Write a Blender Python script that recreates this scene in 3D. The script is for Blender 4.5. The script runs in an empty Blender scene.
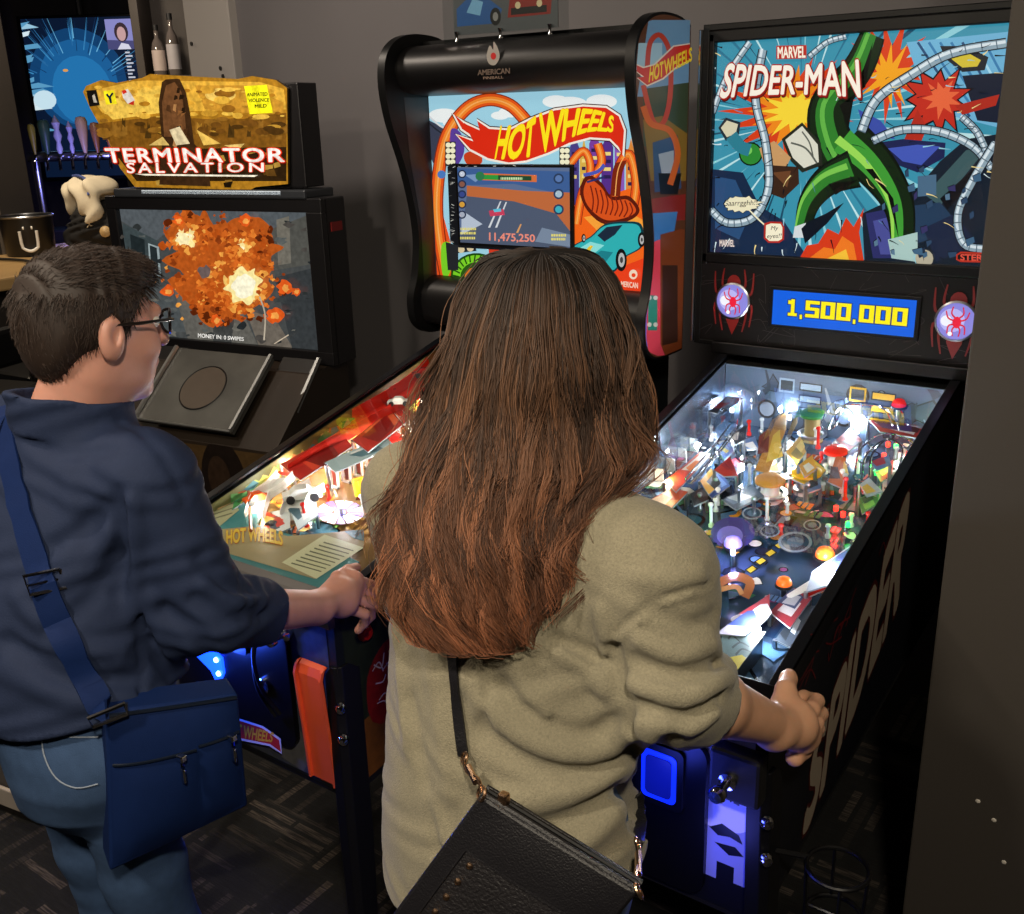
import bpy, bmesh, math, random
import numpy as np
from mathutils import Vector, Matrix
from mathutils.geometry import tessellate_polygon

random.seed(7)
RNG = np.random.default_rng(11)
scene = bpy.context.scene
col = scene.collection
PI = math.pi

# ------------------------------------------------------------------ camera
CAM = np.array([0.7347, -2.3354, 1.7142])
YAW, PITCH, ROLL, FPX = -0.6244, 0.3249, -0.0285, 1009.07
_F = np.array([math.sin(YAW)*math.cos(PITCH), math.cos(YAW)*math.cos(PITCH), -math.sin(PITCH)])
_R0 = np.array([math.cos(YAW), -math.sin(YAW), 0.0])
_U0 = np.cross(_R0, _F)
_R = math.cos(ROLL)*_R0 + math.sin(ROLL)*_U0
_U = -math.sin(ROLL)*_R0 + math.cos(ROLL)*_U0
cd = bpy.data.cameras.new('camera')
cam = bpy.data.objects.new('camera', cd)
col.objects.link(cam)
cd.sensor_fit = 'HORIZONTAL'
cd.sensor_width = 36.0
cd.lens = FPX/1024*36.0
cd.clip_start = 0.02
m = Matrix(((_R[0], _U[0], -_F[0], CAM[0]), (_R[1], _U[1], -_F[1], CAM[1]), (_R[2], _U[2], -_F[2], CAM[2]), (0, 0, 0, 1)))
cam.matrix_world = m
scene.camera = cam

def rayhit(x, y, o, n):
    d = _F + (x-512)/FPX*_R - (y-457)/FPX*_U
    t = np.dot(np.array(o)-CAM, n)/np.dot(d, n)
    return CAM + t*d
def dep(x, y, z):
    return CAM + z*(_F + (x-512)/FPX*_R - (y-457)/FPX*_U)

# ------------------------------------------------------------------ world, lamps, exposure
w = bpy.data.worlds.new('world'); scene.world = w; w.use_nodes = True
w.node_tree.nodes['Background'].inputs[0].default_value = (0.75, 0.78, 0.9, 1)
w.node_tree.nodes['Background'].inputs[1].default_value = 0.02
vs = scene.view_settings
vs.view_transform = 'Standard'; vs.look = 'None'; vs.exposure = 0.0; vs.gamma = 1.0
vs.use_curve_mapping = False
def area(name, loc, target, size, power, color, spread=PI):
    ld = bpy.data.lights.new(name, 'AREA'); ld.shape = 'DISK'; ld.size = size
    ld.energy = power; ld.color = color; ld.spread = spread
    o = bpy.data.objects.new(name, ld); col.objects.link(o)
    o.location = loc
    o.rotation_euler = (Vector(target)-Vector(loc)).to_track_quat('-Z', 'Y').to_euler()
    return o
def point(name, loc, power, color, r=0.02, parent=None):
    ld = bpy.data.lights.new(name, 'POINT'); ld.energy = power; ld.color = color; ld.shadow_soft_size = r
    o = bpy.data.objects.new(name, ld); col.objects.link(o); o.location = loc
    if parent: o.parent = parent
    return o
# the ceiling lamps of the room: warm downlights behind and above the players
area('ceiling_downlight', (-0.35, -3.0, 2.72), (0.0, -1.3, 0.9), 0.18, 27, (1.0, 0.88, 0.70))
area('ceiling_downlight', (1.15, -2.7, 2.72), (0.0, -1.2, 0.8), 0.18, 36, (1.0, 0.87, 0.68))
area('ceiling_downlight', (-1.5, -2.2, 2.72), (-0.95, -1.3, 0.0), 0.22, 20, (1.0, 0.84, 0.66))
area('ceiling_downlight', (-1.9, -0.9, 2.72), (-1.75, 0.5, 1.5), 0.25, 20, (1.0, 0.86, 0.72))
area('bar_downlight', (-4.3, 0.2, 2.7), (-4.7, 0.8, 1.0), 0.3, 28, (1.0, 0.82, 0.6))

# ------------------------------------------------------------------ helpers: colour, materials
def hexc(h):
    if not isinstance(h, str): return tuple(h)
    h = h.lstrip('#'); c = [int(h[i:i+2], 16)/255 for i in (0, 2, 4)]
    return tuple(x/12.92 if x <= 0.04045 else ((x+0.055)/1.055)**2.4 for x in c)
MATS = {}
def pm(name, color, rough=0.5, metal=0.0, var=0.12, scale=25.0, bump=0.0, bscale=200.0, emit=None, es=0.0, coat=0.0, spec=0.5, stretch=(1, 1, 1), sheen=0.0):
    if name in MATS: return MATS[name]
    m = bpy.data.materials.new(name); m.use_nodes = True
    nt = m.node_tree; b = nt.nodes['Principled BSDF']
    c = hexc(color)
    tc = nt.nodes.new('ShaderNodeTexCoord'); mp = nt.nodes.new('ShaderNodeMapping')
    mp.inputs['Scale'].default_value = stretch
    nt.links.new(tc.outputs['Object'], mp.inputs['Vector'])
    nz = nt.nodes.new('ShaderNodeTexNoise'); nz.inputs['Scale'].default_value = scale; nz.inputs['Detail'].default_value = 4
    nt.links.new(mp.outputs[0], nz.inputs['Vector'])
    mx = nt.nodes.new('ShaderNodeMix'); mx.data_type = 'RGBA'
    mx.inputs[6].default_value = (*[x*(1-var) for x in c], 1); mx.inputs[7].default_value = (*[min(1, x*(1+var)) for x in c], 1)
    nt.links.new(nz.outputs['Fac'], mx.inputs[0]); nt.links.new(mx.outputs[2], b.inputs['Base Color'])
    b.inputs['Roughness'].default_value = rough; b.inputs['Metallic'].default_value = metal
    b.inputs['Coat Weight'].default_value = coat; b.inputs['Specular IOR Level'].default_value = spec
    b.inputs['Sheen Weight'].default_value = sheen
    if emit: b.inputs['Emission Color'].default_value = (*hexc(emit), 1); b.inputs['Emission Strength'].default_value = es
    if bump:
        n2 = nt.nodes.new('ShaderNodeTexNoise'); n2.inputs['Scale'].default_value = bscale; n2.inputs['Detail'].default_value = 3
        nt.links.new(mp.outputs[0], n2.inputs['Vector'])
        bp = nt.nodes.new('ShaderNodeBump'); bp.inputs['Strength'].default_value = bump; bp.inputs['Distance'].default_value = 0.002
        nt.links.new(n2.outputs['Fac'], bp.inputs['Height']); nt.links.new(bp.outputs[0], b.inputs['Normal'])
    MATS[name] = m
    return m
def artmat(name, emit=0.0, rough=0.35, base=1.0, metal=0.0, noise=0.0):
    if name in MATS: return MATS[name]
    m = bpy.data.materials.new(name); m.use_nodes = True
    nt = m.node_tree; b = nt.nodes['Principled BSDF']
    at = nt.nodes.new('ShaderNodeAttribute'); at.attribute_name = 'Col'
    src = at.outputs['Color']
    if noise:
        tc = nt.nodes.new('ShaderNodeTexCoord'); nz = nt.nodes.new('ShaderNodeTexNoise')
        nz.inputs['Scale'].default_value = 55; nz.inputs['Detail'].default_value = 6
        nt.links.new(tc.outputs['Object'], nz.inputs['Vector'])
        rp = nt.nodes.new('ShaderNodeMapRange'); rp.inputs[1].default_value = 0.3; rp.inputs[2].default_value = 0.7
        rp.inputs[3].default_value = 1-noise; rp.inputs[4].default_value = 1+noise*0.6
        nt.links.new(nz.outputs['Fac'], rp.inputs[0])
        mu = nt.nodes.new('ShaderNodeVectorMath'); mu.operation = 'SCALE'
        nt.links.new(src, mu.inputs[0]); nt.links.new(rp.outputs[0], mu.inputs['Scale']); src = mu.outputs[0]
    mu2 = nt.nodes.new('ShaderNodeVectorMath'); mu2.operation = 'SCALE'; mu2.inputs['Scale'].default_value = base
    nt.links.new(src, mu2.inputs[0]); nt.links.new(mu2.outputs[0], b.inputs['Base Color'])
    b.inputs['Roughness'].default_value = rough; b.inputs['Metallic'].default_value = metal
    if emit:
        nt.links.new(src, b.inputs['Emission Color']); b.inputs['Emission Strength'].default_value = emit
    MATS[name] = m
    return m
def thin_glass(name, tint=(1, 1, 1), refl=1.0):
    if name in MATS: return MATS[name]
    m = bpy.data.materials.new(name); m.use_nodes = True
    nt = m.node_tree; nt.nodes.clear()
    out = nt.nodes.new('ShaderNodeOutputMaterial'); mix = nt.nodes.new('ShaderNodeMixShader')
    tr = nt.nodes.new('ShaderNodeBsdfTransparent'); tr.inputs[0].default_value = (*tint, 1)
    gl = nt.nodes.new('ShaderNodeBsdfGlossy'); gl.inputs['Roughness'].default_value = 0.02
    fr = nt.nodes.new('ShaderNodeFresnel'); fr.inputs[0].default_value = 1.5
    mu = nt.nodes.new('ShaderNodeMath'); mu.operation = 'MULTIPLY'; mu.inputs[1].default_value = refl
    ge = nt.nodes.new('ShaderNodeNewGeometry'); m2 = nt.nodes.new('ShaderNodeMath'); m2.operation = 'MULTIPLY_ADD'
    m2.inputs[1].default_value = -1.0; m2.inputs[2].default_value = 1.0; nt.links.new(ge.outputs['Backfacing'], m2.inputs[0])
    m3 = nt.nodes.new('ShaderNodeMath'); m3.operation = 'MULTIPLY'      # reflect at the outer face only
    nt.links.new(fr.outputs[0], mu.inputs[0]); nt.links.new(mu.outputs[0], m3.inputs[0]); nt.links.new(m2.outputs[0], m3.inputs[1]); nt.links.new(m3.outputs[0], mix.inputs[0])
    nt.links.new(tr.outputs[0], mix.inputs[1]); nt.links.new(gl.outputs[0], mix.inputs[2])
    nt.links.new(mix.outputs[0], out.inputs[0])
    MATS[name] = m
    return m

# ------------------------------------------------------------------ helpers: objects
def tag(o, label, cat, group=None, kind=None):
    if label: o['label'] = label
    if cat: o['category'] = cat
    if group: o['group'] = group
    if kind: o['kind'] = kind
    return o
def empty(name, loc, rz=0.0, label=None, cat=None, group=None):
    o = bpy.data.objects.new(name, None); col.objects.link(o)
    o.empty_display_size = 0.1; o.location = loc; o.rotation_euler = (0, 0, rz)
    tag(o, label, cat, group)
    return o
def linkmesh(name, me, mat, parent=None):
    o = bpy.data.objects.new(name, me); col.objects.link(o)
    if mat is not None and not me.materials: me.materials.append(mat)
    if parent is not None: o.parent = parent
    return o
class MB:
    """collects shapes of ONE part; build() links them as one mesh object"""
    def __init__(s): s.v = []; s.f = []; s.c = []
    def add(s, vs, fs, c=None):
        b = len(s.v); s.v += [tuple(map(float, x)) for x in vs]
        for f in fs: s.f.append(tuple(b+i for i in f)); s.c.append(c)
        return s
    def box(s, c, d, rot=None, ch=0.0, cl=None):
        x, y, z = d[0]/2, d[1]/2, d[2]/2
        if ch <= 0:
            vs = [Vector((a*x, b*y, e*z)) for e in (-1, 1) for b in (-1, 1) for a in (-1, 1)]
            fs = [(0, 2, 3, 1), (4, 5, 7, 6), (0, 1, 5, 4), (2, 6, 7, 3), (0, 4, 6, 2), (1, 3, 7, 5)]
        else:
            bm = bmesh.new(); bmesh.ops.create_cube(bm, size=1)
            for q in bm.verts: q.co = Vector((q.co.x*d[0], q.co.y*d[1], q.co.z*d[2]))
            bmesh.ops.bevel(bm, geom=list(bm.edges), offset=min(ch, 0.49*min(d)), segments=2, affect='EDGES', profile=0.5)
            bm.verts.index_update(); vs = [q.co.copy() for q in bm.verts]; fs = [[q.index for q in f.verts] for f in bm.faces]; bm.free()
        if rot is not None: vs = [rot @ q for q in vs]
        return s.add([q+Vector(c) for q in vs], fs, cl)
    def tube(s, pts, r, n=8, cap=True, cl=None):
        pts = [Vector(p) for p in pts]
        rs = r if isinstance(r, (list, tuple)) else [r]*len(pts)
        vs = []; up = None
        for i, p in enumerate(pts):
            t = (pts[min(i+1, len(pts)-1)]-pts[max(i-1, 0)])
            t = t.normalized() if t.length > 1e-9 else Vector((0, 0, 1))
            if up is None: up = t.orthogonal().normalized()
            else:
                up = up - t*up.dot(t)
                up = up.normalized() if up.length > 1e-6 else t.orthogonal().normalized()
            w_ = t.cross(up)
            for k in range(n):
                a = 2*PI*k/n; vs.append(p+(up*math.cos(a)+w_*math.sin(a))*rs[i])
        fs = [(i*n+k, i*n+(k+1) % n, (i+1)*n+(k+1) % n, (i+1)*n+k) for i in range(len(pts)-1) for k in range(n)]
        if cap: fs += [tuple(reversed(range(n))), tuple(range((len(pts)-1)*n, len(pts)*n))]
        return s.add(vs, fs, cl)
    def lathe(s, prof, n=20, o=(0, 0, 0), axis=(0, 0, 1), cl=None, cap=True):
        ax = Vector(axis).normalized(); e1 = ax.orthogonal().normalized(); e2 = ax.cross(e1); o = Vector(o)
        vs = [o+ax*z+(e1*math.cos(2*PI*k/n)+e2*math.sin(2*PI*k/n))*r for r, z in prof for k in range(n)]
        fs = [(i*n+k, i*n+(k+1) % n, (i+1)*n+(k+1) % n, (i+1)*n+k) for i in range(len(prof)-1) for k in range(n)]
        if cap: fs += [tuple(reversed(range(n))), tuple(range((len(prof)-1)*n, len(prof)*n))]
        return s.add(vs, fs, cl)
    def prism(s, poly, o, u, v, n, th, cl=None):
        """2-D outline (u, v) at o, given thickness th along n"""
        o, u, v, n = Vector(o), Vector(u), Vector(v), Vector(n)
        k = len(poly); p = [o+u*a+v*b for a, b in poly]
        vs = p + [q+n*th for q in p]
        tr = tessellate_polygon([[Vector((a, b, 0)) for a, b in poly]])
        fs = [tuple(t) for t in tr] + [tuple(k+i for i in reversed(t)) for t in tr]
        fs += [(i, (i+1) % k, k+(i+1) % k, k+i) for i in range(k)]
        return s.add(vs, fs, cl)
    def build(s, name, mat, parent=None, smooth=False, bevel=0.0, angle=40):
        me = bpy.data.meshes.new(name); me.from_pydata(s.v, [], s.f); me.validate()
        bm = bmesh.new(); bm.from_mesh(me); bmesh.ops.recalc_face_normals(bm, faces=bm.faces); bm.to_mesh(me); bm.free()
        if any(c is not None for c in s.c) and len(me.polygons) == len(s.c):
            at = me.color_attributes.new('Col', 'FLOAT_COLOR', 'CORNER')
            for p in me.polygons:
                c = hexc(s.c[p.index]) if s.c[p.index] is not None else (1, 1, 1)
                for li in p.loop_indices: at.data[li].color = (*c, 1)
        if smooth:
            me.polygons.foreach_set('use_smooth', [True]*len(me.polygons))
            me.set_sharp_from_angle(angle=math.radians(angle))
        o = linkmesh(name, me, mat, parent)
        if bevel:
            b = o.modifiers.new('bevel', 'BEVEL'); b.width = bevel; b.segments = 2; b.limit_method = 'ANGLE'; b.angle_limit = math.radians(40)
        return o

# ------------------------------------------------------------------ helpers: 2-D shapes and flat print
def circ(cx, cy, r, n=24, ry=None, rot=0):
    ry = r if ry is None else ry
    return [(cx+r*math.cos(2*PI*k/n)*math.cos(rot)-ry*math.sin(2*PI*k/n)*math.sin(rot), cy+r*math.cos(2*PI*k/n)*math.sin(rot)+ry*math.sin(2*PI*k/n)*math.cos(rot)) for k in range(n)]
def spline(pts, n=6, closed=False):
    P = [np.array(p, float) for p in pts]; out = []; m = len(P)
    rng = range(m) if closed else range(m-1)
    for i in rng:
        if closed: a, b, c, d = P[i-1], P[i], P[(i+1) % m], P[(i+2) % m]
        else: a, b, c, d = P[max(i-1, 0)], P[i], P[i+1], P[min(i+2, m-1)]
        for k in range(n):
            t = k/n
            out.append(tuple(0.5*((2*b)+(-a+c)*t+(2*a-5*b+4*c-d)*t*t+(-a+3*b-3*c+d)*t**3)))
    if not closed: out.append(tuple(P[-1]))
    return out
def band(pts, w0, w1=None, sm=6):
    w1 = w0 if w1 is None else w1
    p = spline(pts, sm) if sm else pts
    L, R_ = [], []
    for i in range(len(p)):
        a, b = p[max(i-1, 0)], p[min(i+1, len(p)-1)]
        dx, dy = b[0]-a[0], b[1]-a[1]; l = math.hypot(dx, dy) or 1
        ww = (w0+(w1-w0)*i/(len(p)-1))/2
        L.append((p[i][0]-dy/l*ww, p[i][1]+dx/l*ww)); R_.append((p[i][0]+dy/l*ww, p[i][1]-dx/l*ww))
    return L+R_[::-1]
def burst(cx, cy, r0, r1, n, seed=0, sy=1.0):
    rr = random.Random(seed)
    return [(cx+math.cos(PI*k/n)*(r1*rr.uniform(.75, 1.1) if k % 2 else r0), cy+sy*math.sin(PI*k/n)*(r1*rr.uniform(.75, 1.1) if k % 2 else r0)) for k in range(2*n)]
def clip(poly, x0, y0, x1, y1):
    for ax, lim, sg in ((0, x0, 1), (0, x1, -1), (1, y0, 1), (1, y1, -1)):
        out = []
        for i in range(len(poly)):
            a, b = poly[i-1], poly[i]
            ia, ib = sg*(a[ax]-lim) >= 0, sg*(b[ax]-lim) >= 0
            if ia != ib:
                t = (lim-a[ax])/(b[ax]-a[ax]); out.append((a[0]+t*(b[0]-a[0]), a[1]+t*(b[1]-a[1])))
            if ib: out.append(b)
        poly = out
        if not poly: return []
    return poly
_TX = {}
def textmesh(s, bold=0.0, shear=0.0, space=1.0):
    k = (s, bold, shear, space)
    if k not in _TX:
        cu = bpy.data.curves.new('t', 'FONT'); cu.body = s; cu.offset = bold; cu.shear = shear; cu.space_character = space; cu.resolution_u = 4
        o = bpy.data.objects.new('t', cu); col.objects.link(o)
        bpy.context.view_layer.update()
        me = bpy.data.meshes.new_from_object(o.evaluated_get(bpy.context.evaluated_depsgraph_get()))
        V = [(v.co.x, v.co.y) for v in me.vertices]; Fs = [tuple(p.vertices) for p in me.polygons]
        bpy.data.objects.remove(o); bpy.data.curves.remove(cu); bpy.data.meshes.remove(me)
        _TX[k] = (V, Fs)
    return _TX[k]
class Art:
    """flat print on a plane: coloured outlines in plane metres (a, b), each a hair above the last"""
    def __init__(s, o, u, v, n, w, h, base=(0, 0), world=None, rz=0.0):
        s.o, s.u, s.v, s.n = (np.array(q, float) for q in (o, u, v, n)); s.w, s.h = w, h
        s.V = []; s.F = []; s.C = []; s.k = 0; s.step = 0.00004
        s.rot = np.array(((math.cos(rz), -math.sin(rz), 0), (math.sin(rz), math.cos(rz), 0), (0, 0, 1)))
        s.off = np.array(world if world is not None else (0, 0, 0), float)   # world position of the local origin
    def px(s, pts, crop=None):
        """photo pixel -> plane metres"""
        out = []
        for x, y in pts:
            if crop: x, y = crop[0]+x/crop[2], crop[1]+y/crop[2]
            W = s.rot
            P = W.T@(rayhit(x, y, W@s.o+s.off, W@s.n)-s.off)-s.o
            out.append((float(P@s.u), float(P@s.v)))
        return out
    def _p(s, a, b): return tuple(s.o+s.u*a+s.v*b+s.n*(s.step*s.k))
    def poly(s, pts, c, cl=True):
        if cl: pts = clip(list(pts), 0, 0, s.w, s.h)
        q = []
        for p in pts:
            if not q or math.hypot(p[0]-q[-1][0], p[1]-q[-1][1]) > 1e-5: q.append(p)
        pts = q
        if len(pts) < 3 or abs(sum(pts[i-1][0]*pts[i][1]-pts[i][0]*pts[i-1][1] for i in range(len(pts)))) < 2e-7: return s
        s.k += 1; b = len(s.V); s.V += [s._p(x, y) for x, y in pts]
        for t in tessellate_polygon([[Vector((x, y, 0)) for x, y in pts]]):
            s.F.append(tuple(b+i for i in t)); s.C.append(hexc(c))
        return s
    def ppx(s, pts, c, crop=None, sm=0, closed=True):
        if sm: pts = spline(pts, sm, True)
        return s.poly(s.px(pts, crop), c)
    def bandpx(s, pts, w0, c, crop=None, w1=None):
        return s.poly(s.px(band(pts, w0, w1), crop), c)
    def text(s, t, a, b, w, h, c, bold=0.0, shear=0.0, warp=None, outline=None, ow=0.03, rot=0.0, space=1.0):
        V0, F0 = textmesh(t, 0.0, shear, space)
        xs = [q[0] for q in V0]; ys = [q[1] for q in V0]; x0, x1, y0, y1 = min(xs), max(xs), min(ys), max(ys)
        for cc, rad in (([(outline, bold+ow)] if outline else [])+[(c, bold)]):
            for dx, dy in ([(0, 0)]+([(rad*math.cos(PI*j/4), rad*math.sin(PI*j/4)) for j in range(8)] if rad > 0 else [])):
                base = len(s.V); s.k += 1                  # thicken by shifted copies of the plain letters
                for x, y in V0:
                    p, q = (x+dx-x0)/(x1-x0), (y+dy-y0)/(y1-y0)
                    if warp: X, Y = warp(p, q)
                    else:
                        X, Y = p*w, q*h
                        X, Y = a+X*math.cos(rot)-Y*math.sin(rot), b+X*math.sin(rot)+Y*math.cos(rot)
                    s.V.append(s._p(X, Y))
                for f in F0: s.F.append(tuple(base+i for i in f)); s.C.append(hexc(cc))
        return s
    def textquad(s, t, quad, c, bold=0.0, shear=0.0, outline=None, ow=0.03, space=1.0, curve=0.0):
        """text stretched into plane quad BL, BR, TR, TL"""
        q = [np.array(z) for z in quad]
        def wp(p, r):
            b0 = q[0]+(q[1]-q[0])*p; t0 = q[3]+(q[2]-q[3])*p
            P = b0+(t0-b0)*r + (t0-b0)*curve*math.sin(PI*min(max(p, 0), 1)); return P[0], P[1]
        return s.text(t, 0, 0, 1, 1, c, bold, shear, wp, outline, ow, 0, space)
    def build(s, name, mat, parent):
        ok = [i for i, f in enumerate(s.F) if len(set(f)) == len(f) and max(f) < len(s.V)]
        s.F = [s.F[i] for i in ok]; s.C = [s.C[i] for i in ok]
        me = bpy.data.meshes.new(name); me.from_pydata(s.V, [], s.F)
        at = me.color_attributes.new('Col', 'FLOAT_COLOR', 'CORNER')
        nn = Vector(s.n)
        for p in me.polygons:
            for li in p.loop_indices: at.data[li].color = (*s.C[p.index], 1)
        bm = bmesh.new(); bm.from_mesh(me)
        bmesh.ops.reverse_faces(bm, faces=[f for f in bm.faces if f.normal.dot(nn) < 0]); bm.to_mesh(me); bm.free()
        return linkmesh(name, me, mat, parent)

# ------------------------------------------------------------------ helpers: smooth solids for bodies and cloth
def s_cone(p, a, b, ra, rb):
    a = np.asarray(a, float); ba = np.asarray(b, float)-a; pa = p-a
    t = np.clip(pa@ba/max(ba@ba, 1e-12), 0, 1)
    return np.linalg.norm(pa-t[:, None]*ba, axis=1)-(ra+(rb-ra)*t)
def s_ell(p, c, r, M=None):
    q = p-np.asarray(c, float)
    if M is not None: q = q@M          # columns of M = local axes
    r = np.asarray(r, float); k0 = np.linalg.norm(q/r, axis=1); k1 = np.linalg.norm(q/(r*r), axis=1)
    return k0*(k0-1)/np.maximum(k1, 1e-9)
def smin(a, b, k):
    h = np.clip(0.5+0.5*(b-a)/k, 0, 1); return b+(a-b)*h-k*h*(1-h)
def smax(a, b, k): return -smin(-a, -b, k)
def chain(p, pts, rs, k=0.02):
    d = None
    for i in range(len(pts)-1):
        e = s_cone(p, pts[i], pts[i+1], rs[i], rs[i+1]); d = e if d is None else smin(d, e, k)
    return d
def polydist(p, pts):
    d = np.full(len(p), 9.0)
    for i in range(len(pts)-1):
        d = np.minimum(d, s_cone(p, pts[i], pts[i+1], 0, 0))
    return d
def surf(fn, lo, hi, h, near=1.9):
    lo = np.array(lo, float); hi = np.array(hi, float); B = 4; H = h*B
    nc = np.ceil((hi-lo)/H).astype(int)
    ax = [lo[i]+H*np.arange(nc[i]+1) for i in range(3)]
    G = np.stack(np.meshgrid(*ax, indexing='ij'), -1).reshape(-1, 3)
    dc = fn(G).reshape(nc+1)
    # active coarse cells
    mn = np.full(nc, 9.0); mxs = np.full(nc, -9.0)
    for a in (0, 1):
        for b in (0, 1):
            for c in (0, 1):
                q = dc[a:a+nc[0], b:b+nc[1], c:c+nc[2]]; mn = np.minimum(mn, np.abs(q)); mxs = np.maximum(mxs, q)
    act = mn < H*near
    nf = nc*B+1
    D = np.repeat(np.repeat(np.repeat(np.sign(dc)*1.0, B, 0), B, 1), B, 2)[:nf[0], :nf[1], :nf[2]].astype(np.float32)
    D[D == 0] = 1
    mk = np.zeros(nf, bool)
    A = np.argwhere(act)
    for a in range(B+1):
        for b in range(B+1):
            for c in range(B+1): mk[A[:, 0]*B+a, A[:, 1]*B+b, A[:, 2]*B+c] = True
    idx = np.argwhere(mk); P = lo+idx*h
    vals = np.concatenate([fn(P[i:i+400000]) for i in range(0, len(P), 400000)])
    D[mk] = vals
    neg = D < 0
    n0, n1, n2 = (int(q)-1 for q in nf)
    cnt = np.zeros((n0, n1, n2), np.int8)
    for a in (0, 1):
        for b in (0, 1):
            for c in (0, 1): cnt += neg[a:a+n0, b:b+n1, c:c+n2]
    cells = np.argwhere((cnt > 0) & (cnt < 8))
    vid = np.full((n0, n1, n2), -1, np.int32); vid[cells[:, 0], cells[:, 1], cells[:, 2]] = np.arange(len(cells))
    acc = np.zeros((len(cells), 3)); num = np.zeros(len(cells))
    cor = [(a, b, c) for a in (0, 1) for b in (0, 1) for c in (0, 1)]
    for i in range(8):
        for j in range(i+1, 8):
            if sum(abs(cor[i][t]-cor[j][t]) for t in range(3)) != 1: continue
            va = D[tuple((cells+cor[i]).T)]; vb = D[tuple((cells+cor[j]).T)]
            x = (va < 0) != (vb < 0); t = np.where(x, va/np.where(x, va-vb, 1), 0)
            pt = np.array(cor[i])+t[:, None]*(np.array(cor[j])-np.array(cor[i]))
            acc += pt*x[:, None]; num += x
    V = lo+(cells+acc/num[:, None])*h
    F = []
    for d in range(3):
        e = [0, 0, 0]; e[d] = 1; u, v = [(1, 2), (2, 0), (0, 1)][d]
        sh = [n0+1, n1+1, n2+1]; sh[d] -= 1
        a = neg[:sh[0], :sh[1], :sh[2]]; b = neg[e[0]:e[0]+sh[0], e[1]:e[1]+sh[1], e[2]:e[2]+sh[2]]
        E = np.argwhere(a != b)
        ok = (E[:, u] > 0) & (E[:, v] > 0) & (E[:, u] < [n0, n1, n2][u]) & (E[:, v] < [n0, n1, n2][v]); E = E[ok]
        fl = a[tuple(E.T)]
        du = np.zeros(3, int); du[u] = 1; dv = np.zeros(3, int); dv[v] = 1
        q = [vid[tuple((E-x).T)] for x in (0*du, du, du+dv, dv)]
        Q = np.stack(q, 1); Q[fl] = Q[fl][:, ::-1]
        F.append(Q)
    F = np.concatenate(F); F = F[(F >= 0).all(1)]
    # settle on the surface
    for _ in range(1):
        d0 = fn(V); g = np.stack([fn(V+np.eye(3)[i]*h*0.5)-d0 for i in range(3)], 1)/(h*0.5)
        V = V - np.clip(d0, -h, h)[:, None]*g/np.maximum((g*g).sum(1), 0.2)[:, None]
    return V, F
def sdfobj(name, fn, lo, hi, h, mat, parent=None, colorfn=None):
    V, F = surf(fn, lo, hi, h)
    me = bpy.data.meshes.new(name)
    me.vertices.add(len(V)); me.vertices.foreach_set('co', V.astype(np.float32).ravel())
    me.loops.add(F.size); me.loops.foreach_set('vertex_index', F[:, ::-1].astype(np.int32).ravel())
    me.polygons.add(len(F)); me.polygons.foreach_set('loop_start', np.arange(0, F.size, 4, dtype=np.int32))
    me.update(calc_edges=True); me.validate()
    me.polygons.foreach_set('use_smooth', [True]*len(me.polygons))
    if colorfn is not None:
        at = me.color_attributes.new('Col', 'FLOAT_COLOR', 'POINT')
        C4 = np.ones((len(V), 4), np.float32); C4[:, :3] = colorfn(V); at.data.foreach_set('color', C4.ravel())
    return linkmesh(name, me, mat, parent)
def fold(p, d, pts, amp, wid):
    """cloth fold: a soft ridge (amp > 0) or crease (amp < 0) along a line"""
    a = np.array(pts); m_ = ((p > a.min(0)-3*wid) & (p < a.max(0)+3*wid)).all(1)
    if m_.any():
        d = d.copy(); d[m_] -= amp*np.exp(-(polydist(p[m_], pts)/wid)**2)
    return d
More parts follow.
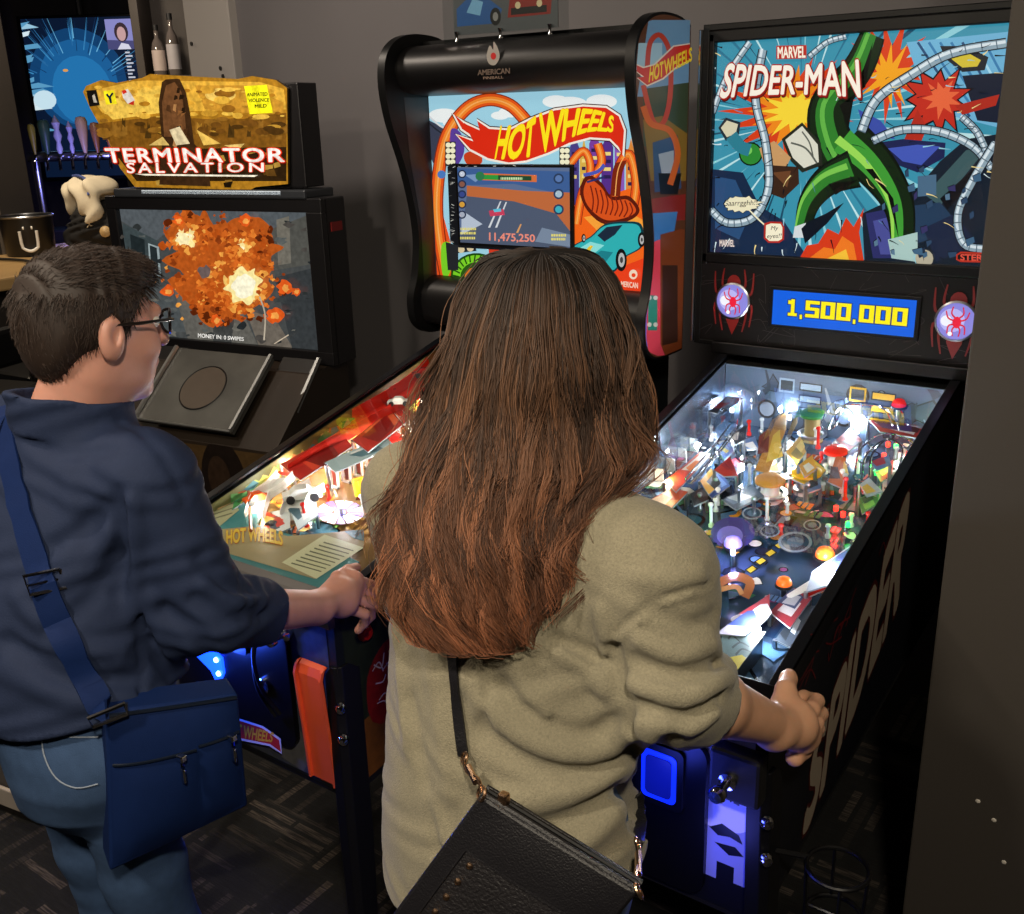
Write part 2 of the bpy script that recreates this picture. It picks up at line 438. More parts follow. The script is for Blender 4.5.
# ================================================================== the room
def carpet_mat():
    m = bpy.data.materials.new('carpet'); m.use_nodes = True; nt = m.node_tree; b = nt.nodes['Principled BSDF']
    tc = nt.nodes.new('ShaderNodeTexCoord')
    def bricks(rot, sc):
        mp = nt.nodes.new('ShaderNodeMapping'); mp.inputs['Rotation'].default_value = (0, 0, rot)
        nt.links.new(tc.outputs['Object'], mp.inputs['Vector'])
        br = nt.nodes.new('ShaderNodeTexBrick'); br.inputs['Scale'].default_value = sc
        br.inputs['Color1'].default_value = (0.004, 0.004, 0.004, 1); br.inputs['Color2'].default_value = (0.16, 0.125, 0.10, 1)
        br.inputs['Mortar'].default_value = (0.006, 0.006, 0.006, 1); br.inputs['Mortar Size'].default_value = 0.06
        br.inputs['Bias'].default_value = -0.35; br.inputs['Brick Width'].default_value = 2.6; br.inputs['Row Height'].default_value = 0.3
        nt.links.new(mp.outputs[0], br.inputs['Vector'])
        # woven streaks along the strip
        mp2 = nt.nodes.new('ShaderNodeMapping'); mp2.inputs['Rotation'].default_value = (0, 0, rot); mp2.inputs['Scale'].default_value = (6, 90, 1)
        nt.links.new(tc.outputs['Object'], mp2.inputs['Vector'])
        nz = nt.nodes.new('ShaderNodeTexNoise'); nz.inputs['Scale'].default_value = 3; nz.inputs['Detail'].default_value = 4
        nt.links.new(mp2.outputs[0], nz.inputs['Vector'])
        rp = nt.nodes.new('ShaderNodeMapRange'); rp.inputs[1].default_value = 0.42; rp.inputs[2].default_value = 0.62
        nt.links.new(nz.outputs['Fac'], rp.inputs[0])
        mu = nt.nodes.new('ShaderNodeMix'); mu.data_type = 'RGBA'; mu.blend_type = 'MULTIPLY'; mu.inputs[0].default_value = 0.85
        nt.links.new(br.outputs['Color'], mu.inputs[6]); nt.links.new(rp.outputs[0], mu.inputs[7])
        return mu.outputs[2]
    a = bricks(0.0, 9); c = bricks(PI/2, 9)
    ck = nt.nodes.new('ShaderNodeTexChecker'); ck.inputs['Scale'].default_value = 3.4
    nt.links.new(tc.outputs['Object'], ck.inputs['Vector'])
    mx = nt.nodes.new('ShaderNodeMix'); mx.data_type = 'RGBA'
    nt.links.new(ck.outputs['Fac'], mx.inputs[0]); nt.links.new(a, mx.inputs[6]); nt.links.new(c, mx.inputs[7])
    nt.links.new(mx.outputs[2], b.inputs['Base Color']); b.inputs['Roughness'].default_value = 0.95
    nz = nt.nodes.new('ShaderNodeTexNoise'); nz.inputs['Scale'].default_value = 700
    bp = nt.nodes.new('ShaderNodeBump'); bp.inputs['Strength'].default_value = 0.6; bp.inputs['Distance'].default_value = 0.004
    nt.links.new(tc.outputs['Object'], nz.inputs['Vector']); nt.links.new(nz.outputs['Fac'], bp.inputs['Height']); nt.links.new(bp.outputs[0], b.inputs['Normal'])
    return m
M_wall = pm('wall_paint', '#5d5a5c', 0.75, var=0.10, scale=3, bump=0.15, bscale=60)
M_wallr = pm('wall_paint_brown', '#3b3631', 0.8, var=0.06, scale=4, bump=0.12, bscale=80)
M_strip = pm('wall_strip_paint', '#918c88', 0.7, var=0.06, scale=3)
M_black = pm('black_satin', '#0a0a0b', 0.42, var=0.2, spec=0.22)
M_blackm = pm('black_matte', '#0c0c0d', 0.6, var=0.2, bump=0.1)
M_chrome = pm('chrome', '#d8d8da', 0.12, 1.0, var=0.05)
M_steel = pm('brushed_steel', '#a9abb0', 0.3, 1.0, var=0.08)
M_ceil = pm('ceiling_paint', '#3a3938', 0.9)

tag(MB().box((-1.5, -1.0, -0.03), (11, 9, 0.06)).build('floor', carpet_mat()), None, None, kind='structure')
tag(MB().box((-1.5, -1.0, 2.83), (11, 9, 0.06)).build('ceiling', M_ceil), None, None, kind='structure')
wb = tag(MB().box((-1.235, 0.61, 1.4), (3.31, 0.1, 2.8)).build('wall_back', M_wall), None, None, kind='structure')
t1 = tag(MB().box((-2.755, 0.545, 1.4), (0.27, 0.05, 2.8), ch=0.004).build('trim_1', M_strip), None, None, kind='structure')
mb = MB()
for x, z in ((-2.70, 1.93), (-2.69, 1.90), (-2.86, 2.03)): mb.lathe([(0.0, 0), (0.008, 0.001), (0.008, 0.004)], 10, (x, 0.519, z), (0, -1, 0))
mb.build('screw_hole', M_blackm, t1)
wr = tag(MB().box((1.80, 0.02, 1.4), (2.79, 1.24, 2.8), ch=0.004).build('wall_right', M_wallr), None, None, kind='structure')
mb = MB()
for x, y in ((978, 801), (994, 820), (1004, 862)):
    P = rayhit(x, y, (0, -0.6, 0), (0, -1, 0)); mb.lathe([(0.0045, 0.0), (0.003, 0.0015), (0.0, 0.002)], 8, (P[0], -0.6005, P[2]), (0, -1, 0), cap=False)
mb.build('chipped_spot', pm('bare_plaster', '#d6cfc4', 0.8), wr)
tag(MB().box((-1.5, -5.5, 1.4), (11, 0.1, 2.8)).build('wall_front', M_wallr), None, None, kind='structure')
tag(MB().box((3.9, -3.0, 1.4), (0.1, 5.0, 2.8)).build('wall_side', M_wallr), None, None, kind='structure')
# the bar room beyond the end of the wall
tag(MB().box((-6.95, -1.0, 1.4), (0.1, 9.0, 2.8)).build('wall_left', pm('bar_wall', '#2a2730', 0.8)), None, None, kind='structure')
tag(MB().box((-4.92, 3.45, 1.4), (4.05, 0.1, 2.8)).build('wall_bar', pm('bar_wall', '#2a2730', 0.8)), None, None, kind='structure')
# ================================================================== pinball machines: shared cabinet
YF, HWID = -1.07, 0.2825
A_glow = artmat('backlit_print', 0.9, 0.25, 0.15)
A_screen = artmat('screen_print', 0.95, 0.3, 0.05)
A_print = artmat('gloss_print', 0.0, 0.4, 0.9)
A_dim = artmat('cabinet_print', 0.0, 0.4, 0.8, noise=0.25)
M_glass = thin_glass('tempered_glass', (0.97, 0.98, 0.98), 1.25)
M_clear = thin_glass('clear_plastic', (0.93, 0.95, 0.97), 2.2)
M_acryl = thin_glass('acrylic', (0.9, 0.92, 0.92), 2.0)
def railz(y): return 0.885+(y+1.07)*(1.135-0.885)/1.05
PY = -1.042
def pz(y): return 0.838+(y-PY)*0.1289           # playfield surface
PN = Vector((0, -0.1289, 1)).normalized()
def cabinet(root, mside, mrail, mlock, mleg):
    prof = [(-1.07, 0.48), (-1.07, railz(-1.07)-0.012), (-0.02, railz(-0.02)-0.012), (0.25, railz(-0.02)-0.012), (0.25, 0.60)]
    for sx in (-1, 1):
        MB().prism(prof, (sx*HWID, 0, 0), (0, 1, 0), (0, 0, 1), (-sx, 0, 0), 0.018).build('side_panel', mside, root)
        mb = MB()
        rp = [(PY, railz(PY)-0.045), (PY, railz(PY)+0.004), (-0.02, railz(-0.02)+0.004), (-0.02, railz(-0.02)-0.045)]
        mb.prism(rp, (sx*(HWID+0.003), 0, 0), (0, 1, 0), (0, 0, 1), (-sx, 0, 0), 0.003)
        rp = [(PY, railz(PY)-0.004), (PY, railz(PY)+0.004), (-0.02, railz(-0.02)+0.004), (-0.02, railz(-0.02)-0.004)]
        mb.prism(rp, (sx*(HWID+0.003), 0, 0), (0, 1, 0), (0, 0, 1), (-sx, 0, 0), 0.022)
        mb.build('side_rail', mrail, root, bevel=0.002)
        fb = MB().lathe([(0.017, 0), (0.017, 0.006), (0.012, 0.012), (0.0, 0.013)], 20, (sx*HWID, -0.995, 0.80), (sx, 0, 0), cap=False)
        fb.build('flipper_button', pm('button_red', '#a01818', 0.3), root, True)
    MB().box((0, YF+0.009, 0.675), (2*HWID-0.036, 0.018, 0.39)).build('front_panel', mside, root)
    MB().box((0, 0.241, 0.86), (2*HWID-0.036, 0.018, 0.52)).build('rear_panel', M_blackm, root)
    MB().prism([(-1.068, 0.468), (0.248, 0.588), (0.248, 0.600), (-1.068, 0.480)], (-HWID, 0, 0), (0, 1, 0), (0, 0, 1), (1, 0, 0), 2*HWID).build('bottom_panel', M_blackm, root)
    # lock bar across the front
    pr_ = [(-1.085, 0.845), (-1.088, 0.868), (-1.078, 0.884), (-1.062, 0.892), (PY, 0.898), (PY, 0.886), (-1.058, 0.878), (-1.07, 0.868), (-1.07, 0.845)]
    MB().prism(pr_, (-HWID-0.006, 0, 0), (0, 1, 0), (0, 0, 1), (1, 0, 0), 2*HWID+0.012).build('lock_bar', mlock, root, bevel=0.002)
    g = [(PY, railz(PY)-0.010), (-0.02, railz(-0.02)-0.010), (-0.02, railz(-0.02)-0.006), (PY, railz(PY)-0.006)]
    MB().prism(g, (-HWID+0.02, 0, 0), (0, 1, 0), (0, 0, 1), (1, 0, 0), 2*HWID-0.04).build('glass', M_glass, root)
    # legs: folded sheet with a ridge at the corner
    for sx in (-1, 1):
        for yc, sy, zt in ((YF, -1, 0.74), (0.25, 1, 0.86)):
            mb = MB(); t = 0.006; zb = 0.03; ex = 0.035
            for z0, z1 in ((zb, zt),):
                def ring(z, wv):
                    e = ex*(zt-z)/(zt-zb); cx, cy = sx*(HWID+t+e), yc+sy*(t+e)
                    wf = wv*0.62
                    return [(cx-sx*wf, cy, z), (cx-sx*0.012, cy, z), (cx, cy-sy*0.012, z), (cx, cy-sy*wv, z), (cx-sx*t, cy-sy*wv, z), (cx-sx*t, cy-sy*0.014, z), (cx-sx*0.014, cy-sy*t, z), (cx-sx*wf, cy-sy*t, z)]
                rs = [ring(zt+0.02, 0.03), ring(zt, 0.058), ring(0.40, 0.058), ring(zb, 0.045)]
                vs = [p for r in rs for p in r]
                fs = [(i*8+k, i*8+(k+1) % 8, (i+1)*8+(k+1) % 8, (i+1)*8+k) for i in range(3) for k in range(8)]
                fs += [tuple(range(8)), tuple(range(24, 32))]
                mb.add(vs, fs)
            lg = mb.build('leg', mleg, root, bevel=0.0015)
            cx, cy = sx*(HWID+t+ex), yc+sy*(t+ex)
            MB().lathe([(0.020, 0), (0.020, 0.008), (0.007, 0.014), (0.007, 0.06)], 14, (cx-sx*0.015, cy-sy*0.015, 0.0)).build('leveler_foot', M_steel, lg, True)
            for zz in (zt-0.06, zt-0.125):
                e = ex*(zt-zz)/(zt-zb)
                b = MB().lathe([(0.011, 0), (0.011, 0.004), (0.008, 0.010), (0.0, 0.012)], 14, (sx*(HWID+t+e)-sx*0.004, yc+sy*(t+e)-sy*0.004, zz), (sx, sy*1.0, 0), cap=False)
                b.build('leg_bolt', M_chrome, lg, True)
def playbase(root, c0, wpos):
    """the sloping board and the walls round it; returns (part, art)"""
    pf = MB().prism([(PY, pz(PY)-0.014), (-0.03, pz(-0.03)-0.014), (-0.03, pz(-0.03)), (PY, pz(PY))], (-0.262, 0, 0), (0, 1, 0), (0, 0, 1), (1, 0, 0), 0.524).build('playfield', pm('playfield_wood', '#6a5a44', 0.3), root)
    vdir = Vector((0, 1, 0.1289)).normalized()
    a = Art((-0.26, PY, pz(PY)+0.0006), (1, 0, 0), tuple(vdir), tuple(PN), 0.52, (-0.03-PY)*1.0083, world=wpos)
    a.poly([(0, 0), (0.52, 0), (0.52, a.h), (0, a.h)], c0)
    return pf, a
LAMP = 2.8
class Field:
    """places things on a playfield by photo pixel (x, y) at height h above the board"""
    def __init__(s, pf, wpos): s.pf = pf; s.w = np.array(wpos, float)
    def at(s, x, y, h=0.0):
        o = s.w+np.array((0, PY, pz(PY)))+np.array(PN)*h
        p = Vector(rayhit(x, y, o, np.array(PN))-s.w)
        hm = railz(p.y)-pz(p.y)-0.022                      # stay under the glass and between the sides
        if h > hm: p -= PN*(h-hm)
        p.x = min(max(p.x, -0.250), 0.250); p.y = min(p.y, -0.04)
        return p
    def post(s, x, y, mat, h=0.035):
        p = s.at(x, y); MB().lathe([(0.006, 0), (0.006, 0.006), (0.0035, 0.010), (0.0035, h-0.008), (0.006, h-0.004), (0.005, h), (0, h+0.002)], 9, p, PN, cap=False).build('post', mat, s.pf, True)
    def dome(s, x, y, mat, r=0.016, h=0.03):
        p = s.at(x, y, h)
        d = MB().lathe([(r, 0), (r*0.97, r*0.35), (r*0.75, r*0.8), (r*0.4, r*1.0), (0, r*1.06)], 16, p, PN, cap=False).build('flasher_dome', mat, s.pf, True)
        MB().lathe([(r*1.15, -0.004), (r*1.15, 0.001), (0.004, 0.001)], 14, p, PN).build('dome_base', M_blackm, d, True)
        MB().tube([p-PN*h, p-PN*0.003], 0.005, 7).build('dome_post', M_steel, d, True)
    def bulb(s, x, y, color, power=0.3, h=0.02, e=12):
        p = s.at(x, y, h)
        m = pm('led_'+color.strip('#'), color, 0.3, emit=color, es=e)
        b = MB().lathe([(0.0045, -0.006), (0.005, 0), (0.0045, 0.004), (0, 0.006)], 10, p, PN, cap=False).build('lamp_bulb', m, s.pf, True)
        MB().tube([p-PN*h, p-PN*0.005], 0.004, 7).build('lamp_socket', M_steel, b, True)
        if power: point('playfield_lamp', tuple(p+PN*0.02), power*LAMP, hexc(color), 0.008, s.pf)
    def plastic(s, pts, art, h=0.04, name='plastic', clear=False):
        """printed sheet on posts; pts photo pixels, art = list of (pts, colour) on top"""
        P = [s.at(x, y, h) for x, y in pts]
        o = P[0]; u = Vector((1, 0, 0)); v = PN.cross(u).normalized()
        q = [((p-o).dot(u), (p-o).dot(v)) for p in P]
        if abs(sum(q[i-1][0]*q[i][1]-q[i][0]*q[i-1][1] for i in range(len(q)))) < 8e-5: return None
        pl = MB().prism(q, o, u, v, -PN, 0.003, ).build(name, M_clear if clear else pm('plastic_edge', '#9aa4ad', 0.2), s.pf)
        if art:
            xs = [a for a, b in q]; ys = [b for a, b in q]
            A = Art(tuple(o+PN*0.0004), tuple(u), tuple(v), tuple(PN), 9, 9, world=s.w); A.step = 0.0001
            A.poly(q, art[0], False)
            rr = random.Random(len(pts)*7+int(pts[0][0]))
            for c in art[1:]:
                cx, cy = sum(xs)/len(xs), sum(ys)/len(ys); sc = rr.uniform(0.45, 0.8); ox, oy = rr.uniform(-.2, .2)*(max(xs)-min(xs)), rr.uniform(-.2, .2)*(max(ys)-min(ys))
                A.poly(clip([(cx+(a-cx)*sc+ox, cy+(b-cy)*sc*rr.uniform(.4, 1)+oy) for a, b in q], min(xs), min(ys), max(xs), max(ys)), c, False)
            A.build('plastic_print', A_print, pl)
        for a, b in ((q[0], 0), (q[len(q)//2], 1)):
            p = o+u*a[0]*0.94+v*a[1]*0.94
            MB().tube([p-PN*h, p], 0.004, 7).build('plastic_post', M_steel, pl, True)
        return pl
    def wire(s, pts, name='wire_ramp', gap=0.020, mat=None):
        """two-rail wire track with cross hoops; pts (x, y, h)"""
        P = [s.at(*p) for p in pts]; P = [Vector(p) for p in spline([tuple(p) for p in P], 7)]
        mb = MB(); L, R_, Bt = [], [], []
        for i, p in enumerate(P):
            t = (P[min(i+1, len(P)-1)]-P[max(i-1, 0)]).normalized(); sd = t.cross(PN).normalized()
            L.append(p+sd*gap); R_.append(p-sd*gap); Bt.append(p-PN*gap*0.7)
        for q in (L, R_, Bt): mb.tube(q, 0.0022, 6)
        for i in range(0, len(P), 5): mb.tube([L[i], (L[i]+Bt[i])/2-PN*0.004, Bt[i], (R_[i]+Bt[i])/2-PN*0.004, R_[i]], 0.0016, 5)
        return mb.build(name, mat or M_chrome, s.pf, True)
    def ramp(s, pts, wd=0.045, wall=0.028, mat=None, name='plastic_ramp'):
        """clear U-shaped ramp along pts (x, y, h)"""
        P = [s.at(*p) for p in pts]; P = [Vector(p) for p in spline([tuple(p) for p in P], 7)]
        mb = MB(); vs = []
        for i, p in enumerate(P):
            t = (P[min(i+1, len(P)-1)]-P[max(i-1, 0)]).normalized(); sd = t.cross(PN).normalized()*wd/2
            vs += [p+sd+PN*wall, p+sd*0.96, p-sd*0.96, p-sd+PN*wall, p-sd*1.06+PN*wall, p-sd*1.04-PN*0.002, p+sd*1.04-PN*0.002, p+sd*1.06+PN*wall]
        fs = [(i*8+k, i*8+(k+1) % 8, (i+1)*8+(k+1) % 8, (i+1)*8+k) for i in range(len(P)-1) for k in range(8)]
        n = len(vs); fs += [tuple(range(8)), tuple(range(n-8, n))]
        mb.add(vs, fs)
        return mb.build(name, mat or M_clear, s.pf, True)
    def bumper(s, x, y, cap, ring, r=0.032, h=0.05):
        p = s.at(x, y)
        b = MB().lathe([(r*0.85, 0), (r*0.85, 0.012), (r*0.6, 0.016), (r*0.6, h-0.008), (r*0.8, h-0.006)], 20, p, PN).build('bumper_body', ring, s.pf, True)
        MB().lathe([(r, h-0.006), (r, h), (r*0.7, h+0.006), (0, h+0.008)], 20, p, PN, cap=False).build('bumper_cap', cap, b, True)
        MB().lathe([(r*0.9, 0.010), (r*1.15, 0.016), (r*1.15, 0.019), (r*0.9, 0.020)], 20, p, PN, cap=False).build('bumper_skirt', M_steel, b, True)
    def flipper(s, x, y, x2, y2, mat, rub):
        a, b = s.at(x, y, 0.012), s.at(x2, y2, 0.012); d = (b-a).normalized(); sd = PN.cross(d)
        out = []
        for k in range(13): t = PI/2+PI*k/12; out.append(a+d*math.cos(t)*0.012+sd*math.sin(t)*0.012)
        for k in range(9): t = -PI/2+PI*k/8; out.append(b+d*math.cos(t)*0.006+sd*math.sin(t)*0.006)
        u = Vector((1, 0, 0)); v = PN.cross(u)
        q = [((p-a).dot(u), (p-a).dot(v)) for p in out]
        f = MB().prism(q, a, u, v, PN, 0.018).build('flipper', mat, s.pf, bevel=0.002)
        MB().prism([(k[0]*1.08, k[1]*1.08) for k in q], a+PN*0.004, u, v, PN, 0.010).build('flipper_rubber', rub, f)
    def target(s, x, y, c, h=0.03, wd=0.022):
        p = s.at(x, y, h/2)
        t = MB().box(p, (wd, 0.004, h), Matrix.Rotation(math.atan(0.1289), 3, 'X'), ch=0.0015).build('target', pm('target_'+c.strip('#'), c, 0.35), s.pf)
        MB().box(p+Vector((0, 0.008, -0.004)), (0.008, 0.012, h*0.7)).build('target_bracket', M_steel, t)
def collage(a, n, cols, seed, smin_=0.012, smax_=0.05, box=None):
    """busy printed shapes of a playfield: shards, discs, arrows and stripes"""
    r = random.Random(seed); x0, y0, x1, y1 = box or (0, 0, a.w, a.h)
    for _ in range(n):
        x, y, s_ = r.uniform(x0, x1), r.uniform(y0, y1), r.uniform(smin_, smax_); c = r.choice(cols); k = r.random()
        an = r.uniform(0, PI)
        if k < 0.3: a.poly(circ(x, y, s_*0.5, 14), '#101418'); a.poly(circ(x, y, s_*0.38, 14), c)
        elif k < 0.55: a.poly(band([(x, y), (x+s_*math.cos(an), y+s_*math.sin(an)*0.6), (x+2*s_*math.cos(an+.4), y+2*s_*math.sin(an+.4))], s_*0.5, s_*0.1, 3), c)
        elif k < 0.8:
            q = [(x+s_*r.uniform(.3, 1)*math.cos(an+j*2*PI/6), y+s_*r.uniform(.3, 1)*math.sin(an+j*2*PI/6)) for j in range(6)]
            a.poly([(x+(i-x)*1.15, y+(j-y)*1.15) for i, j in q], '#0c1016'); a.poly(q, c)
        else:
            for j in range(3):
                p = [(x+j*s_*0.4, y), (x+j*s_*0.4+s_*0.28, y), (x+j*s_*0.4+s_*0.28, y+s_*0.9), (x+j*s_*0.4, y+s_*0.9)]; a.poly(p, c)
# ================================================================== the comic-print pinball machine on the right
S = empty('pinball_machine', (0, 0, 0), 0, 'black pinball machine with comic-print backglass and blue score panel reading 1,500,000', 'pinball machine')
M_srail = pm('black_rail', '#23252b', 0.3, 0.7)
M_sside = pm('navy_cabinet', '#0b0e16', 0.4, var=0.25)
cabinet(S, M_sside, M_srail, pm('black_lockbar', '#101114', 0.3, 0.5), pm('black_leg', '#0d0d10', 0.45, 0.3))
# backbox
mb = MB()
mb.box((-0.357, 0.11, 1.53), (0.016, 0.22, 0.75)); mb.box((0.357, 0.11, 1.53), (0.016, 0.22, 0.75))
mb.box((0, 0.11, 1.898), (0.70, 0.22, 0.014)); mb.box((0, 0.11, 1.160), (0.70, 0.22, 0.012)); mb.box((0, 0.213, 1.53), (0.70, 0.012, 0.73))
mb.build('backbox', M_black, S, bevel=0.002)
mb = MB()
mb.box((-0.343, 0.012, 1.62), (0.014, 0.024, 0.53)); mb.box((0.343, 0.012, 1.62), (0.014, 0.024, 0.53))
mb.box((0, 0.012, 1.878), (0.70, 0.024, 0.026)); mb.box((0, 0.012, 1.372), (0.70, 0.024, 0.024))
mb.build('backglass_frame', M_black, S, bevel=0.003)
for sx in (-1, 1): MB().box((sx*0.368, -0.001, 1.527), (0.007, 0.016, 0.735), ch=0.002).build('chrome_trim', M_chrome, S)
bgp = MB().box((0, 0.022, 1.625), (0.672, 0.006, 0.482)).build('backglass', M_blackm, S)
a = Art((-0.336, 0.0185, 1.384), (1, 0, 0), (0, 0, 1), (0, -1, 0), 0.672, 0.481)
CR = (680, 20, 2.689)
def P(*p): return p
a.poly([(0, 0), (a.w, 0), (a.w, a.h), (0, a.h)], '#3a93ad')
for k in range(46):                                             # speed lines
    t = 2*PI*k/46+random.uniform(-.05, .05); r0 = random.uniform(90, 190)
    x, y = 330, 270
    a.ppx([(x+r0*math.cos(t), y+r0*math.sin(t)), (x+620*math.cos(t-.018), y+620*math.sin(t-.018)), (x+620*math.cos(t+.018), y+620*math.sin(t+.018))], random.choice(['#8fd0dc', '#2a7390', '#bfe6ea', '#1d4f68']), CR)
a.ppx([(80, 400), (170, 410), (215, 500), (280, 540), (345, 640), (345, 700), (60, 700)], '#182b48', CR)
a.ppx([(95, 420), (150, 430), (190, 520), (160, 590), (95, 560)], '#2b4f7a', CR)
a.ppx(burst(300, 245, 90, 205, 17, 3, .8), '#d8401a', CR)
a.ppx(burst(305, 245, 70, 150, 15, 4, .8), '#f08a1c', CR)
a.ppx(burst(310, 245, 45, 105, 13, 5, .8), '#f9d83a', CR)
a.ppx(burst(565, 130, 50, 125, 13, 6, 1.2), '#d8401a', CR)
a.ppx(burst(560, 150, 30, 90, 11, 8, 1.2), '#f5a51e', CR)
# sky patch and girders top right
a.ppx([(610, 60), (900, 30), (900, 300), (700, 250), (640, 150)], '#6fb4d8', CR)
for k in range(7): a.bandpx([(640+k*30, 60), (700+k*28, 150), (780+k*25, 260)], 7, random.choice(['#3b7fb0', '#a9dcf0', '#284f78']), CR)
a.ppx([(700, 70), (770, 70), (830, 100), (820, 135), (760, 140), (715, 105)], '#20242c', CR)
a.ppx([(715, 80), (760, 80), (810, 108), (800, 125), (760, 128), (725, 100)], '#d8c23a', CR)
a.ppx([(760, 150), (880, 140), (880, 280), (800, 270)], '#141c30', CR)
# dark wreckage lower right
a.ppx([(640, 450), (700, 380), (770, 320), (900, 300), (900, 700), (500, 700), (490, 520)], '#14202e', CR)
for q, c in ((((660, 470), (770, 350), (830, 340), (700, 500)), '#3d5a5e'), (((700, 480), (790, 400), (800, 420), (720, 510)), '#0a0f16'), (((620, 500), (700, 490), (760, 560), (640, 600)), '#243c58'), (((640, 420), (690, 415), (690, 470), (640, 475)), '#4a6a86'), (((655, 560), (740, 520), (800, 600), (690, 650)), '#1d2740'), (((500, 520), (600, 500), (640, 640), (520, 640)), '#2c2f66'), (((520, 540), (560, 530), (600, 630), (540, 630)), '#4a4f96')):
    a.ppx(q, c, CR)
# red shards and blue shards
a.ppx(burst(690, 215, 60, 112, 11, 9, 1.0), '#0d0d14', CR)
a.ppx(burst(690, 215, 54, 100, 11, 9, 1.0), '#c22c1c', CR)
a.ppx(burst(705, 210, 26, 58, 9, 10, 1.0), '#e8663c', CR)
for q in (((600, 330), (640, 240), (665, 290), (640, 350)), ((740, 230), (860, 200), (850, 230), (760, 255))): a.ppx(q, '#b02a1c', CR)
for q, c in ((((530, 330), (600, 320), (715, 330), (712, 370), (640, 410), (560, 380)), '#1c2350'), (((560, 345), (640, 335), (700, 340), (650, 390), (600, 380)), '#4358b8'), (((480, 240), (540, 270), (580, 320), (500, 310)), '#3a4ea8')): a.ppx(q, c, CR)
# green ribbons of goo
def ribbon(pts, w0, w1, dark, mid, light):
    a.bandpx(pts, w0*1.12, '#07120a', CR, w1*1.12); a.bandpx(pts, w0*.96, dark, CR, w1*.96)
    a.bandpx([(x-w0*.10, y-w0*.05) for x, y in pts], w0*.55, mid, CR, w1*.5); a.bandpx([(x-w0*.20, y-w0*.08) for x, y in pts], w0*.18, light, CR, w1*.12)
ribbon([(520, 40), (480, 130), (400, 230), (410, 330), (450, 400)], 60, 120, '#10240f', '#2f7f2c', '#63b548')
ribbon([(450, 330), (530, 400), (590, 500), (600, 620)], 130, 48, '#10240f', '#3f9a35', '#9adb58')
ribbon([(470, 400), (400, 430), (350, 490), (330, 570)], 95, 34, '#10240f', '#2f7f2c', '#7ac650')
for q in (((430, 230), (500, 180), (520, 60), (470, 200), (455, 290)), ((500, 400), (560, 470), (590, 590), (575, 480), (520, 400)), ((400, 440), (480, 430), (420, 470))): a.ppx(q, '#060a07', CR)
a.ppx([(560, 590), (640, 570), (640, 650), (570, 640)], '#a9c9c4', CR); a.ppx([(310, 555), (340, 545), (335, 585), (305, 585)], '#d6dde0', CR)
# pale torn cloth, tan and brown shards, white splash
a.ppx([(275, 320), (330, 275), (380, 330), (385, 390), (330, 410), (300, 380)], '#23281f', CR); a.ppx([(285, 322), (330, 285), (372, 335), (375, 382), (335, 398), (305, 370)], '#dcdccb', CR)
a.bandpx([(300, 330), (340, 345), (370, 385)], 5, '#5c6058', CR); a.bandpx([(330, 300), (350, 330), (360, 370)], 4, '#5c6058', CR)
a.ppx(circ(192, 360, 32, 20), '#0d1a0d', CR); a.ppx(circ(192, 360, 28, 20), '#2e8a34', CR); a.ppx(circ(184, 350, 12, 14), '#79cf5c', CR)
a.ppx([(215, 345), (255, 325), (300, 370), (285, 400), (230, 395)], '#c99a66', CR); a.ppx([(225, 420), (245, 390), (320, 395), (322, 440), (280, 480), (240, 465)], '#3a2418', CR); a.ppx([(250, 410), (300, 405), (290, 450)], '#6a4228', CR)
a.ppx([(105, 290), (125, 262), (165, 275), (160, 310), (125, 325)], '#20313a', CR); a.ppx([(112, 290), (128, 270), (158, 280), (152, 305), (128, 315)], '#d9d3b4', CR)
a.bandpx([(140, 310), (165, 340), (190, 350)], 34, '#2d7f92', CR)
# ribbed steel hoses
def hose(pts, w):
    a.bandpx(pts, w*1.3, '#10161e', CR); a.bandpx(pts, w, '#8fa6b4', CR); a.bandpx([(x-w*.12, y-w*.15) for x, y in pts], w*.38, '#dbe8ee', CR)
    q = spline(pts, 8)
    for i in range(0, len(q)-1, 2):
        dx, dy = q[i+1][0]-q[i][0], q[i+1][1]-q[i][1]; l = math.hypot(dx, dy) or 1
        a.ppx([(q[i][0]-dy/l*w*.5, q[i][1]+dx/l*w*.5), (q[i][0]+dy/l*w*.5, q[i][1]-dx/l*w*.5), (q[i][0]+dy/l*w*.5+dx/l*3, q[i][1]-dx/l*w*.5+dy/l*3), (q[i][0]-dy/l*w*.5+dx/l*3, q[i][1]+dx/l*w*.5+dy/l*3)], '#5a6f7e', CR)
hose([(85, 510), (130, 545), (200, 530), (240, 450), (232, 330), (205, 210), (225, 80)], 19)
hose([(90, 250), (130, 150), (190, 60)], 14)
hose([(490, 300), (530, 215), (620, 150), (730, 90), (880, 62)], 22)
hose([(520, 325), (600, 295), (700, 300), (790, 340), (840, 400)], 20)
hose([(760, 260), (800, 300), (825, 350)], 18)
hose([(850, 330), (790, 430), (750, 520), (765, 600), (830, 615)], 20)
hose([(350, 100), (400, 60), (450, 45)], 13)
for q, c in ((((325, 640), (345, 605), (375, 600), (400, 560), (430, 575), (450, 530), (470, 555), (498, 505), (485, 570), (500, 660)), '#d63a18'), (((350, 640), (390, 610), (420, 615), (440, 580), (470, 600), (480, 650)), '#f07a22'), (((380, 650), (420, 630), (450, 615), (460, 650)), '#f7c23a'), (((330, 560), (350, 540), (395, 520), (445, 490), (400, 545), (340, 600)), '#0c1420')): a.ppx(q, c, CR)
a.ppx(circ(660, 640, 24, 14), '#b8b09a', CR)
rr = random.Random(17)
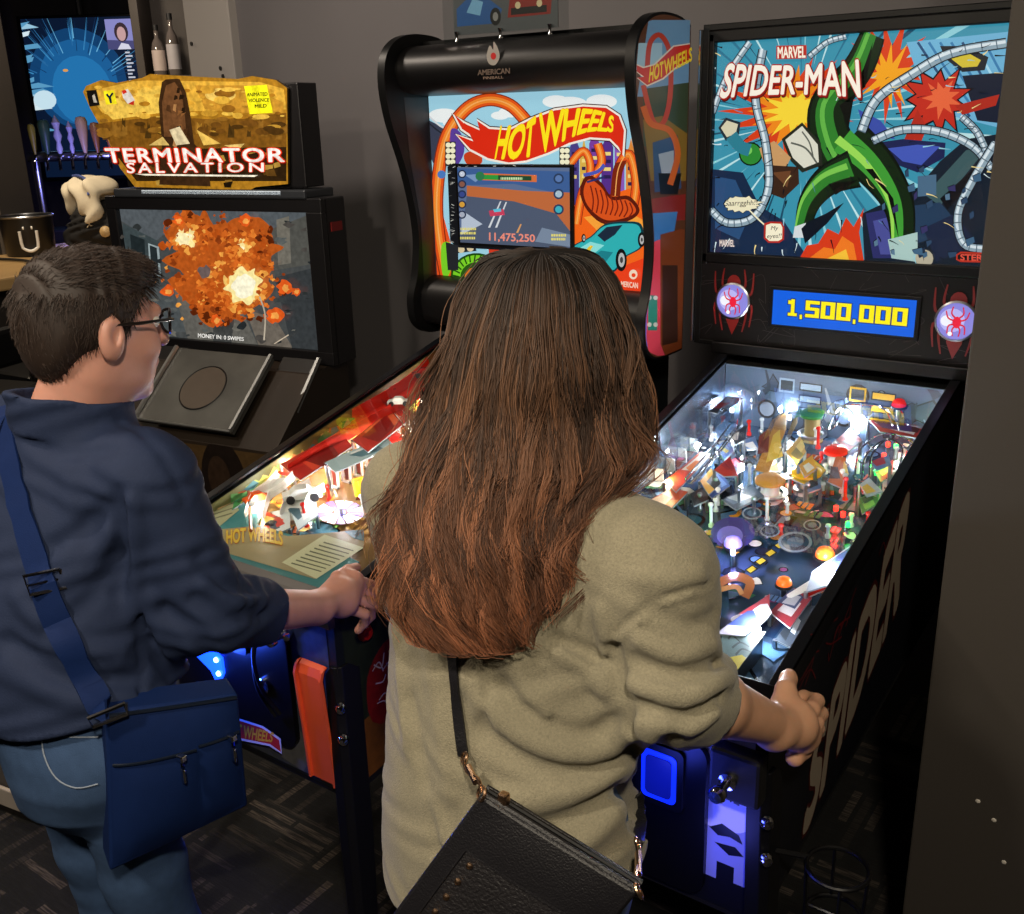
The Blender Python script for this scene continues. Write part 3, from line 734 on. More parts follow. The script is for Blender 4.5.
for k in range(130):                                            # ink strokes and debris
    x, y = rr.uniform(95, 850), rr.uniform(60, 640); t = math.atan2(y-270, x-330)+rr.uniform(-.5, .5); l = rr.uniform(10, 38)
    if 120 < x < 500 and 60 < y < 215: continue
    dk = rr.random() < .62
    a.bandpx([(x, y), (x+l*.5*math.cos(t)+rr.uniform(-3, 3), y+l*.5*math.sin(t)+rr.uniform(-3, 3)), (x+l*math.cos(t), y+l*math.sin(t))], rr.uniform(2, 5), '#0a1018' if dk else rr.choice(['#d8ecf0', '#8fc8d8', '#f0d890', '#5a88b0']), CR, .6)
for k in range(26):
    x, y = rr.uniform(500, 850), rr.uniform(380, 640); w_ = rr.uniform(8, 26)
    q = [(x, y), (x+w_, y-rr.uniform(2, 12)), (x+w_*1.1, y+rr.uniform(4, 14)), (x+w_*.2, y+rr.uniform(8, 20))]; a.ppx([(i-1.5, j-1.5) for i, j in q], '#070b12', CR); a.ppx(q, rr.choice(['#2c4460', '#3d5f7c', '#1b2a40', '#55748c', '#33315e']), CR)
# lettering
q = a.px([(266, 106), (347, 104), (347, 68), (266, 70)], CR); a.poly(q, '#b02a20'); a.textquad('MARVEL', a.px([(270, 103), (344, 101), (344, 72), (270, 74)], CR), '#f4ead8', 0.03)
def titlew(quad):
    q_ = [np.array(z) for z in quad]
    def wp(p, r):
        b0 = q_[0]+(q_[1]-q_[0])*p; t0 = q_[3]+(q_[2]-q_[3])*p; k = 1-0.10*math.sin(PI*p); P0 = b0+(t0-b0)*(0.5+(r-0.5)*(1.08-0.22*math.sin(PI*p)))
        return P0[0], P0[1]
    return wp
tq = a.px([(116, 206), (497, 204), (486, 112), (130, 122)], CR)
a.text('SPIDER-MAN', 0, 0, 1, 1, '#7c120c', 0.03, 0.12, titlew([(x+0.003, y-0.004) for x, y in tq]), '#3a0706', 0.025)
a.text('SPIDER-MAN', 0, 0, 1, 1, '#f5ecdc', 0.022, 0.12, titlew(tq), '#a81e14', 0.03)
a.ppx(burst(172, 493, 46, 60, 15, 12, .42), '#111111', CR); a.ppx(burst(172, 493, 43, 56, 15, 12, .42), '#e9e2c0', CR); a.textquad('Gaarrgghh!!', a.px([(124, 503), (218, 500), (216, 482), (126, 484)], CR), '#151515', 0.0, .2)
a.bandpx([(195, 510), (225, 540), (250, 560)], 4, '#e9e2c0', CR)
a.ppx([(234, 545), (250, 540), (280, 541), (288, 555), (287, 588), (275, 597), (245, 597), (233, 585)], '#b02a20', CR); a.ppx([(239, 550), (252, 545), (278, 546), (283, 556), (282, 586), (272, 592), (248, 592), (238, 583)], '#efe8cc', CR)
a.textquad('My', a.px([(252, 566), (272, 566), (272, 552), (252, 552)], CR), '#151515', 0.0, .2); a.textquad('eyes!!', a.px([(242, 588), (281, 587), (281, 572), (242, 573)], CR), '#151515', 0.0, .2)
a.textquad('MARVEL', a.px([(115, 606), (154, 607), (154, 590), (115, 589)], CR), '#e8d8d0', 0.03)
a.ppx([(748, 628), (760, 620), (850, 624), (850, 650), (760, 648), (748, 642)], '#b03020', CR); a.ppx([(752, 630), (762, 625), (850, 629), (850, 645), (762, 643), (752, 640)], '#1a1010', CR); a.textquad('STERN', a.px([(760, 643), (838, 645), (838, 629), (760, 627)], CR), '#d85040', 0.03)
a.build('backglass_print', A_glow, bgp)
MB().box((0, 0.006, 1.625), (0.672, 0.003, 0.482)).build('backglass_pane', thin_glass('pane_glass', (0.98, 0.98, 0.98), 0.7), S)
# speaker panel with score display and spider roundels
sp = MB().box((0, 0.012, 1.2625), (0.70, 0.02, 0.193)).build('speaker_panel', pm('speaker_panel_vinyl', '#0e0c0d', 0.5, spec=0.2), S)
a = Art((-0.35, 0.0015, 1.168), (1, 0, 0), (0, 0, 1), (0, -1, 0), 0.70, 0.19)
rr = random.Random(3)
for k in range(40):
    x, y = rr.uniform(0, .7), rr.uniform(0, .19)
    a.poly(band([(x, y), (x+rr.uniform(-.05, .05), y+rr.uniform(-.03, .03)), (x+rr.uniform(-.08, .08), y+rr.uniform(-.05, .05))], 0.0012), '#2b2524')
for cx, cz in ((-0.262, 0.102), (0.258, 0.098)):
    cx += 0.35
    for sx in (-1, 1):
        for q in (((.016, .020), (.030, .040), (.026, .078)), ((.018, .010), (.046, .020), (.050, .070)), ((.016, -.012), (.048, -.010), (.044, -.062)), ((.014, -.022), (.034, -.030), (.026, -.076))):
            a.poly(band([(cx+sx*x, cz+y) for x, y in q], 0.009, 0.003, 4), '#7c1714')
    a.poly(circ(cx, cz+.042, .018, 14, .022), '#7c1714'); a.poly([(cx-.022, cz+.01), (cx+.022, cz+.01), (cx+.016, cz-.05), (cx, cz-.085), (cx-.016, cz-.05)], '#7c1714')
a.build('speaker_panel_print', A_print, sp)
for cx, cz in ((-0.262, 1.270), (0.258, 1.266)):
    MB().lathe([(0.045, 0), (0.045, 0.006), (0.041, 0.008), (0.040, 0.004)], 28, (cx, 0.0, cz), (0, -1, 0)).build('roundel_ring', M_steel, sp, True)
    r_ = Art((cx-.05, -0.006, cz-.05), (1, 0, 0), (0, 0, 1), (0, -1, 0), .1, .1)
    r_.poly(circ(.05, .05, .040, 30), '#8b87dc'); r_.poly(circ(.042, .052, .026, 20), '#b8b6f2'); r_.poly(circ(.030, .050, .012, 14), '#f2f2ff')
    for sx in (-1, 1):
        for q in (((.0, .005), (.012, .016), (.010, .032)), ((.0, .0), (.018, .006), (.024, .022)), ((.0, -.006), (.016, -.010), (.018, -.028)), ((0, -.008), (.008, -.018), (.006, -.033))): r_.poly(band([(.052+sx*x, .050+y) for x, y in q], .004, .0025, 4), '#d8203c')
    r_.poly(circ(.052, .048, .009, 12, .013), '#e8203c'); r_.poly(circ(.040, .022, .005, 8), '#ffffff')
    r_.build('roundel_light', A_glow, sp)
MB().box((0.006, 0.003, 1.2635), (0.352, 0.012, 0.10), ch=0.002).build('display_bezel', M_black, sp)
a = Art((-0.159, -0.0035, 1.222), (1, 0, 0), (0, 0, 1), (0, -1, 0), 0.331, 0.083)
a.poly([(0, 0), (a.w, 0), (a.w, a.h), (0, a.h)], '#0a5fe0')
SEG = {'1': [(.1, 0, .95, .18), (.36, .15, .70, 1), (.08, .70, .5, .92)], '5': [(0, 0, 1, .2), (.68, .15, 1, .58), (0, .42, .9, .6), (0, .5, .32, 1), (0, .8, 1, 1)], '0': [(0, 0, 1, .2), (0, .8, 1, 1), (0, 0, .33, 1), (.67, 0, 1, 1)], ',': [(.2, -.14, .7, .12)]}
x = 0.036
for ch in '1,500,000':
    wd = 0.012 if ch == ',' else (0.026 if ch == '1' else 0.0335)
    for c_, o_ in (('#11226a', .002), ('#ffee10', 0)):
        for (p0, q0, p1, q1) in SEG[ch]: a.poly([(x+p0*wd-o_, .024+q0*.040-o_), (x+p1*wd+o_, .024+q0*.040-o_), (x+p1*wd+o_, .024+q1*.040+o_), (x+p0*wd-o_, .024+q1*.040+o_)], c_)
    x += wd+0.0035
a.build('score_display', A_screen, sp)
MB().box((0, -0.004, 1.152), (0.62, 0.02, 0.03), ch=0.003).build('backbox_lip', M_black, S)
# front: coin door, plunger housing, blue lit print
a = Art((-0.262, YF-0.0006, 0.487), (1, 0, 0), (0, 0, 1), (0, -1, 0), 0.524, 0.37)
a.poly([(0, 0), (.524, 0), (.524, .37), (0, .37)], '#8f93c8'); a.poly(circ(.47, .215, .075, 24), '#d8d6ea')
a.poly([(0, 0), (.524, 0), (.524, .05), (.5, .05), (.5, .08), (.47, .08), (.47, .045), (.43, .045), (.43, .10), (.37, .105), (.36, .06), (.2, .06), (.2, .12), (0, .12)], '#0c0d18')
for k in range(4): a.poly([(.375+k*.014, .07), (.384+k*.014, .07), (.384+k*.014, .085), (.375+k*.014, .085)], '#9fa8e8')
# caped gliders in silhouette on the moon
a.poly(band([(.44, .25), (.47, .262), (.50, .235), (.498, .20)], .006, .010), '#0c0d18'); a.poly([(.465, .262), (.492, .246), (.498, .21), (.488, .20), (.474, .235)], '#0c0d18')
a.poly([(.455, .14), (.476, .155), (.505, .145), (.512, .13), (.49, .135), (.47, .13)], '#0c0d18'); a.poly([(.465, .115), (.50, .12), (.515, .108), (.49, .10)], '#0c0d18')
a.build('front_print', A_print, S)
def rrect(w_, h_, r, n=6):
    o_ = []
    for cx, cy, a0 in ((w_/2-r, h_/2-r, 0), (-w_/2+r, h_/2-r, PI/2), (-w_/2+r, -h_/2+r, PI), (w_/2-r, -h_/2+r, 1.5*PI)):
        o_ += [(cx+r*math.cos(a0+PI/2*k/n), cy+r*math.sin(a0+PI/2*k/n)) for k in range(n+1)]
    return o_
cdoor = MB().prism(rrect(0.36, 0.29, .03), (0.01, YF, 0.635), (1, 0, 0), (0, 0, 1), (0, -1, 0), 0.012).build('coin_door', pm('coin_door_black', '#0a0a0e', 0.35, 0.4), S, bevel=0.003)
for xx in (-0.07, 0.11):
    e_ = MB().prism(rrect(0.085, 0.115, .012), (xx, YF-0.012, 0.70), (1, 0, 0), (0, 0, 1), (0, -1, 0), 0.006).build('coin_slot_frame', M_black, cdoor, bevel=0.002)
    MB().prism(rrect(0.062, 0.09, .01), (xx, YF-0.018, 0.70), (1, 0, 0), (0, 0, 1), (0, -1, 0), 0.002).build('coin_slot_light', pm('blue_backlight', '#1238d8', 0.3, emit='#1030ff', es=0.8), cdoor)
    MB().prism(rrect(0.046, 0.072, .008), (xx, YF-0.020, 0.70), (1, 0, 0), (0, 0, 1), (0, -1, 0), 0.002).build('coin_slot_plate', pm('blue_plate', '#101c58', 0.35, emit='#0c20b0', es=0.25), cdoor)
MB().box((0.02, YF-0.014, 0.60), (0.03, 0.02, 0.03), ch=0.004).build('door_lock', M_chrome, cdoor)
MB().box((0.243, YF-0.018, 0.757), (0.082, 0.034, 0.085), ch=0.006).build('plunger_housing', M_blackm, S)
mb = MB(); mb.lathe([(0.014, 0), (0.014, 0.006), (0.007, 0.008), (0.007, 0.03), (0.013, 0.034), (0.014, 0.044), (0.010, 0.05), (0, 0.051)], 16, (0.235, YF-0.034, 0.752), (0, -1, 0), cap=False); mb.build('plunger', M_chrome, S, True)
point('coin_door_lamp', (0.12, YF-0.10, 0.72), 0.9, (0.06, 0.09, 1.0), 0.04, S)
point('moon_print_lamp', (0.215, YF-0.10, 0.60), 0.5, (0.12, 0.14, 1.0), 0.03, S)
# right side lettering and web print
a = Art((HWID+0.0006, -1.05, 0.485), (0, 1, 0), (0, 0, 1), (1, 0, 0), 1.0, 0.60)
q = a.px([(802, 832), (872, 545), (912, 470), (822, 690)])
def sidew(p, r):
    B0 = np.array((0.175+0.50*p, 0.03+0.235*p)); H0 = np.array((0.02, 0.19)); P0 = B0+H0*(r*(0.9+0.5*p)); return P0[0], P0[1]
a.text('SPIDER', 0, 0, 1, 1, '#a89a88', 0.04, 0.05, sidew, '#4a1410', 0.03)
rr = random.Random(5)
for k in range(26):
    x, y = rr.uniform(.08, .5), rr.uniform(.30, .40); y += x*.2
    a.poly(band([(x, y), (x+rr.uniform(.0, .05), y+rr.uniform(-.02, .03)), (x+rr.uniform(0, .09), y+rr.uniform(-.03, .05))], .003), '#6a1016')
a.build('side_print', A_print, S)
# cup holder ring clipped to the leg
ch = MB(); cx, cy, cz = 0.385, -1.02, 0.60
ch.tube([(cx+0.047*math.cos(2*PI*k/28), cy+0.047*math.sin(2*PI*k/28), cz) for k in range(29)], 0.004, 8)
ch.tube([(cx+0.043*math.cos(2*PI*k/28), cy+0.043*math.sin(2*PI*k/28), cz-0.09) for k in range(29)], 0.004, 8)
for k in range(4): t = 2*PI*k/4+.4; ch.tube([(cx+.047*math.cos(t), cy+.047*math.sin(t), cz), (cx+.043*math.cos(t), cy+.043*math.sin(t), cz-.09)], 0.003, 6)
ch.tube([(cx-0.043, cy, cz-0.09), (cx+0.043, cy, cz-0.09)], 0.003, 6); ch.tube([(cx-0.047, cy, cz), (0.28, -1.05, cz+0.01)], 0.005, 8)
ch.build('cup_holder', pm('gloss_black', '#08080a', 0.38), S, True)

# ---------------------------------------------------------------- playfield of the comic machine
WS = (0, 0, 0)
pf, a = playbase(S, '#33465c', WS)
F = Field(pf, WS)
collage(a, 70, ['#2c4a72', '#466a94', '#1c2f4c', '#6d8aa8', '#33506a', '#8e9eae'], 21, 0.03, 0.08)
collage(a, 120, ['#5f86b0', '#b8c4cc', '#a8482c', '#d08a2c', '#2a4a86', '#7a3a6a', '#e0d8c0', '#3f7a5a', '#1a2438'], 22, 0.012, 0.035, (0.0, 0.28, 0.52, 0.95))
# inserts: yellow boxes in a diagonal row, rings, arrows
for k in range(6): x, y = 742+k*9.5, 588-k*8.2; a.ppx([(x-7, y-3), (x+1, y-8), (x+7, y-4), (x-1, y+1)], '#101418'); a.ppx([(x-5, y-3), (x+1, y-7), (x+5, y-4), (x-1, y)], '#cdb52c')
for x, y, r in ((795, 549, 17), (770, 538, 10), (812, 532, 9), (752, 520, 10)): a.ppx(circ(x, y, r, 22, r*.62), '#8796a4'); a.ppx(circ(x, y, r*.82, 22, r*.5), '#2c3a4c'); a.ppx(circ(x, y, r*.5, 18, r*.3), '#5c7086')
a.ppx(band([(716, 592), (735, 584), (750, 590), (745, 605)], 9), '#b8703a'); a.ppx(band([(712, 600), (735, 594), (742, 602)], 5), '#d89a58')
for k in range(5): a.ppx([(690+k*11, 500-k*2), (699+k*11, 498-k*2), (699+k*11, 508-k*2), (690+k*11, 510-k*2)], '#1a2230')
a.ppx(circ(733, 540, 22, 22, 16), '#4a3f86'); a.ppx(circ(730, 543, 13, 18, 10), '#8a7ae0')
a.build('playfield_print', artmat('playfield_print', 0.0, 0.12, 0.9), pf)
# inner side walls and mirrored back panel
for sx in (-1, 1):
    MB().prism([(PY, pz(PY)), (-0.03, pz(-0.03)), (-0.03, railz(-0.03)-0.012), (PY, railz(PY)-0.012)], (sx*0.2635, 0, 0), (0, 1, 0), (0, 0, 1), (-sx, 0, 0), 0.002).build('inner_blade', pm('mirror_blade', '#8e98a6', 0.18, 0.85), pf)
bp = MB().box((0, -0.028, 1.04), (0.52, 0.006, 0.155)).build('back_panel', pm('back_panel_blue', '#5b6f86', 0.4), pf)
a = Art((-0.26, -0.0315, 0.965), (1, 0, 0), (0, 0, 1), (0, -1, 0), 0.52, 0.15)
a.poly([(0, 0), (.52, 0), (.52, .19), (0, .19)], '#4a5f7a')
collage(a, 24, ['#32445c', '#6a80a0', '#8a98ac', '#283648'], 31, .02, .06)
for i, cx in enumerate((0.19, 0.36)):
    for k in range(3):
        c = '#7f9ab8' if i == 0 else '#d0a82c'
        a.poly([(cx, .110-k*.030), (cx+.055, .110-k*.030), (cx+.055, .130-k*.030), (cx, .130-k*.030)], '#182028'); a.poly([(cx+.003, .113-k*.030), (cx+.052, .113-k*.030), (cx+.052, .127-k*.030), (cx+.003, .127-k*.030)], c)
    a.poly([(cx-.05, .10), (cx-.012, .10), (cx-.012, .135), (cx-.05, .135)], '#7f9ab8' if i == 0 else '#c8a02c'); a.poly([(cx-.046, .105), (cx-.016, .105), (cx-.016, .13), (cx-.046, .13)], '#26323e')
a.build('back_panel_print', A_print, bp)
# apron, cards
ap = MB()
ap.prism([(-0.26, -1.04), (0.20, -1.04), (0.20, -0.90), (0.10, -0.875), (-0.16, -0.875), (-0.26, -0.90)], (0, 0, pz(-1.0)+0.045), (1, 0, 0), (0, 1, 0.1289), (0, 0, -1), 0.045)
# (outline given directly in x, y: shift the slope back to the front edge)
ap.v = [(x, y, pz(y)+(0.0375 if i % 12 < 6 else 0.001)) for i, (x, y, z) in enumerate(ap.v)]
apo = ap.build('apron', pm('apron_black', '#14171a', 0.3), pf)
a = Art((-0.26, PY, pz(PY)+0.0382), (1, 0, 0), tuple(Vector((0, 1, .1289)).normalized()), tuple(PN), 0.46, 0.17, world=WS)
q = a.px([(722, 636), (797, 628), (786, 663), (716, 668)]); a.poly(q, '#5f7476')
rr = random.Random(8)
for k in range(16):
    x, y = rr.uniform(722, 790), rr.uniform(632, 662); a.ppx(band([(x, y), (x+rr.uniform(4, 12), y+rr.uniform(-6, 4)), (x+rr.uniform(8, 18), y+rr.uniform(-6, 4))], 2.4, 1), rr.choice(['#8ea6a6', '#3a4648', '#aebfbd', '#28302f']))
a.ppx([(716, 660), (742, 655), (758, 668), (750, 690), (716, 690)], '#c9b83a')
a.build('apron_print', A_print, apo)
# slingshots, flippers, guides
M_white = pm('white_plastic', '#e6e6e2', 0.3); M_redp = pm('red_plastic', '#c02018', 0.25, emit='#ff2a12', es=0.12); M_yel = pm('yellow_plastic', '#d8b020', 0.3); M_grn = pm('green_plastic', '#2f7a3a', 0.3); M_blu = pm('blue_plastic', '#3a4fa8', 0.3); M_rub = pm('black_rubber', '#101012', 0.6)
M_org = pm('orange_dome', '#e8621a', 0.2, emit='#ff6a20', es=0.5); M_rdome = pm('red_dome', '#d02020', 0.2, emit='#ff2020', es=0.3); M_vio = pm('violet_dome', '#8a7ae0', 0.2, emit='#8a70ff', es=0.6)
F.plastic([(716, 634), (752, 606), (770, 594), (768, 618), (745, 636)], ['#c8c2d8', '#a83a44', '#d8d8e8', '#3c4a8a'], 0.04)
F.plastic([(806, 592), (812, 572), (850, 546), (852, 560), (838, 584)], ['#b8c2d4', '#6a2a34', '#d8dce8', '#3c4a7a'], 0.04)
F.plastic([(770, 612), (794, 588), (812, 598), (790, 628)], ['#8c2430', '#d8d0d4', '#31406a', '#b8b8c4'], 0.028)
F.flipper(738, 628, 764, 616, M_white, M_redp); F.flipper(820, 588, 790, 604, M_white, M_redp)
F.dome(825, 556, M_org, 0.018); F.dome(784, 584, M_org, 0.014); F.dome(920, 388, M_rdome, 0.016, 0.08); F.dome(733, 545, M_vio, 0.018, 0.02)
F.plastic([(775, 640), (800, 606), (815, 606), (792, 648)], ['#3c4450', '#c8ccd0', '#1a2028'], 0.02)
for x, y, c, pw, e in ((829, 572, '#eaf4ff', 0.5, 25), (758, 630, '#eaf4ff', 0.5, 25), (733, 552, '#b8b0ff', 0.25, 12), (685, 527, '#20ff50', 0.06, 5), (682, 517, '#20ff50', 0.0, 5), (848, 524, '#20ff50', 0.05, 5), (876, 472, '#20ff60', 0.05, 5), (896, 446, '#30ff60', 0.0, 5), (836, 508, '#ff2018', 0.12, 6), (843, 514, '#ff2018', 0.0, 6), (888, 444, '#ff3020', 0.05, 5), (884, 455, '#ff3020', 0.0, 5), (668, 486, '#ffd8b0', 0.35, 12), (742, 466, '#f4f8ff', 0.6, 20), (705, 455, '#f4f8ff', 0.45, 15), (790, 470, '#fff4e0', 0.4, 15), (858, 430, '#f4f8ff', 0.25, 12), (905, 470, '#f4f8ff', 0.35, 15), (800, 410, '#f4f8ff', 0.22, 12), (740, 405, '#f4f8ff', 0.25, 10), (880, 395, '#eaf0ff', 0.18, 10)):
    F.bulb(x, y, c, pw, 0.03, e)
# ramps, wire loops, coloured plastics, targets, bumpers
F.ramp([(745, 482, .03), (728, 460, .04), (726, 430, .055), (742, 408, .07), (765, 398, .08)], .05)
F.ramp([(766, 470, .03), (778, 440, .05), (790, 415, .065), (800, 395, .08)], .045)
F.ramp([(668, 470, .05), (705, 430, .06), (735, 400, .07)], .04)
F.wire([(828, 425, .09), (838, 405, .095), (862, 397, .1), (888, 405, .1), (900, 425, .095)], gap=.016)
F.wire([(862, 476, .06), (866, 452, .075), (886, 436, .085), (908, 446, .085), (913, 470, .07), (898, 498, .05), (880, 520, .035)], gap=.014)
F.wire([(690, 480, .05), (720, 445, .06), (735, 425, .06)], gap=.012)
F.wire([(858, 560, .03), (880, 520, .035), (905, 470, .045), (925, 425, .05)], gap=.010)
for pts, art, h in (
    ([(755, 470), (776, 420), (790, 408), (786, 430), (768, 474)], ['#d0942a', '#f0cf50', '#8a3a1c'], .055),
    ([(786, 452), (800, 436), (806, 452), (796, 466)], ['#c8a03c', '#8a7a3c', '#e8d070'], .05),
    ([(790, 478), (812, 458), (826, 470), (812, 488)], ['#d8b838', '#f4e060', '#6a5a1c'], .04),
    ([(828, 482), (836, 456), (846, 458), (842, 488)], ['#c86a24', '#e8c050', '#4a2a14'], .045),
    ([(650, 500), (672, 488), (688, 492), (670, 510), (652, 514)], ['#c8521c', '#f09040', '#e8d8c0'], .04),
    ([(664, 482), (700, 452), (710, 456), (676, 492)], ['#a83a1c', '#d8d8d0', '#e08030'], .045),
    ([(700, 486), (720, 470), (730, 486), (712, 498)], ['#2a4f9a', '#6a90d0', '#1a2a50'], .03),
    ([(690, 494), (708, 484), (708, 500), (694, 506)], ['#20242c', '#48505c'], .03),
    ([(858, 500), (880, 486), (884, 500), (862, 514)], ['#3f8a3c', '#7ac650', '#20401c'], .03),
    ([(866, 530), (896, 500), (900, 512), (872, 546)], ['#8a5a30', '#4a3a2c', '#c08a50'], .03),
    ([(908, 500), (930, 446), (938, 446), (916, 508)], ['#c8ccd0', '#b02a20', '#30343c'], .05),
    ([(870, 418), (905, 420), (930, 432), (925, 440), (880, 432)], ['#a82a22', '#d8d8dc', '#501414'], .06),
    ([(700, 410), (730, 392), (750, 392), (720, 414)], ['#2a2f3a', '#70808e', '#a0282a'], .07),
    ([(836, 440), (850, 428), (862, 440), (848, 452)], ['#a8241c', '#e04030', '#501010'], .05),
    ([(722, 500), (752, 484), (764, 496), (736, 510)], ['#31405a', '#5a708c', '#a8b8c4'], .02)):
    F.plastic(pts, art, h)
F.bumper(806, 492, M_yel, M_white); F.bumper(770, 500, pm('cap_amber', '#c89040', .3), M_white); F.bumper(835, 470, M_redp, M_white, .026); F.bumper(812, 440, M_grn, pm('cap_tan', '#8a7a50', .4), .03, .07)
for k in range(5): F.target(888+k*5, 486-k*9, '#e8e8e0')
for k in range(4): F.target(652+k*12, 474-k*10, '#d8d8d0', .035)
for k in range(3): F.target(720, 470+k*9, '#20242a', .03, .026)
pm_posts = [M_white, pm('clear_post', '#c8d4dc', .15), M_redp, M_steel]
rr = random.Random(12)
for k in range(70):
    x, y = rr.uniform(670, 925), rr.uniform(400, 540)
    q = F.at(x, y)
    if abs(q.x) < 0.24 and q.y < -0.06: F.post(x, y, rr.choice(pm_posts), rr.choice([.03, .04, .055]))
for k in range(22):
    x, y = rr.uniform(690, 905), rr.uniform(405, 500); q = F.at(x, y)
    if abs(q.x) < 0.22 and q.y < -0.08:
        F.plastic([(x, y), (x+rr.uniform(8, 20), y-rr.uniform(4, 14)), (x+rr.uniform(14, 24), y+rr.uniform(0, 8)), (x+rr.uniform(2, 10), y+rr.uniform(6, 14))], [rr.choice(['#d8dce0', '#c83a28', '#e0a830', '#5a7ab0', '#3a4250', '#b8c8d0']), rr.choice(['#f0f0f0', '#20242c', '#e8c850', '#a82828'])], rr.uniform(.03, .075), clear=rr.random() < .2)
# shooter lane rail
F.wire([(800, 640, .02), (850, 560, .02), (890, 490, .02)], 'lane_guide', .006)
F.plastic([(795, 650), (835, 590), (842, 592), (803, 656)], ['#2a2f36', '#8a9298'], .012)
# ================================================================== the race-track pinball machine in the middle
HP = (-0.778, -0.128, 0.0)
H = empty('pinball_machine', HP, 0, 'pinball machine with orange race-track backglass, curved black backbox and blue lit coin door', 'pinball machine')
M_hside = pm('dark_green_cabinet', '#14181a', 0.4, var=0.2)
cabinet(H, M_hside, pm('black_rail', '#15161a', 0.28, 0.6), pm('grey_lockbar', '#4c4a48', 0.4, 0.5), pm('black_leg_powder', '#101014', 0.5, 0.2))
# sculpted backbox wings
wing = spline([(0.11, 1.905), (0.05, 1.922), (-0.04, 1.925), (-0.105, 1.908), (-0.148, 1.868), (-0.16, 1.80), (-0.143, 1.71), (-0.10, 1.60), (-0.07, 1.49), (-0.06, 1.40), (-0.074, 1.31), (-0.098, 1.245), (-0.09, 1.18), (-0.04, 1.142), (0.04, 1.137), (0.11, 1.137)], 8)
WL, WR = -0.352, 0.390
for sx, xo in ((-1, WL), (1, WR)):
    MB().prism(wing, (xo, 0, 0), (0, 1, 0), (0, 0, 1), (-sx, 0, 0), 0.024).build('backbox_wing', M_black, H, smooth=True)
mb = MB(); mb.box((0.019, 0.12, 1.52), (0.70, 0.02, 0.76)); mb.box((0.019, 0.06, 1.90), (0.70, 0.12, 0.016)); mb.box((0.019, 0.06, 1.146), (0.70, 0.12, 0.016)); mb.build('backbox', M_black, H)
hood = spline([(0.02, 1.895), (-0.06, 1.893), (-0.105, 1.868), (-0.118, 1.83), (-0.10, 1.795), (-0.06, 1.778), (0.02, 1.772)], 5)
MB().prism(hood, (-0.33, 0, 0), (0, 1, 0), (0, 0, 1), (1, 0, 0), 0.698).build('backbox_hood', pm('hood_black', '#0d0c0d', 0.42, spec=0.3), H, smooth=True)
sill = spline([(0.02, 1.298), (-0.03, 1.292), (-0.062, 1.262), (-0.066, 1.215), (-0.05, 1.172), (0.02, 1.156)], 5)
MB().prism(sill, (-0.33, 0, 0), (0, 1, 0), (0, 0, 1), (1, 0, 0), 0.698).build('backbox_sill', pm('hood_black', '#121012', 0.3), H, smooth=True)
# round flame badge on the hood
a = Art((-0.06, -0.119, 1.80), (1, 0, 0), (0, 0, 1), (0, -1, 0), 0.16, 0.09); a.step = .0003
bx, bz = 0.045, 0.055
a.poly(spline([(bx-.018, bz), (bx-.012, bz-.018), (bx+.006, bz-.022), (bx+.02, bz-.006), (bx+.016, bz+.014), (bx+.004, bz+.03), (bx+.002, bz+.012), (bx-.008, bz+.022)], 4, True), '#96908a'); a.poly(circ(bx+.002, bz-.002, .008, 12), '#b01818')
a.textquad('AMERICAN', [(bx-.045, .012), (bx+.05, .012), (bx+.05, .024), (bx-.045, .024)], '#6c5c52', .02); a.textquad('PINBALL', [(bx-.028, .002), (bx+.032, .002), (bx+.032, .008), (bx-.028, .008)], '#8c7668', .0)
a.build('hood_badge', A_print, H)
bg = MB().box((0.015, 0.012, 1.535), (0.686, 0.006, 0.482)).build('backglass', M_blackm, H)
HO = np.array(HP)
a = Art((-0.326, 0.0085, 1.294), (1, 0, 0), (0, 0, 1), (0, -1, 0), 0.684, 0.482, world=HP)
CH = (360, 0, 2.856)
a.poly([(0, 0), (a.w, 0), (a.w, a.h), (0, a.h)], '#9fd3e6')
for x, y, r in ((240, 330, 34), (270, 350, 26), (560, 290, 30), (600, 300, 40), (690, 290, 34), (400, 330, 20), (430, 320, 26)): a.ppx(circ(x, y, r*1.3, 18, r*.6), '#eef4f4', CH)
# stadium edge and purple city
a.ppx([(190, 340), (250, 370), (250, 470), (215, 480), (190, 420)], '#3a3f52', CH); a.bandpx([(195, 330), (230, 360), (262, 372)], 5, '#d8dce0', CH); a.bandpx([(195, 350), (230, 378), (262, 392)], 4, '#20242e', CH)
for k, (x, y, w_, c) in enumerate(((600, 400, 26, '#4a3f86'), (628, 420, 24, '#d8b04a'), (655, 390, 30, '#7a3fa0'), (690, 400, 34, '#56308a'), (728, 380, 28, '#8a58b8'), (760, 420, 30, '#e08a3a'), (784, 400, 20, '#4a4a9a'))):
    a.ppx([(x, 600), (x, y+20), (x+w_*.3, y), (x+w_*.5, y-26), (x+w_*.7, y), (x+w_, y+20), (x+w_, 600)], c, CH)
    for j in range(4): a.ppx([(x+6, y+34+j*22), (x+w_-7, y+34+j*22), (x+w_-7, y+44+j*22), (x+6, y+44+j*22)], '#f0d880' if (j+k) % 2 else '#2a2050', CH)
# orange ground, flames
a.ppx([(600, 590), (700, 560), (830, 520), (830, 860), (560, 860), (600, 700)], '#f2661a', CH); a.ppx([(190, 560), (235, 600), (262, 700), (260, 800), (190, 800)], '#e8521c', CH); a.ppx([(190, 560), (230, 610), (245, 690), (215, 680), (190, 640)], '#2a3fc0', CH)
a.ppx([(640, 620), (760, 600), (830, 640), (830, 700), (700, 680)], '#f7a23a', CH); a.ppx([(700, 780), (830, 730), (830, 850), (720, 850)], '#e8401a', CH)
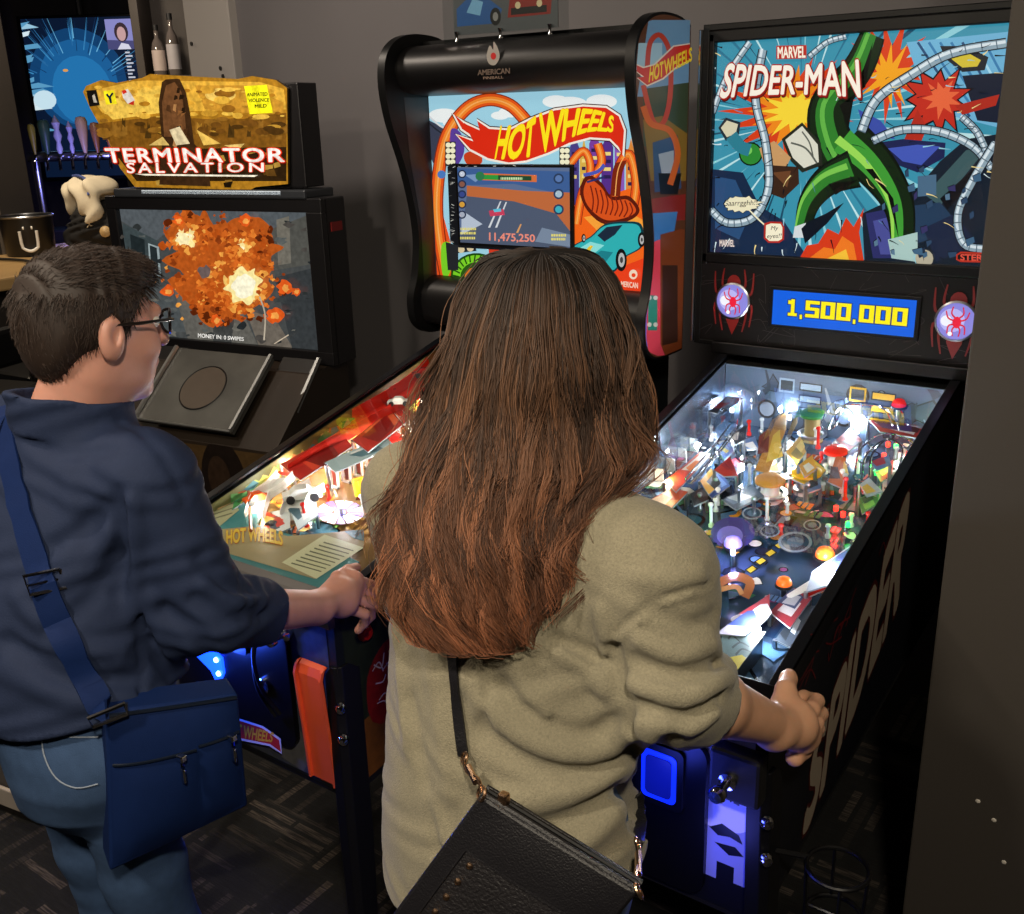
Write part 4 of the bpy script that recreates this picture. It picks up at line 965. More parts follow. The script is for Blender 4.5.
# big orange loop of track
def track(pts, w_, c1='#e2541a', c2='#f58b2e', c3='#7a2410'):
    a.bandpx(pts, w_*1.18, c3, CH); a.bandpx(pts, w_, c1, CH); a.bandpx(pts, w_*.55, c2, CH); a.bandpx(pts, w_*.12, '#f8b060', CH)
track([(250, 800), (225, 660), (222, 540), (245, 400), (300, 315), (365, 285), (430, 300), (480, 350)], 32)
track([(620, 640), (640, 540), (690, 470), (680, 410)], 22); track([(730, 560), (740, 480), (770, 440), (790, 520), (780, 600)], 24); track([(600, 470), (640, 430), (660, 480), (640, 560)], 20)
# coiled orange rubble with dark ribs (a toy course obstacle)
a.ppx(spline([(630, 545), (650, 500), (690, 520), (720, 560), (770, 560), (800, 600), (770, 630), (700, 640), (650, 600)], 5, True), '#5a1a0c', CH)
a.ppx(spline([(640, 548), (655, 512), (688, 532), (720, 570), (765, 570), (790, 600), (765, 620), (704, 628), (656, 592)], 5, True), '#d8521c', CH)
for k in range(9): a.bandpx([(660+k*14, 530+k*6), (668+k*14, 570+k*4), (664+k*13, 606+k*2)], 4, '#7a1f10', CH)
a.bandpx([(640, 500), (680, 490), (700, 470)], 10, '#4a58b8', CH); a.bandpx([(650, 520), (700, 505)], 6, '#28306a', CH)
a.ppx(spline([(262, 370), (290, 380), (300, 430), (280, 470), (262, 440)], 5, True), '#5a3f9a', CH); a.ppx(spline([(300, 440), (340, 430), (350, 465), (310, 470)], 5, True), '#c8401c', CH); a.ppx(circ(235, 498, 12, 10), '#4a7ac0', CH)
# teal sports car
car = [(590, 730), (612, 700), (660, 675), (700, 640), (760, 632), (805, 640), (812, 690), (800, 712), (760, 735), (730, 775), (690, 778), (640, 775), (604, 770)]
a.ppx(spline(car, 4, True), '#0c3a44', CH); a.ppx(spline([(700+(x-700)*.94, 705+(y-705)*.92) for x, y in car], 4, True), '#2fb0b4', CH)
a.ppx([(680, 672), (706, 648), (752, 642), (730, 670), (700, 690)], '#1c2a3c', CH); a.ppx([(606, 722), (660, 690), (700, 700), (650, 740)], '#8ae0dc', CH); a.ppx([(625, 735), (660, 700), (668, 702), (640, 748)], '#e8c030', CH); a.ppx([(640, 750), (690, 715), (725, 720), (690, 765)], '#1d7f8a', CH); a.ppx([(602, 745), (640, 752), (640, 768), (606, 764)], '#2a3f9a', CH)
for x, y, r in ((748, 742, 26), (806, 684, 17), (641, 680, 10)): a.ppx(circ(x, y, r*.62, 18, r*1.25), '#101010', CH); a.ppx(circ(x+1, y, r*.36, 14, r*.8), '#b8b8b8', CH); a.ppx(circ(x+1, y, r*.18, 10, r*.36), '#404040', CH)
# green knobbly tyre, small cars
a.ppx(circ(335, 790, 74, 26, 68), '#1c4a10', CH); a.ppx(circ(335, 790, 68, 26, 62), '#7ad028', CH); a.ppx(circ(335, 790, 46, 22, 42), '#2a5a14', CH); a.ppx(circ(335, 792, 34, 18, 30), '#e07a24', CH)
for k in range(14): t = PI+PI*k/13; a.bandpx([(335+48*math.cos(t), 790+44*math.sin(t)), (335+70*math.cos(t+.08), 790+64*math.sin(t+.08))], 4, '#1c4a10', CH)
a.ppx(spline([(236, 700), (262, 695), (268, 740), (256, 785), (238, 780)], 5, True), '#7ad028', CH); a.ppx([(280, 700), (330, 695), (336, 716), (284, 722)], '#202428', CH); a.ppx(circ(292, 712, 10, 12), '#d8c8a0', CH); a.ppx(circ(318, 708, 10, 12), '#d8c8a0', CH)
a.ppx([(370, 700), (410, 705), (405, 745), (372, 738)], '#d03a20', CH); a.ppx([(412, 715), (470, 712), (560, 722), (540, 760), (420, 755)], '#3f63d0', CH); a.ppx([(450, 712), (540, 706), (560, 735), (470, 735)], '#7ad028', CH); a.ppx([(430, 735), (520, 735), (500, 765), (440, 765)], '#e05020', CH)
# flame logo
logo = [(272, 326), (300, 352), (345, 372), (338, 345), (372, 368), (430, 372), (490, 342), (560, 315), (640, 304), (706, 308), (742, 332), (757, 372), (752, 446), (742, 420), (718, 396), (660, 392), (600, 408), (540, 436), (478, 458), (428, 464), (370, 452), (318, 425), (280, 385), (330, 405), (372, 416), (392, 410), (396, 398), (380, 392), (330, 392), (295, 368)]
def grow(pts, d):
    cx, cy = 520, 385; o_ = []
    for i in range(len(pts)):
        p0, p1, p2 = pts[i-1], pts[i], pts[(i+1) % len(pts)]; tx, ty = p2[0]-p0[0], p2[1]-p0[1]; l = math.hypot(tx, ty) or 1; o_.append((p1[0]+ty/l*d, p1[1]-tx/l*d))
    return o_
a.ppx(grow(logo, 9), '#401008', CH); a.ppx(grow(logo, 6), '#f2ece0', CH); a.ppx(logo, '#dc2c14', CH)
a.ppx([(300, 350), (345, 380), (400, 385), (440, 380), (400, 430), (330, 410)], '#dc2c14', CH)
def hotw(dx=0, dy=0, sc=1.0, proj=lambda P_: a.px([P_], CH)[0]):
    top = spline([(404, 362), (470, 356), (520, 326), (600, 312), (680, 316), (728, 334)], 10); bot = spline([(388, 452), (450, 450), (520, 436), (590, 398), (660, 374), (726, 376)], 10)
    def wp(p, r):
        k = min(max(p, 0), 1)*(len(top)-1); i = min(int(k), len(top)-2); f = k-i
        T = [top[i][j]+(top[i+1][j]-top[i][j])*f for j in (0, 1)]; B_ = [bot[i][j]+(bot[i+1][j]-bot[i][j])*f for j in (0, 1)]
        return proj((B_[0]+(T[0]-B_[0])*r+dx, B_[1]+(T[1]-B_[1])*r+dy))
    return wp
a.text('HOT WHEELS', 0, 0, 1, 1, '#ffe61c', 0.03, 0.0, hotw(), '#f08a14', 0.012, 0, 0.95)
# screen set into the print, with light towers
for x0, y0 in ((250, 408), (576, 424)):
    a.ppx([(x0-3, y0-4), (x0+27, y0-4), (x0+27, y0+66), (x0-3, y0+66)], '#303030', CH)
    for i in range(2):
        for j in range(4): a.ppx(circ(x0+6+i*13, y0+6+j*16, 7.5, 12), '#f2efcc', CH)
a.ppx([(254, 476), (270, 466), (590, 478), (606, 490), (606, 716), (590, 724), (285, 706), (262, 690)], '#15161a', CH)
rr = random.Random(2)
for k in range(120):
    t = rr.random(); e = rr.choice('tlr'); x, y = (rr.uniform(265, 600), 476+rr.uniform(-5, 5)) if e == 't' else ((266+rr.uniform(-7, 6), rr.uniform(480, 770)) if e == 'l' else (599+rr.uniform(-5, 5), rr.uniform(490, 710)))
    a.bandpx([(x-4, y), (x+4, y+rr.uniform(-4, 4))], 1.6, rr.choice(['#8a8a88', '#c8c8c0', '#50504e']), CH)
a.ppx([(252, 690), (288, 700), (288, 770), (258, 770)], '#24262a', CH)
a.textquad('AMERICAN', a.px([(744, 815), (800, 822), (800, 806), (744, 800)], CH), '#f2d8c0', .02); a.ppx(circ(787, 782, 12, 14, 14), '#f2d8c0', CH); a.ppx(circ(788, 784, 6, 10), '#e8401a', CH)
a.build('backglass_print', A_glow, bg)
lcd = MB().box((-0.0515, 0.002, 1.492), (0.372, 0.008, 0.214), ch=0.002).build('display_bezel', M_black, bg)
a = Art((-0.229, -0.0030, 1.393), (1, 0, 0), (0, 0, 1), (0, -1, 0), 0.354, 0.198, world=HP)
a.poly([(0, 0), (a.w, 0), (a.w, a.h), (0, a.h)], '#5d6f92')
for q, c in ((((270, 480), (600, 490), (600, 560), (440, 525), (270, 530)), '#3d5f96'), (((300, 500), (360, 495), (330, 520)), '#7a98c0'), (((305, 530), (470, 545), (600, 550), (600, 660), (560, 610), (440, 575), (305, 580)), '#c06a3c'), (((305, 560), (440, 575), (560, 610), (600, 660), (600, 720), (285, 700)), '#4f5a70'), (((290, 600), (350, 640), (290, 670)), '#b8c4d4'), (((520, 650), (600, 670), (600, 705), (500, 690)), '#7a8aa0'), (((400, 575), (404, 575), (372, 650), (366, 650)), '#d8dce0'), (((416, 577), (420, 577), (392, 650), (386, 650)), '#d8dce0'), (((458, 640), (462, 640), (452, 665), (446, 665)), '#e0a060'), (((368, 602), (410, 597), (414, 614), (372, 618)), '#c8405c'), (((380, 598), (402, 595), (404, 604), (384, 606)), '#60c0d8'), (((335, 494), (505, 500), (505, 520), (335, 514)), '#d8703c'), (((352, 499), (395, 500), (395, 514), (352, 512)), '#2f9a3c'), (((395, 500), (490, 503), (490, 516), (395, 514)), '#1e4a30')):
    a.ppx(q, c, CH)
a.ppx(circ(343, 503, 13, 14), '#2f7a4c', CH)
for k, c in enumerate(('#c8d0e0', '#8a5a4a', '#3a4a8a', '#d8a03c', '#a8b0c0')): a.ppx(circ(292, 497+k*29, 12, 14), '#24304c', CH); a.ppx(circ(292, 497+k*29, 8, 12), c, CH)
for k, c in enumerate(('#5a7ab0', '#a8c0d0', '#3fb0c0')): a.ppx(circ(568, 510+k*44, 15, 14), '#2a3c5c', CH); a.ppx(circ(568, 510+k*44, 10, 12), c, CH)
a.textquad('11,475,250', a.px([(370, 690), (500, 694), (500, 670), (370, 664)], CH), '#f0907c', .02)
rr = random.Random(31)                                         # lines of print too small to read
for x0, x1, ys_ in ((288, 330, (650, 662, 676)), (548, 588, (668, 679)), (404, 466, (506,))):
    for y0_ in ys_:
        x = x0
        while x < x1: w_ = rr.uniform(2, 5); a.ppx([(x, y0_), (x+w_, y0_+.3), (x+w_, y0_+7.3), (x, y0_+7)], '#e8dc70' if y0_ > 600 else '#c8e8b0', CH); x += w_+1.6
a.build('game_screen', A_screen, lcd)
MB().box((0.016, -0.006, 1.535), (0.682, 0.002, 0.478)).build('backglass_pane', thin_glass('pane_glass', (0.98, 0.98, 0.98), 0.7), H)
# print on the outer face of the right wing
a = Art((WR+.0006, -0.17, 1.13), (0, 1, 0), (0, 0, 1), (1, 0, 0), 0.38, 0.80, world=HP)
wi = [(y+0.17, z-1.13) for y, z in wing]
ins = [(0.2+(x-0.2)*.965, 0.4+(y-0.4)*.985) for x, y in wi]
XB = 0.274
CW = (620, 20, 2.61)
a.poly(ins, '#5a3420')
def inwing(pts, c):
    """keep print inside the wing outline: clip by the front edge at each height"""
    edge = sorted([(y, x) for x, y in ins if x < 0.2])
    edge = [(edge[0][0]-.02, edge[0][1])]+edge+[(edge[-1][0]+.02, edge[-1][1])]
    def fx(y):
        for i in range(len(edge)-1):
            if edge[i][0] <= y <= edge[i+1][0]:
                t = (y-edge[i][0])/((edge[i+1][0]-edge[i][0]) or 1); return edge[i][1]+t*(edge[i+1][1]-edge[i][1])
        return 0.1
    pts = clip(pts, 0, 0.012, XB, 0.785); pts = [(max(x, fx(y)+.002), y) for x, y in pts]
    if len(pts) > 2: a.poly(pts, c, False)
def dense(q, n=6): return [(q[i-1][0]+(q[i][0]-q[i-1][0])*k/n, q[i-1][1]+(q[i][1]-q[i-1][1])*k/n) for i in range(len(q)) for k in range(n)]
for q, c in ((((20, 0), (200, 0), (200, 200), (20, 200)), '#6f9cc4'), (((20, 60), (110, 60), (110, 130), (20, 130)), '#a8cce0'), (((60, 180), (200, 160), (200, 330), (60, 330)), '#3a4a34'), (((60, 260), (110, 250), (180, 300), (180, 420), (80, 420)), '#8a6a28'), (((85, 320), (150, 300), (160, 440), (90, 450)), '#3a4f7a'), (((100, 350), (140, 340), (140, 400), (110, 410)), '#a8b0c0'), (((100, 400), (160, 400), (150, 455), (105, 455)), '#141414'), (((60, 470), (200, 450), (200, 520), (60, 530)), '#8a2420'), (((80, 505), (150, 500), (140, 560), (85, 580)), '#3a7ac0'), (((60, 590), (110, 570), (105, 880), (60, 860)), '#e04458'), (((105, 560), (160, 545), (200, 560), (200, 900), (105, 900)), '#7a3a1c'), (((110, 640), (150, 640), (150, 840), (110, 850)), '#3a2018'), (((56, 700), (70, 690), (68, 860), (56, 850)), '#4a6ad0')):
    inwing(dense(a.px(q, CW)), c)
inwing(a.px(band([(70, 130), (78, 60), (105, 40), (130, 90), (130, 200), (112, 268), (85, 262), (60, 170)], 13), CW), '#c8402a')
inwing(a.px(band([(60, 225), (80, 270), (130, 290), (150, 350), (130, 430)], 16), CW), '#d8641e')
inwing(a.px(band([(84, 720), (85, 760), (84, 810)], 24), CW), '#2a8a78'); 
for k in range(4): inwing(a.px(circ(76+16*(k % 2), 725+70*(k//2), 6, 10), CW), '#d8d8d0')
fl = [(38, 118), (60, 126), (90, 118), (140, 70), (190, 62), (190, 100), (150, 118), (110, 152), (70, 170), (44, 150), (62, 148), (40, 134)]
inwing(a.px(grow(fl, 4), CW), '#f0e0d0'); inwing(a.px(fl, CW), '#d8281c')
a.textquad('HOT', a.px([(74, 162), (112, 146), (112, 108), (78, 122)], CW), '#ffe030', .03); a.textquad('WHEELS', a.px([(114, 144), (186, 106), (186, 72), (114, 106)], CW), '#ffe030', .03)
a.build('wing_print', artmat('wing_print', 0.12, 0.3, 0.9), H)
# inner face print of the left wing, faint
a = Art((WL+.0246, -0.15, 1.2), (0, 1, 0), (0, 0, 1), (1, 0, 0), 0.34, 0.66, world=HP)
a.poly([(0.10, .05), (0.16, .05), (.16, .57), (.06, .57), (.07, .42), (.10, .25)], '#231c1e'); a.build('wing_inner_print', A_dim, H)
# ---------------------------------------------------------------- front of the race-track machine
a = Art((-0.262, YF-0.0006, 0.487), (1, 0, 0), (0, 0, 1), (0, -1, 0), 0.524, 0.37, world=HP)
a.poly([(0, 0), (.524, 0), (.524, .37), (0, .37)], '#4a4f58'); a.poly([(0, .2), (.524, .22), (.524, .37), (0, .37)], '#3a4a78'); a.poly([(.3, .02), (.42, .0), (.46, .06), (.40, .12), (.32, .10)], '#6a6a66')
a.poly([(.47, 0), (.524, 0), (.524, .15), (.485, .12)], '#c86a28'); a.poly([(.478, .02), (.51, .02), (.51, .07), (.478, .08)], '#d8d4c8')
a.build('front_print', A_dim, H)
cdoor = MB().prism(rrect(0.36, 0.27, .035), (-0.02, YF, 0.672), (1, 0, 0), (0, 0, 1), (0, -1, 0), 0.012).build('coin_door', pm('coin_door_black', '#0a0a0e', 0.35, 0.4), H, bevel=0.003)
for xx in (-0.09, 0.02): 
    f_ = MB().prism(rrect(0.07, 0.075, .01), (xx, YF-0.012, 0.762), (1, 0, 0), (0, 0, 1), (0, -1, 0), 0.012).build('coin_slot_frame', M_black, cdoor, bevel=0.002)
    MB().prism(rrect(0.035, 0.045, .006), (xx, YF-0.024, 0.762), (1, 0, 0), (0, 0, 1), (0, -1, 0), 0.002).build('coin_slot', M_steel, cdoor)
M_blue = pm('blue_led_panel', '#1040e0', 0.3, emit='#1040ff', es=4.0)
mb = MB().prism([(-0.10, 0.715), (0.0, 0.70), (0.02, 0.69), (0.02, 0.655), (-0.002, 0.62), (-0.02, 0.65), (-0.10, 0.69)], (-0.055, YF-0.012, 0.0), (1, 0, 0), (0, 0, 1), (0, -1, 0), 0.006); mb.build('led_panel', M_blue, cdoor)
for x, z in ((-0.050, .683), (-0.048, .652)):
    MB().lathe([(0.006, 0), (0.005, .004), (0, .006)], 12, (x, YF-0.018, z), (0, -1, 0), cap=False).build('led', pm('led_core', '#a0c0ff', .3, emit='#70a8ff', es=10), cdoor, True)
MB().lathe([(0.017, 0), (0.017, .006), (0.010, .012), (0.0, .013)], 16, (0.085, YF-0.012, 0.665), (0, -1, 0), cap=False).build('door_lock', M_chrome, cdoor, True)
mb = MB(); mb.tube(spline([(0.115, YF-.016, .80), (0.112, YF-.05, .77), (0.125, YF-.055, .70), (0.13, YF-.02, .62)], 5), 0.004, 8); mb.tube(spline([(0.10, YF-.016, .80), (0.098, YF-.04, .75), (0.105, YF-.045, .68), (0.115, YF-.02, .61)], 5), 0.004, 8)
mb.build('front_cable', M_rub if 'M_rub' in globals() else M_blackm, H, True)
MB().lathe([(0.018, 0), (0.018, .008), (0.008, .012), (0.008, .03), (0.014, .034), (0.014, .044), (0, .05)], 16, (0.155, YF-0.002, 0.80), (0, -1, 0), cap=False).build('plunger', M_chrome, H, True)
# HOT WHEELS sticker under the door
a = Art((-0.15, YF-0.0145, 0.505), (1, 0, 0), (0, 0, 1), (0, -1, 0), 0.36, 0.12, world=HP)
fl2 = [(225, 716), (262, 728), (279, 740), (281, 752), (270, 744), (240, 738), (225, 738)]
a.poly(a.px(grow(fl2, 2.2)), '#e8dcd8', False); a.poly(a.px(fl2), '#d02a2a', False); a.textquad('HOT WHEELS', a.px([(226, 736), (272, 742), (274, 733), (226, 721)]), '#f0b030', .03)
a.build('sticker', A_print, H)
# toy track strip hung down the front
mb = MB(); x0, x1, yb = 0.190, 0.262, YF-0.004
path = [(0.497+0.0, yb-0.002), (0.60, yb-0.006), (0.70, yb-0.012), (0.735, yb-0.014), (0.752, yb-0.008), (0.757, yb)]
for xa, xb, t in ((x0, x1, .002), (x0, x0+.005, .009), (x1-.005, x1, .009)):
    vs = [(x, y-dy, z) for z, y in path for x, dy in ((xa, 0), (xb, 0), (xb, t), (xa, t))]
    fs = [(i*4+k, i*4+(k+1) % 4, i*4+4+(k+1) % 4, i*4+4+k) for i in range(len(path)-1) for k in range(4)]+[(0, 1, 2, 3), tuple(range(len(path)*4-4, len(path)*4))]
    mb.add(vs, fs)
mb.build('track_strip', pm('orange_track', '#ff6238', 0.4), H)
# right side print: red hot-rod on green
a = Art((HWID+0.0006, -1.05, 0.485), (0, 1, 0), (0, 0, 1), (1, 0, 0), 0.9, 0.55, world=HP)
a.poly([(0, 0), (.9, .08), (.9, .55), (0, .38)], '#232a1c'); a.poly([(0, 0), (.9, .08), (.9, .22), (.3, .16), (0, .13)], '#7a4a1e')
a.poly(spline([(.05, .20), (.09, .26), (.16, .28), (.28, .30), (.34, .27), (.36, .17), (.30, .11), (.08, .10)], 4, True), '#8a1a18'); a.poly([(.12, .27), (.2, .29), (.2, .34), (.14, .32)], '#2a1010')
a.poly(circ(.19, .16, .062, 20, .075), '#0c0c0c'); a.poly(circ(.19, .16, .044, 18, .055), '#b8b0a8'); a.poly(circ(.19, .16, .034, 18, .042), '#181818')
for k in range(8): t = k*PI/4; a.poly(band([(.19, .16), (.19+.036*math.cos(t), .16+.046*math.sin(t))], .006, .004, 0), '#c8c0b8')
for k in range(9): rx = random.Random(k); x, y = rx.uniform(.06, .12), rx.uniform(.14, .24); a.poly(band([(x, y), (x+.02, y+rx.uniform(-.02, .02)), (x+.03, y+rx.uniform(-.03, .03))], .003), '#d8c8c0')
a.poly(circ(.14, .345, .03, 14, .02), '#c84a1c')
a.build('side_print', A_dim, H)
point('coin_door_lamp', (-0.03, YF-0.07, 0.72), 5.0, (0.03, 0.10, 1.0), 0.03, H)

# ---------------------------------------------------------------- playfield of the race-track machine
pf, a = playbase(H, '#8a6a40', HP)
F = Field(pf, HP)
collage(a, 60, ['#a07a3c', '#c89a48', '#6a8a4a', '#b0522a', '#3a6a7a', '#d8b868'], 41, 0.03, 0.07)
collage(a, 90, ['#d84a1c', '#f08a2c', '#e8e0d0', '#7a2418', '#3f7a8a', '#c8b020', '#5a8a3c', '#20242c'], 42, 0.012, 0.035, (0.0, 0.25, 0.52, 0.95))
# wheel-shaped insert in white and violet
for k in range(14):
    t0, t1 = 2*PI*k/14, 2*PI*(k+.82)/14
    a.ppx([(341+8*math.cos(t0), 517+4*math.sin(t0)), (341+24*math.cos(t0), 517+12*math.sin(t0)), (341+24*math.cos(t1), 517+12*math.sin(t1)), (341+8*math.cos(t1), 517+4*math.sin(t1))], '#ece8f8' if k % 3 else '#8a7ac8')
a.ppx(circ(341, 517, 6, 14, 3.4), '#9a8ae0')
a.ppx([(352, 484), (366, 480), (368, 500), (356, 502)], '#e0c82c')
a.build('playfield_print', artmat('playfield_print', 0.0, 0.12, 0.9), pf)
for sx in (-1, 1):
    MB().prism([(PY, pz(PY)), (-0.03, pz(-0.03)), (-0.03, railz(-0.03)-0.012), (PY, railz(PY)-0.012)], (sx*0.2635, 0, 0), (0, 1, 0), (0, 0, 1), (-sx, 0, 0), 0.002).build('inner_blade', pm('printed_blade', '#5a5a34', 0.4, var=.6, scale=18), pf)
a = Art((-0.261, PY, pz(PY)), (0, 1, 0), (0, 0, 1), (1, 0, 0), 1.0, 0.30, world=HP)
rr = random.Random(77)
for k in range(60):
    y = rr.uniform(0.02, .96); z0 = 0.1289*y; z1 = 0.047+0.238*y-.012
    wv = rr.uniform(.015, .05); c = rr.choice(['#4a8a4a', '#a8b04a', '#c88a3c', '#c8a878', '#3a7a8a', '#d8541c', '#8a5a34', '#e8c060'])
    q = [(y-wv, z0+(z1-z0)*rr.uniform(.05, .3)), (y+wv*.3, z0+(z1-z0)*.05), (y+wv, z0+(z1-z0)*rr.uniform(.3, .8)), (y, z0+(z1-z0)*rr.uniform(.7, .97)), (y-wv*.8, z0+(z1-z0)*rr.uniform(.5, .9))]
    a.poly(q, c)
a.build('blade_print', A_print, pf)
bp = MB().box((0, -0.028, 1.04), (0.52, 0.006, 0.155)).build('back_panel', pm('back_panel_red', '#d8431c', 0.4), pf)
a = Art((-0.26, -0.0315, 0.965), (1, 0, 0), (0, 0, 1), (0, -1, 0), 0.52, 0.15, world=HP); a.poly([(0, 0), (.52, 0), (.52, .19), (0, .19)], '#e0481c'); collage(a, 22, ['#f07a30', '#c8301a', '#f8a050'], 43, .02, .06); a.build('back_panel_print', A_print, bp)
# apron with instruction cards
ap = MB(); ap.prism([(-0.26, -1.04), (0.20, -1.04), (0.20, -0.91), (0.06, -0.89), (-0.12, -0.89), (-0.155, -0.84), (-0.26, -0.82)], (0, 0, 0), (1, 0, 0), (0, 1, 0), (0, 0, -1), 0.04)
ap.v = [(x, y, pz(y)+(0.0375 if i % 14 < 7 else 0.001)) for i, (x, y, z) in enumerate(ap.v)]
apo = ap.build('apron', pm('apron_teal', '#3a7a7e', 0.35), pf)
a = Art((-0.26, PY, pz(PY)+0.0382), (1, 0, 0), tuple(Vector((0, 1, .1289)).normalized()), tuple(PN), 0.46, 0.22, world=HP)
CA = (190, 300, 3.048)
def ap_(q, c): a.poly(a.px(q, CA), c, False)
ap_([(80, 700), (180, 690), (300, 720), (470, 705), (530, 720), (530, 750), (380, 850), (100, 768)], '#9a8f68')
ap_([(60, 625), (125, 600), (150, 640), (90, 690), (70, 690)], '#a8aa86')
for k in range(3): ap_([(68, 640+k*13), (128, 618+k*15), (130, 621+k*15), (70, 643+k*13)], '#6a6a52')
ap_([(280, 800), (410, 715), (530, 755), (385, 850)], '#cdd0a8')
for k in range(8): ap_([(310+k*14, 800-k*9), (400+k*14, 826-k*9), (401+k*14, 830-k*9), (308+k*14, 804-k*9)], '#5c6248')
ap_([(470, 705), (530, 700), (530, 735), (500, 728)], '#2f6a7c')
def hw2(p, r): return a.px([(112+170*p, 745+36*p-34*math.sin(PI*p*.6)-(r*40))], CA)[0]
a.text('HOT WHEELS', 0, 0, 1, 1, '#d8b83a', .04, 0, hw2, '#a8481c', .03)
a.build('apron_print', A_print, apo)
ap_edge = MB().tube([F.at(190+130/3.048, 300+570/3.048, .047), F.at(190+185/3.048, 300+700/3.048, .047)], 0.004, 6).build('apron_edge', pm('rust_edge', '#8a4a30', .4), pf)
for x, y, c, pw, e in ((262, 512, '#fff4e0', 0.12, 8), (300, 488, '#fff8f0', 0.45, 14), (340, 505, '#fff8ff', 0.35, 8), (330, 462, '#fff0e0', 0.4, 14), (375, 430, '#fff0e0', 0.5, 14), (420, 400, '#fff0e0', 0.5, 14), (440, 360, '#ffb080', 0.5, 8), (400, 470, '#fff0e0', 0.4, 14), (440, 450, '#fff0e0', 0.4, 14), (372, 413, '#ff2030', 0.05, 6), (378, 466, '#ff6a20', 0.05, 6), (285, 470, '#fff0d0', 0.25, 8)):
    F.bulb(x, y, c, pw, 0.035, e)
# red upper ramp with rail, white target bank, toy cars
F.ramp([(265, 470, .05), (310, 450, .06), (350, 430, .07), (395, 405, .085), (430, 380, .10), (455, 350, .11)], .075, .03, pm('red_ramp', '#c8281c', .25))
F.plastic([(280, 462), (330, 428), (352, 444), (300, 478)], ['#b8241c', '#e04a30', '#7a1410'], .075); F.plastic([(352, 440), (400, 402), (415, 415), (368, 452)], ['#c02a1c', '#e86a40', '#8a1410'], .085)
a2 = None
F.plastic([(405, 370), (440, 338), (458, 345), (430, 385)], ['#e8441c', '#f8703a', '#c8301a'], .10); F.plastic([(360, 390), (400, 365), (410, 372), (370, 400)], ['#a86a3c', '#d8a060', '#6a8a3a'], .09); F.plastic([(345, 400), (362, 388), (372, 396), (352, 410)], ['#3a8a9a', '#a8d0d8'], .08)
for k in range(5):
    x, y = 334+k*12, 476-k*5.5
    p = F.at(x, y, .03); f_ = MB(); R3 = Matrix.Rotation(math.atan(0.1289), 3, 'X')
    for dx, dz, sx_, sz_ in ((-.012, 0, .004, .06), (.012, 0, .004, .06), (0, .028, .028, .005), (0, -.028, .028, .005)): f_.box(p+Vector((dx, 0, dz)), (sx_, .006, sz_))
    t_ = f_.build('target_frame', M_white, pf); MB().box(p+Vector((0, .004, 0)), (.018, .004, .05), R3, ch=.001).build('drop_target', pm('target_rust', '#7a2a1c', .35), t_)
F.plastic([(325, 462), (385, 436), (395, 446), (335, 472)], ['#a8c4cc', '#e8f0f0', '#4a7a8a'], .075)
def toycar(x, y, h, c, s_=1.0, yaw=0.5):
    p = F.at(x, y, h); R3 = Matrix.Rotation(yaw, 3, 'Z')
    prof = [(-.036, 0), (-.036, .009), (-.022, .012), (-.012, .021), (.010, .021), (.020, .012), (.036, .009), (.037, 0)]
    cb = MB().prism([(q[0]*s_, q[1]*s_) for q in prof], p-R3 @ Vector((0, .014*s_, 0)), R3 @ Vector((1, 0, 0)), (0, 0, 1), R3 @ Vector((0, 1, 0)), .028*s_).build('toy_car', pm('toycar_'+c.strip('#'), c, .2, coat=.5), pf, bevel=.002)
    for dx in (-.022, .022):
        for dy in (-.015, .015): MB().lathe([(.008*s_, -.003), (.008*s_, .003)], 12, p+R3 @ Vector((dx*s_, dy*s_, .002)), tuple(R3 @ Vector((0, 1, 0)))).build('wheel', M_blackm, cb, True)
    return cb
toycar(302, 497, .05, '#d8dcd8', 1.2, .9); toycar(398, 398, .12, '#e0e4e0', .8, .6); toycar(424, 372, .13, '#8a1c1c', .9, .9); toycar(258, 500, .05, '#e0541c', .9, 1.2); toycar(272, 528, .02, '#303438', .7, .2)
F.ramp([(255, 520, .03), (262, 500, .05), (275, 485, .07), (285, 472, .08)], .04, .02, M_white); F.ramp([(292, 520, .02), (300, 500, .045), (318, 488, .05)], .05, .02, M_white)
F.plastic([(246, 524), (268, 512), (284, 520), (262, 536)], ['#e84a18', '#f8a030', '#f8e070'], .03); F.plastic([(272, 512), (290, 508), (290, 528), (276, 534)], ['#d8e0e0', '#3a4a58', '#c8301c'], .03); F.plastic([(290, 510), (315, 492), (318, 515), (298, 530)], ['#c8d8dc', '#507080', '#f0f0f0'], .035)
F.plastic([(240, 480), (270, 460), (280, 470), (250, 492)], ['#7a9a3a', '#c8c060', '#3a5a2a'], .05); F.plastic([(225, 500), (244, 488), (250, 498), (232, 510)], ['#3a8a4a', '#c8a030', '#204a28'], .04)
F.plastic([(318, 416), (338, 402), (352, 410), (330, 424)], ['#a0b4d0', '#d8e0f0', '#6a5ac0'], .09, clear=False)
for k in range(3): F.bumper(395+k*22, 455-k*16, (M_redp, M_white, M_yel)[k], M_white, .026)
rr = random.Random(14)
for k in range(45):
    x, y = rr.uniform(240, 455), rr.uniform(360, 530); q = F.at(x, y)
    if abs(q.x) < 0.24 and -0.80 < q.y < -0.06: F.post(x, y, rr.choice(pm_posts), rr.choice([.03, .04, .06]))
for k in range(16):
    x, y = rr.uniform(260, 440), rr.uniform(380, 500); q = F.at(x, y)
    if abs(q.x) < 0.2 and -0.76 < q.y < -0.08:
        F.plastic([(x, y), (x+rr.uniform(8, 20), y-rr.uniform(4, 14)), (x+rr.uniform(14, 24), y+rr.uniform(0, 8)), (x+rr.uniform(2, 10), y+rr.uniform(6, 14))], [rr.choice(['#d8dce0', '#d83a20', '#e0a830', '#5a8a9a', '#c8642c']), rr.choice(['#f0f0f0', '#20242c', '#e8c850', '#a82828'])], rr.uniform(.03, .08))
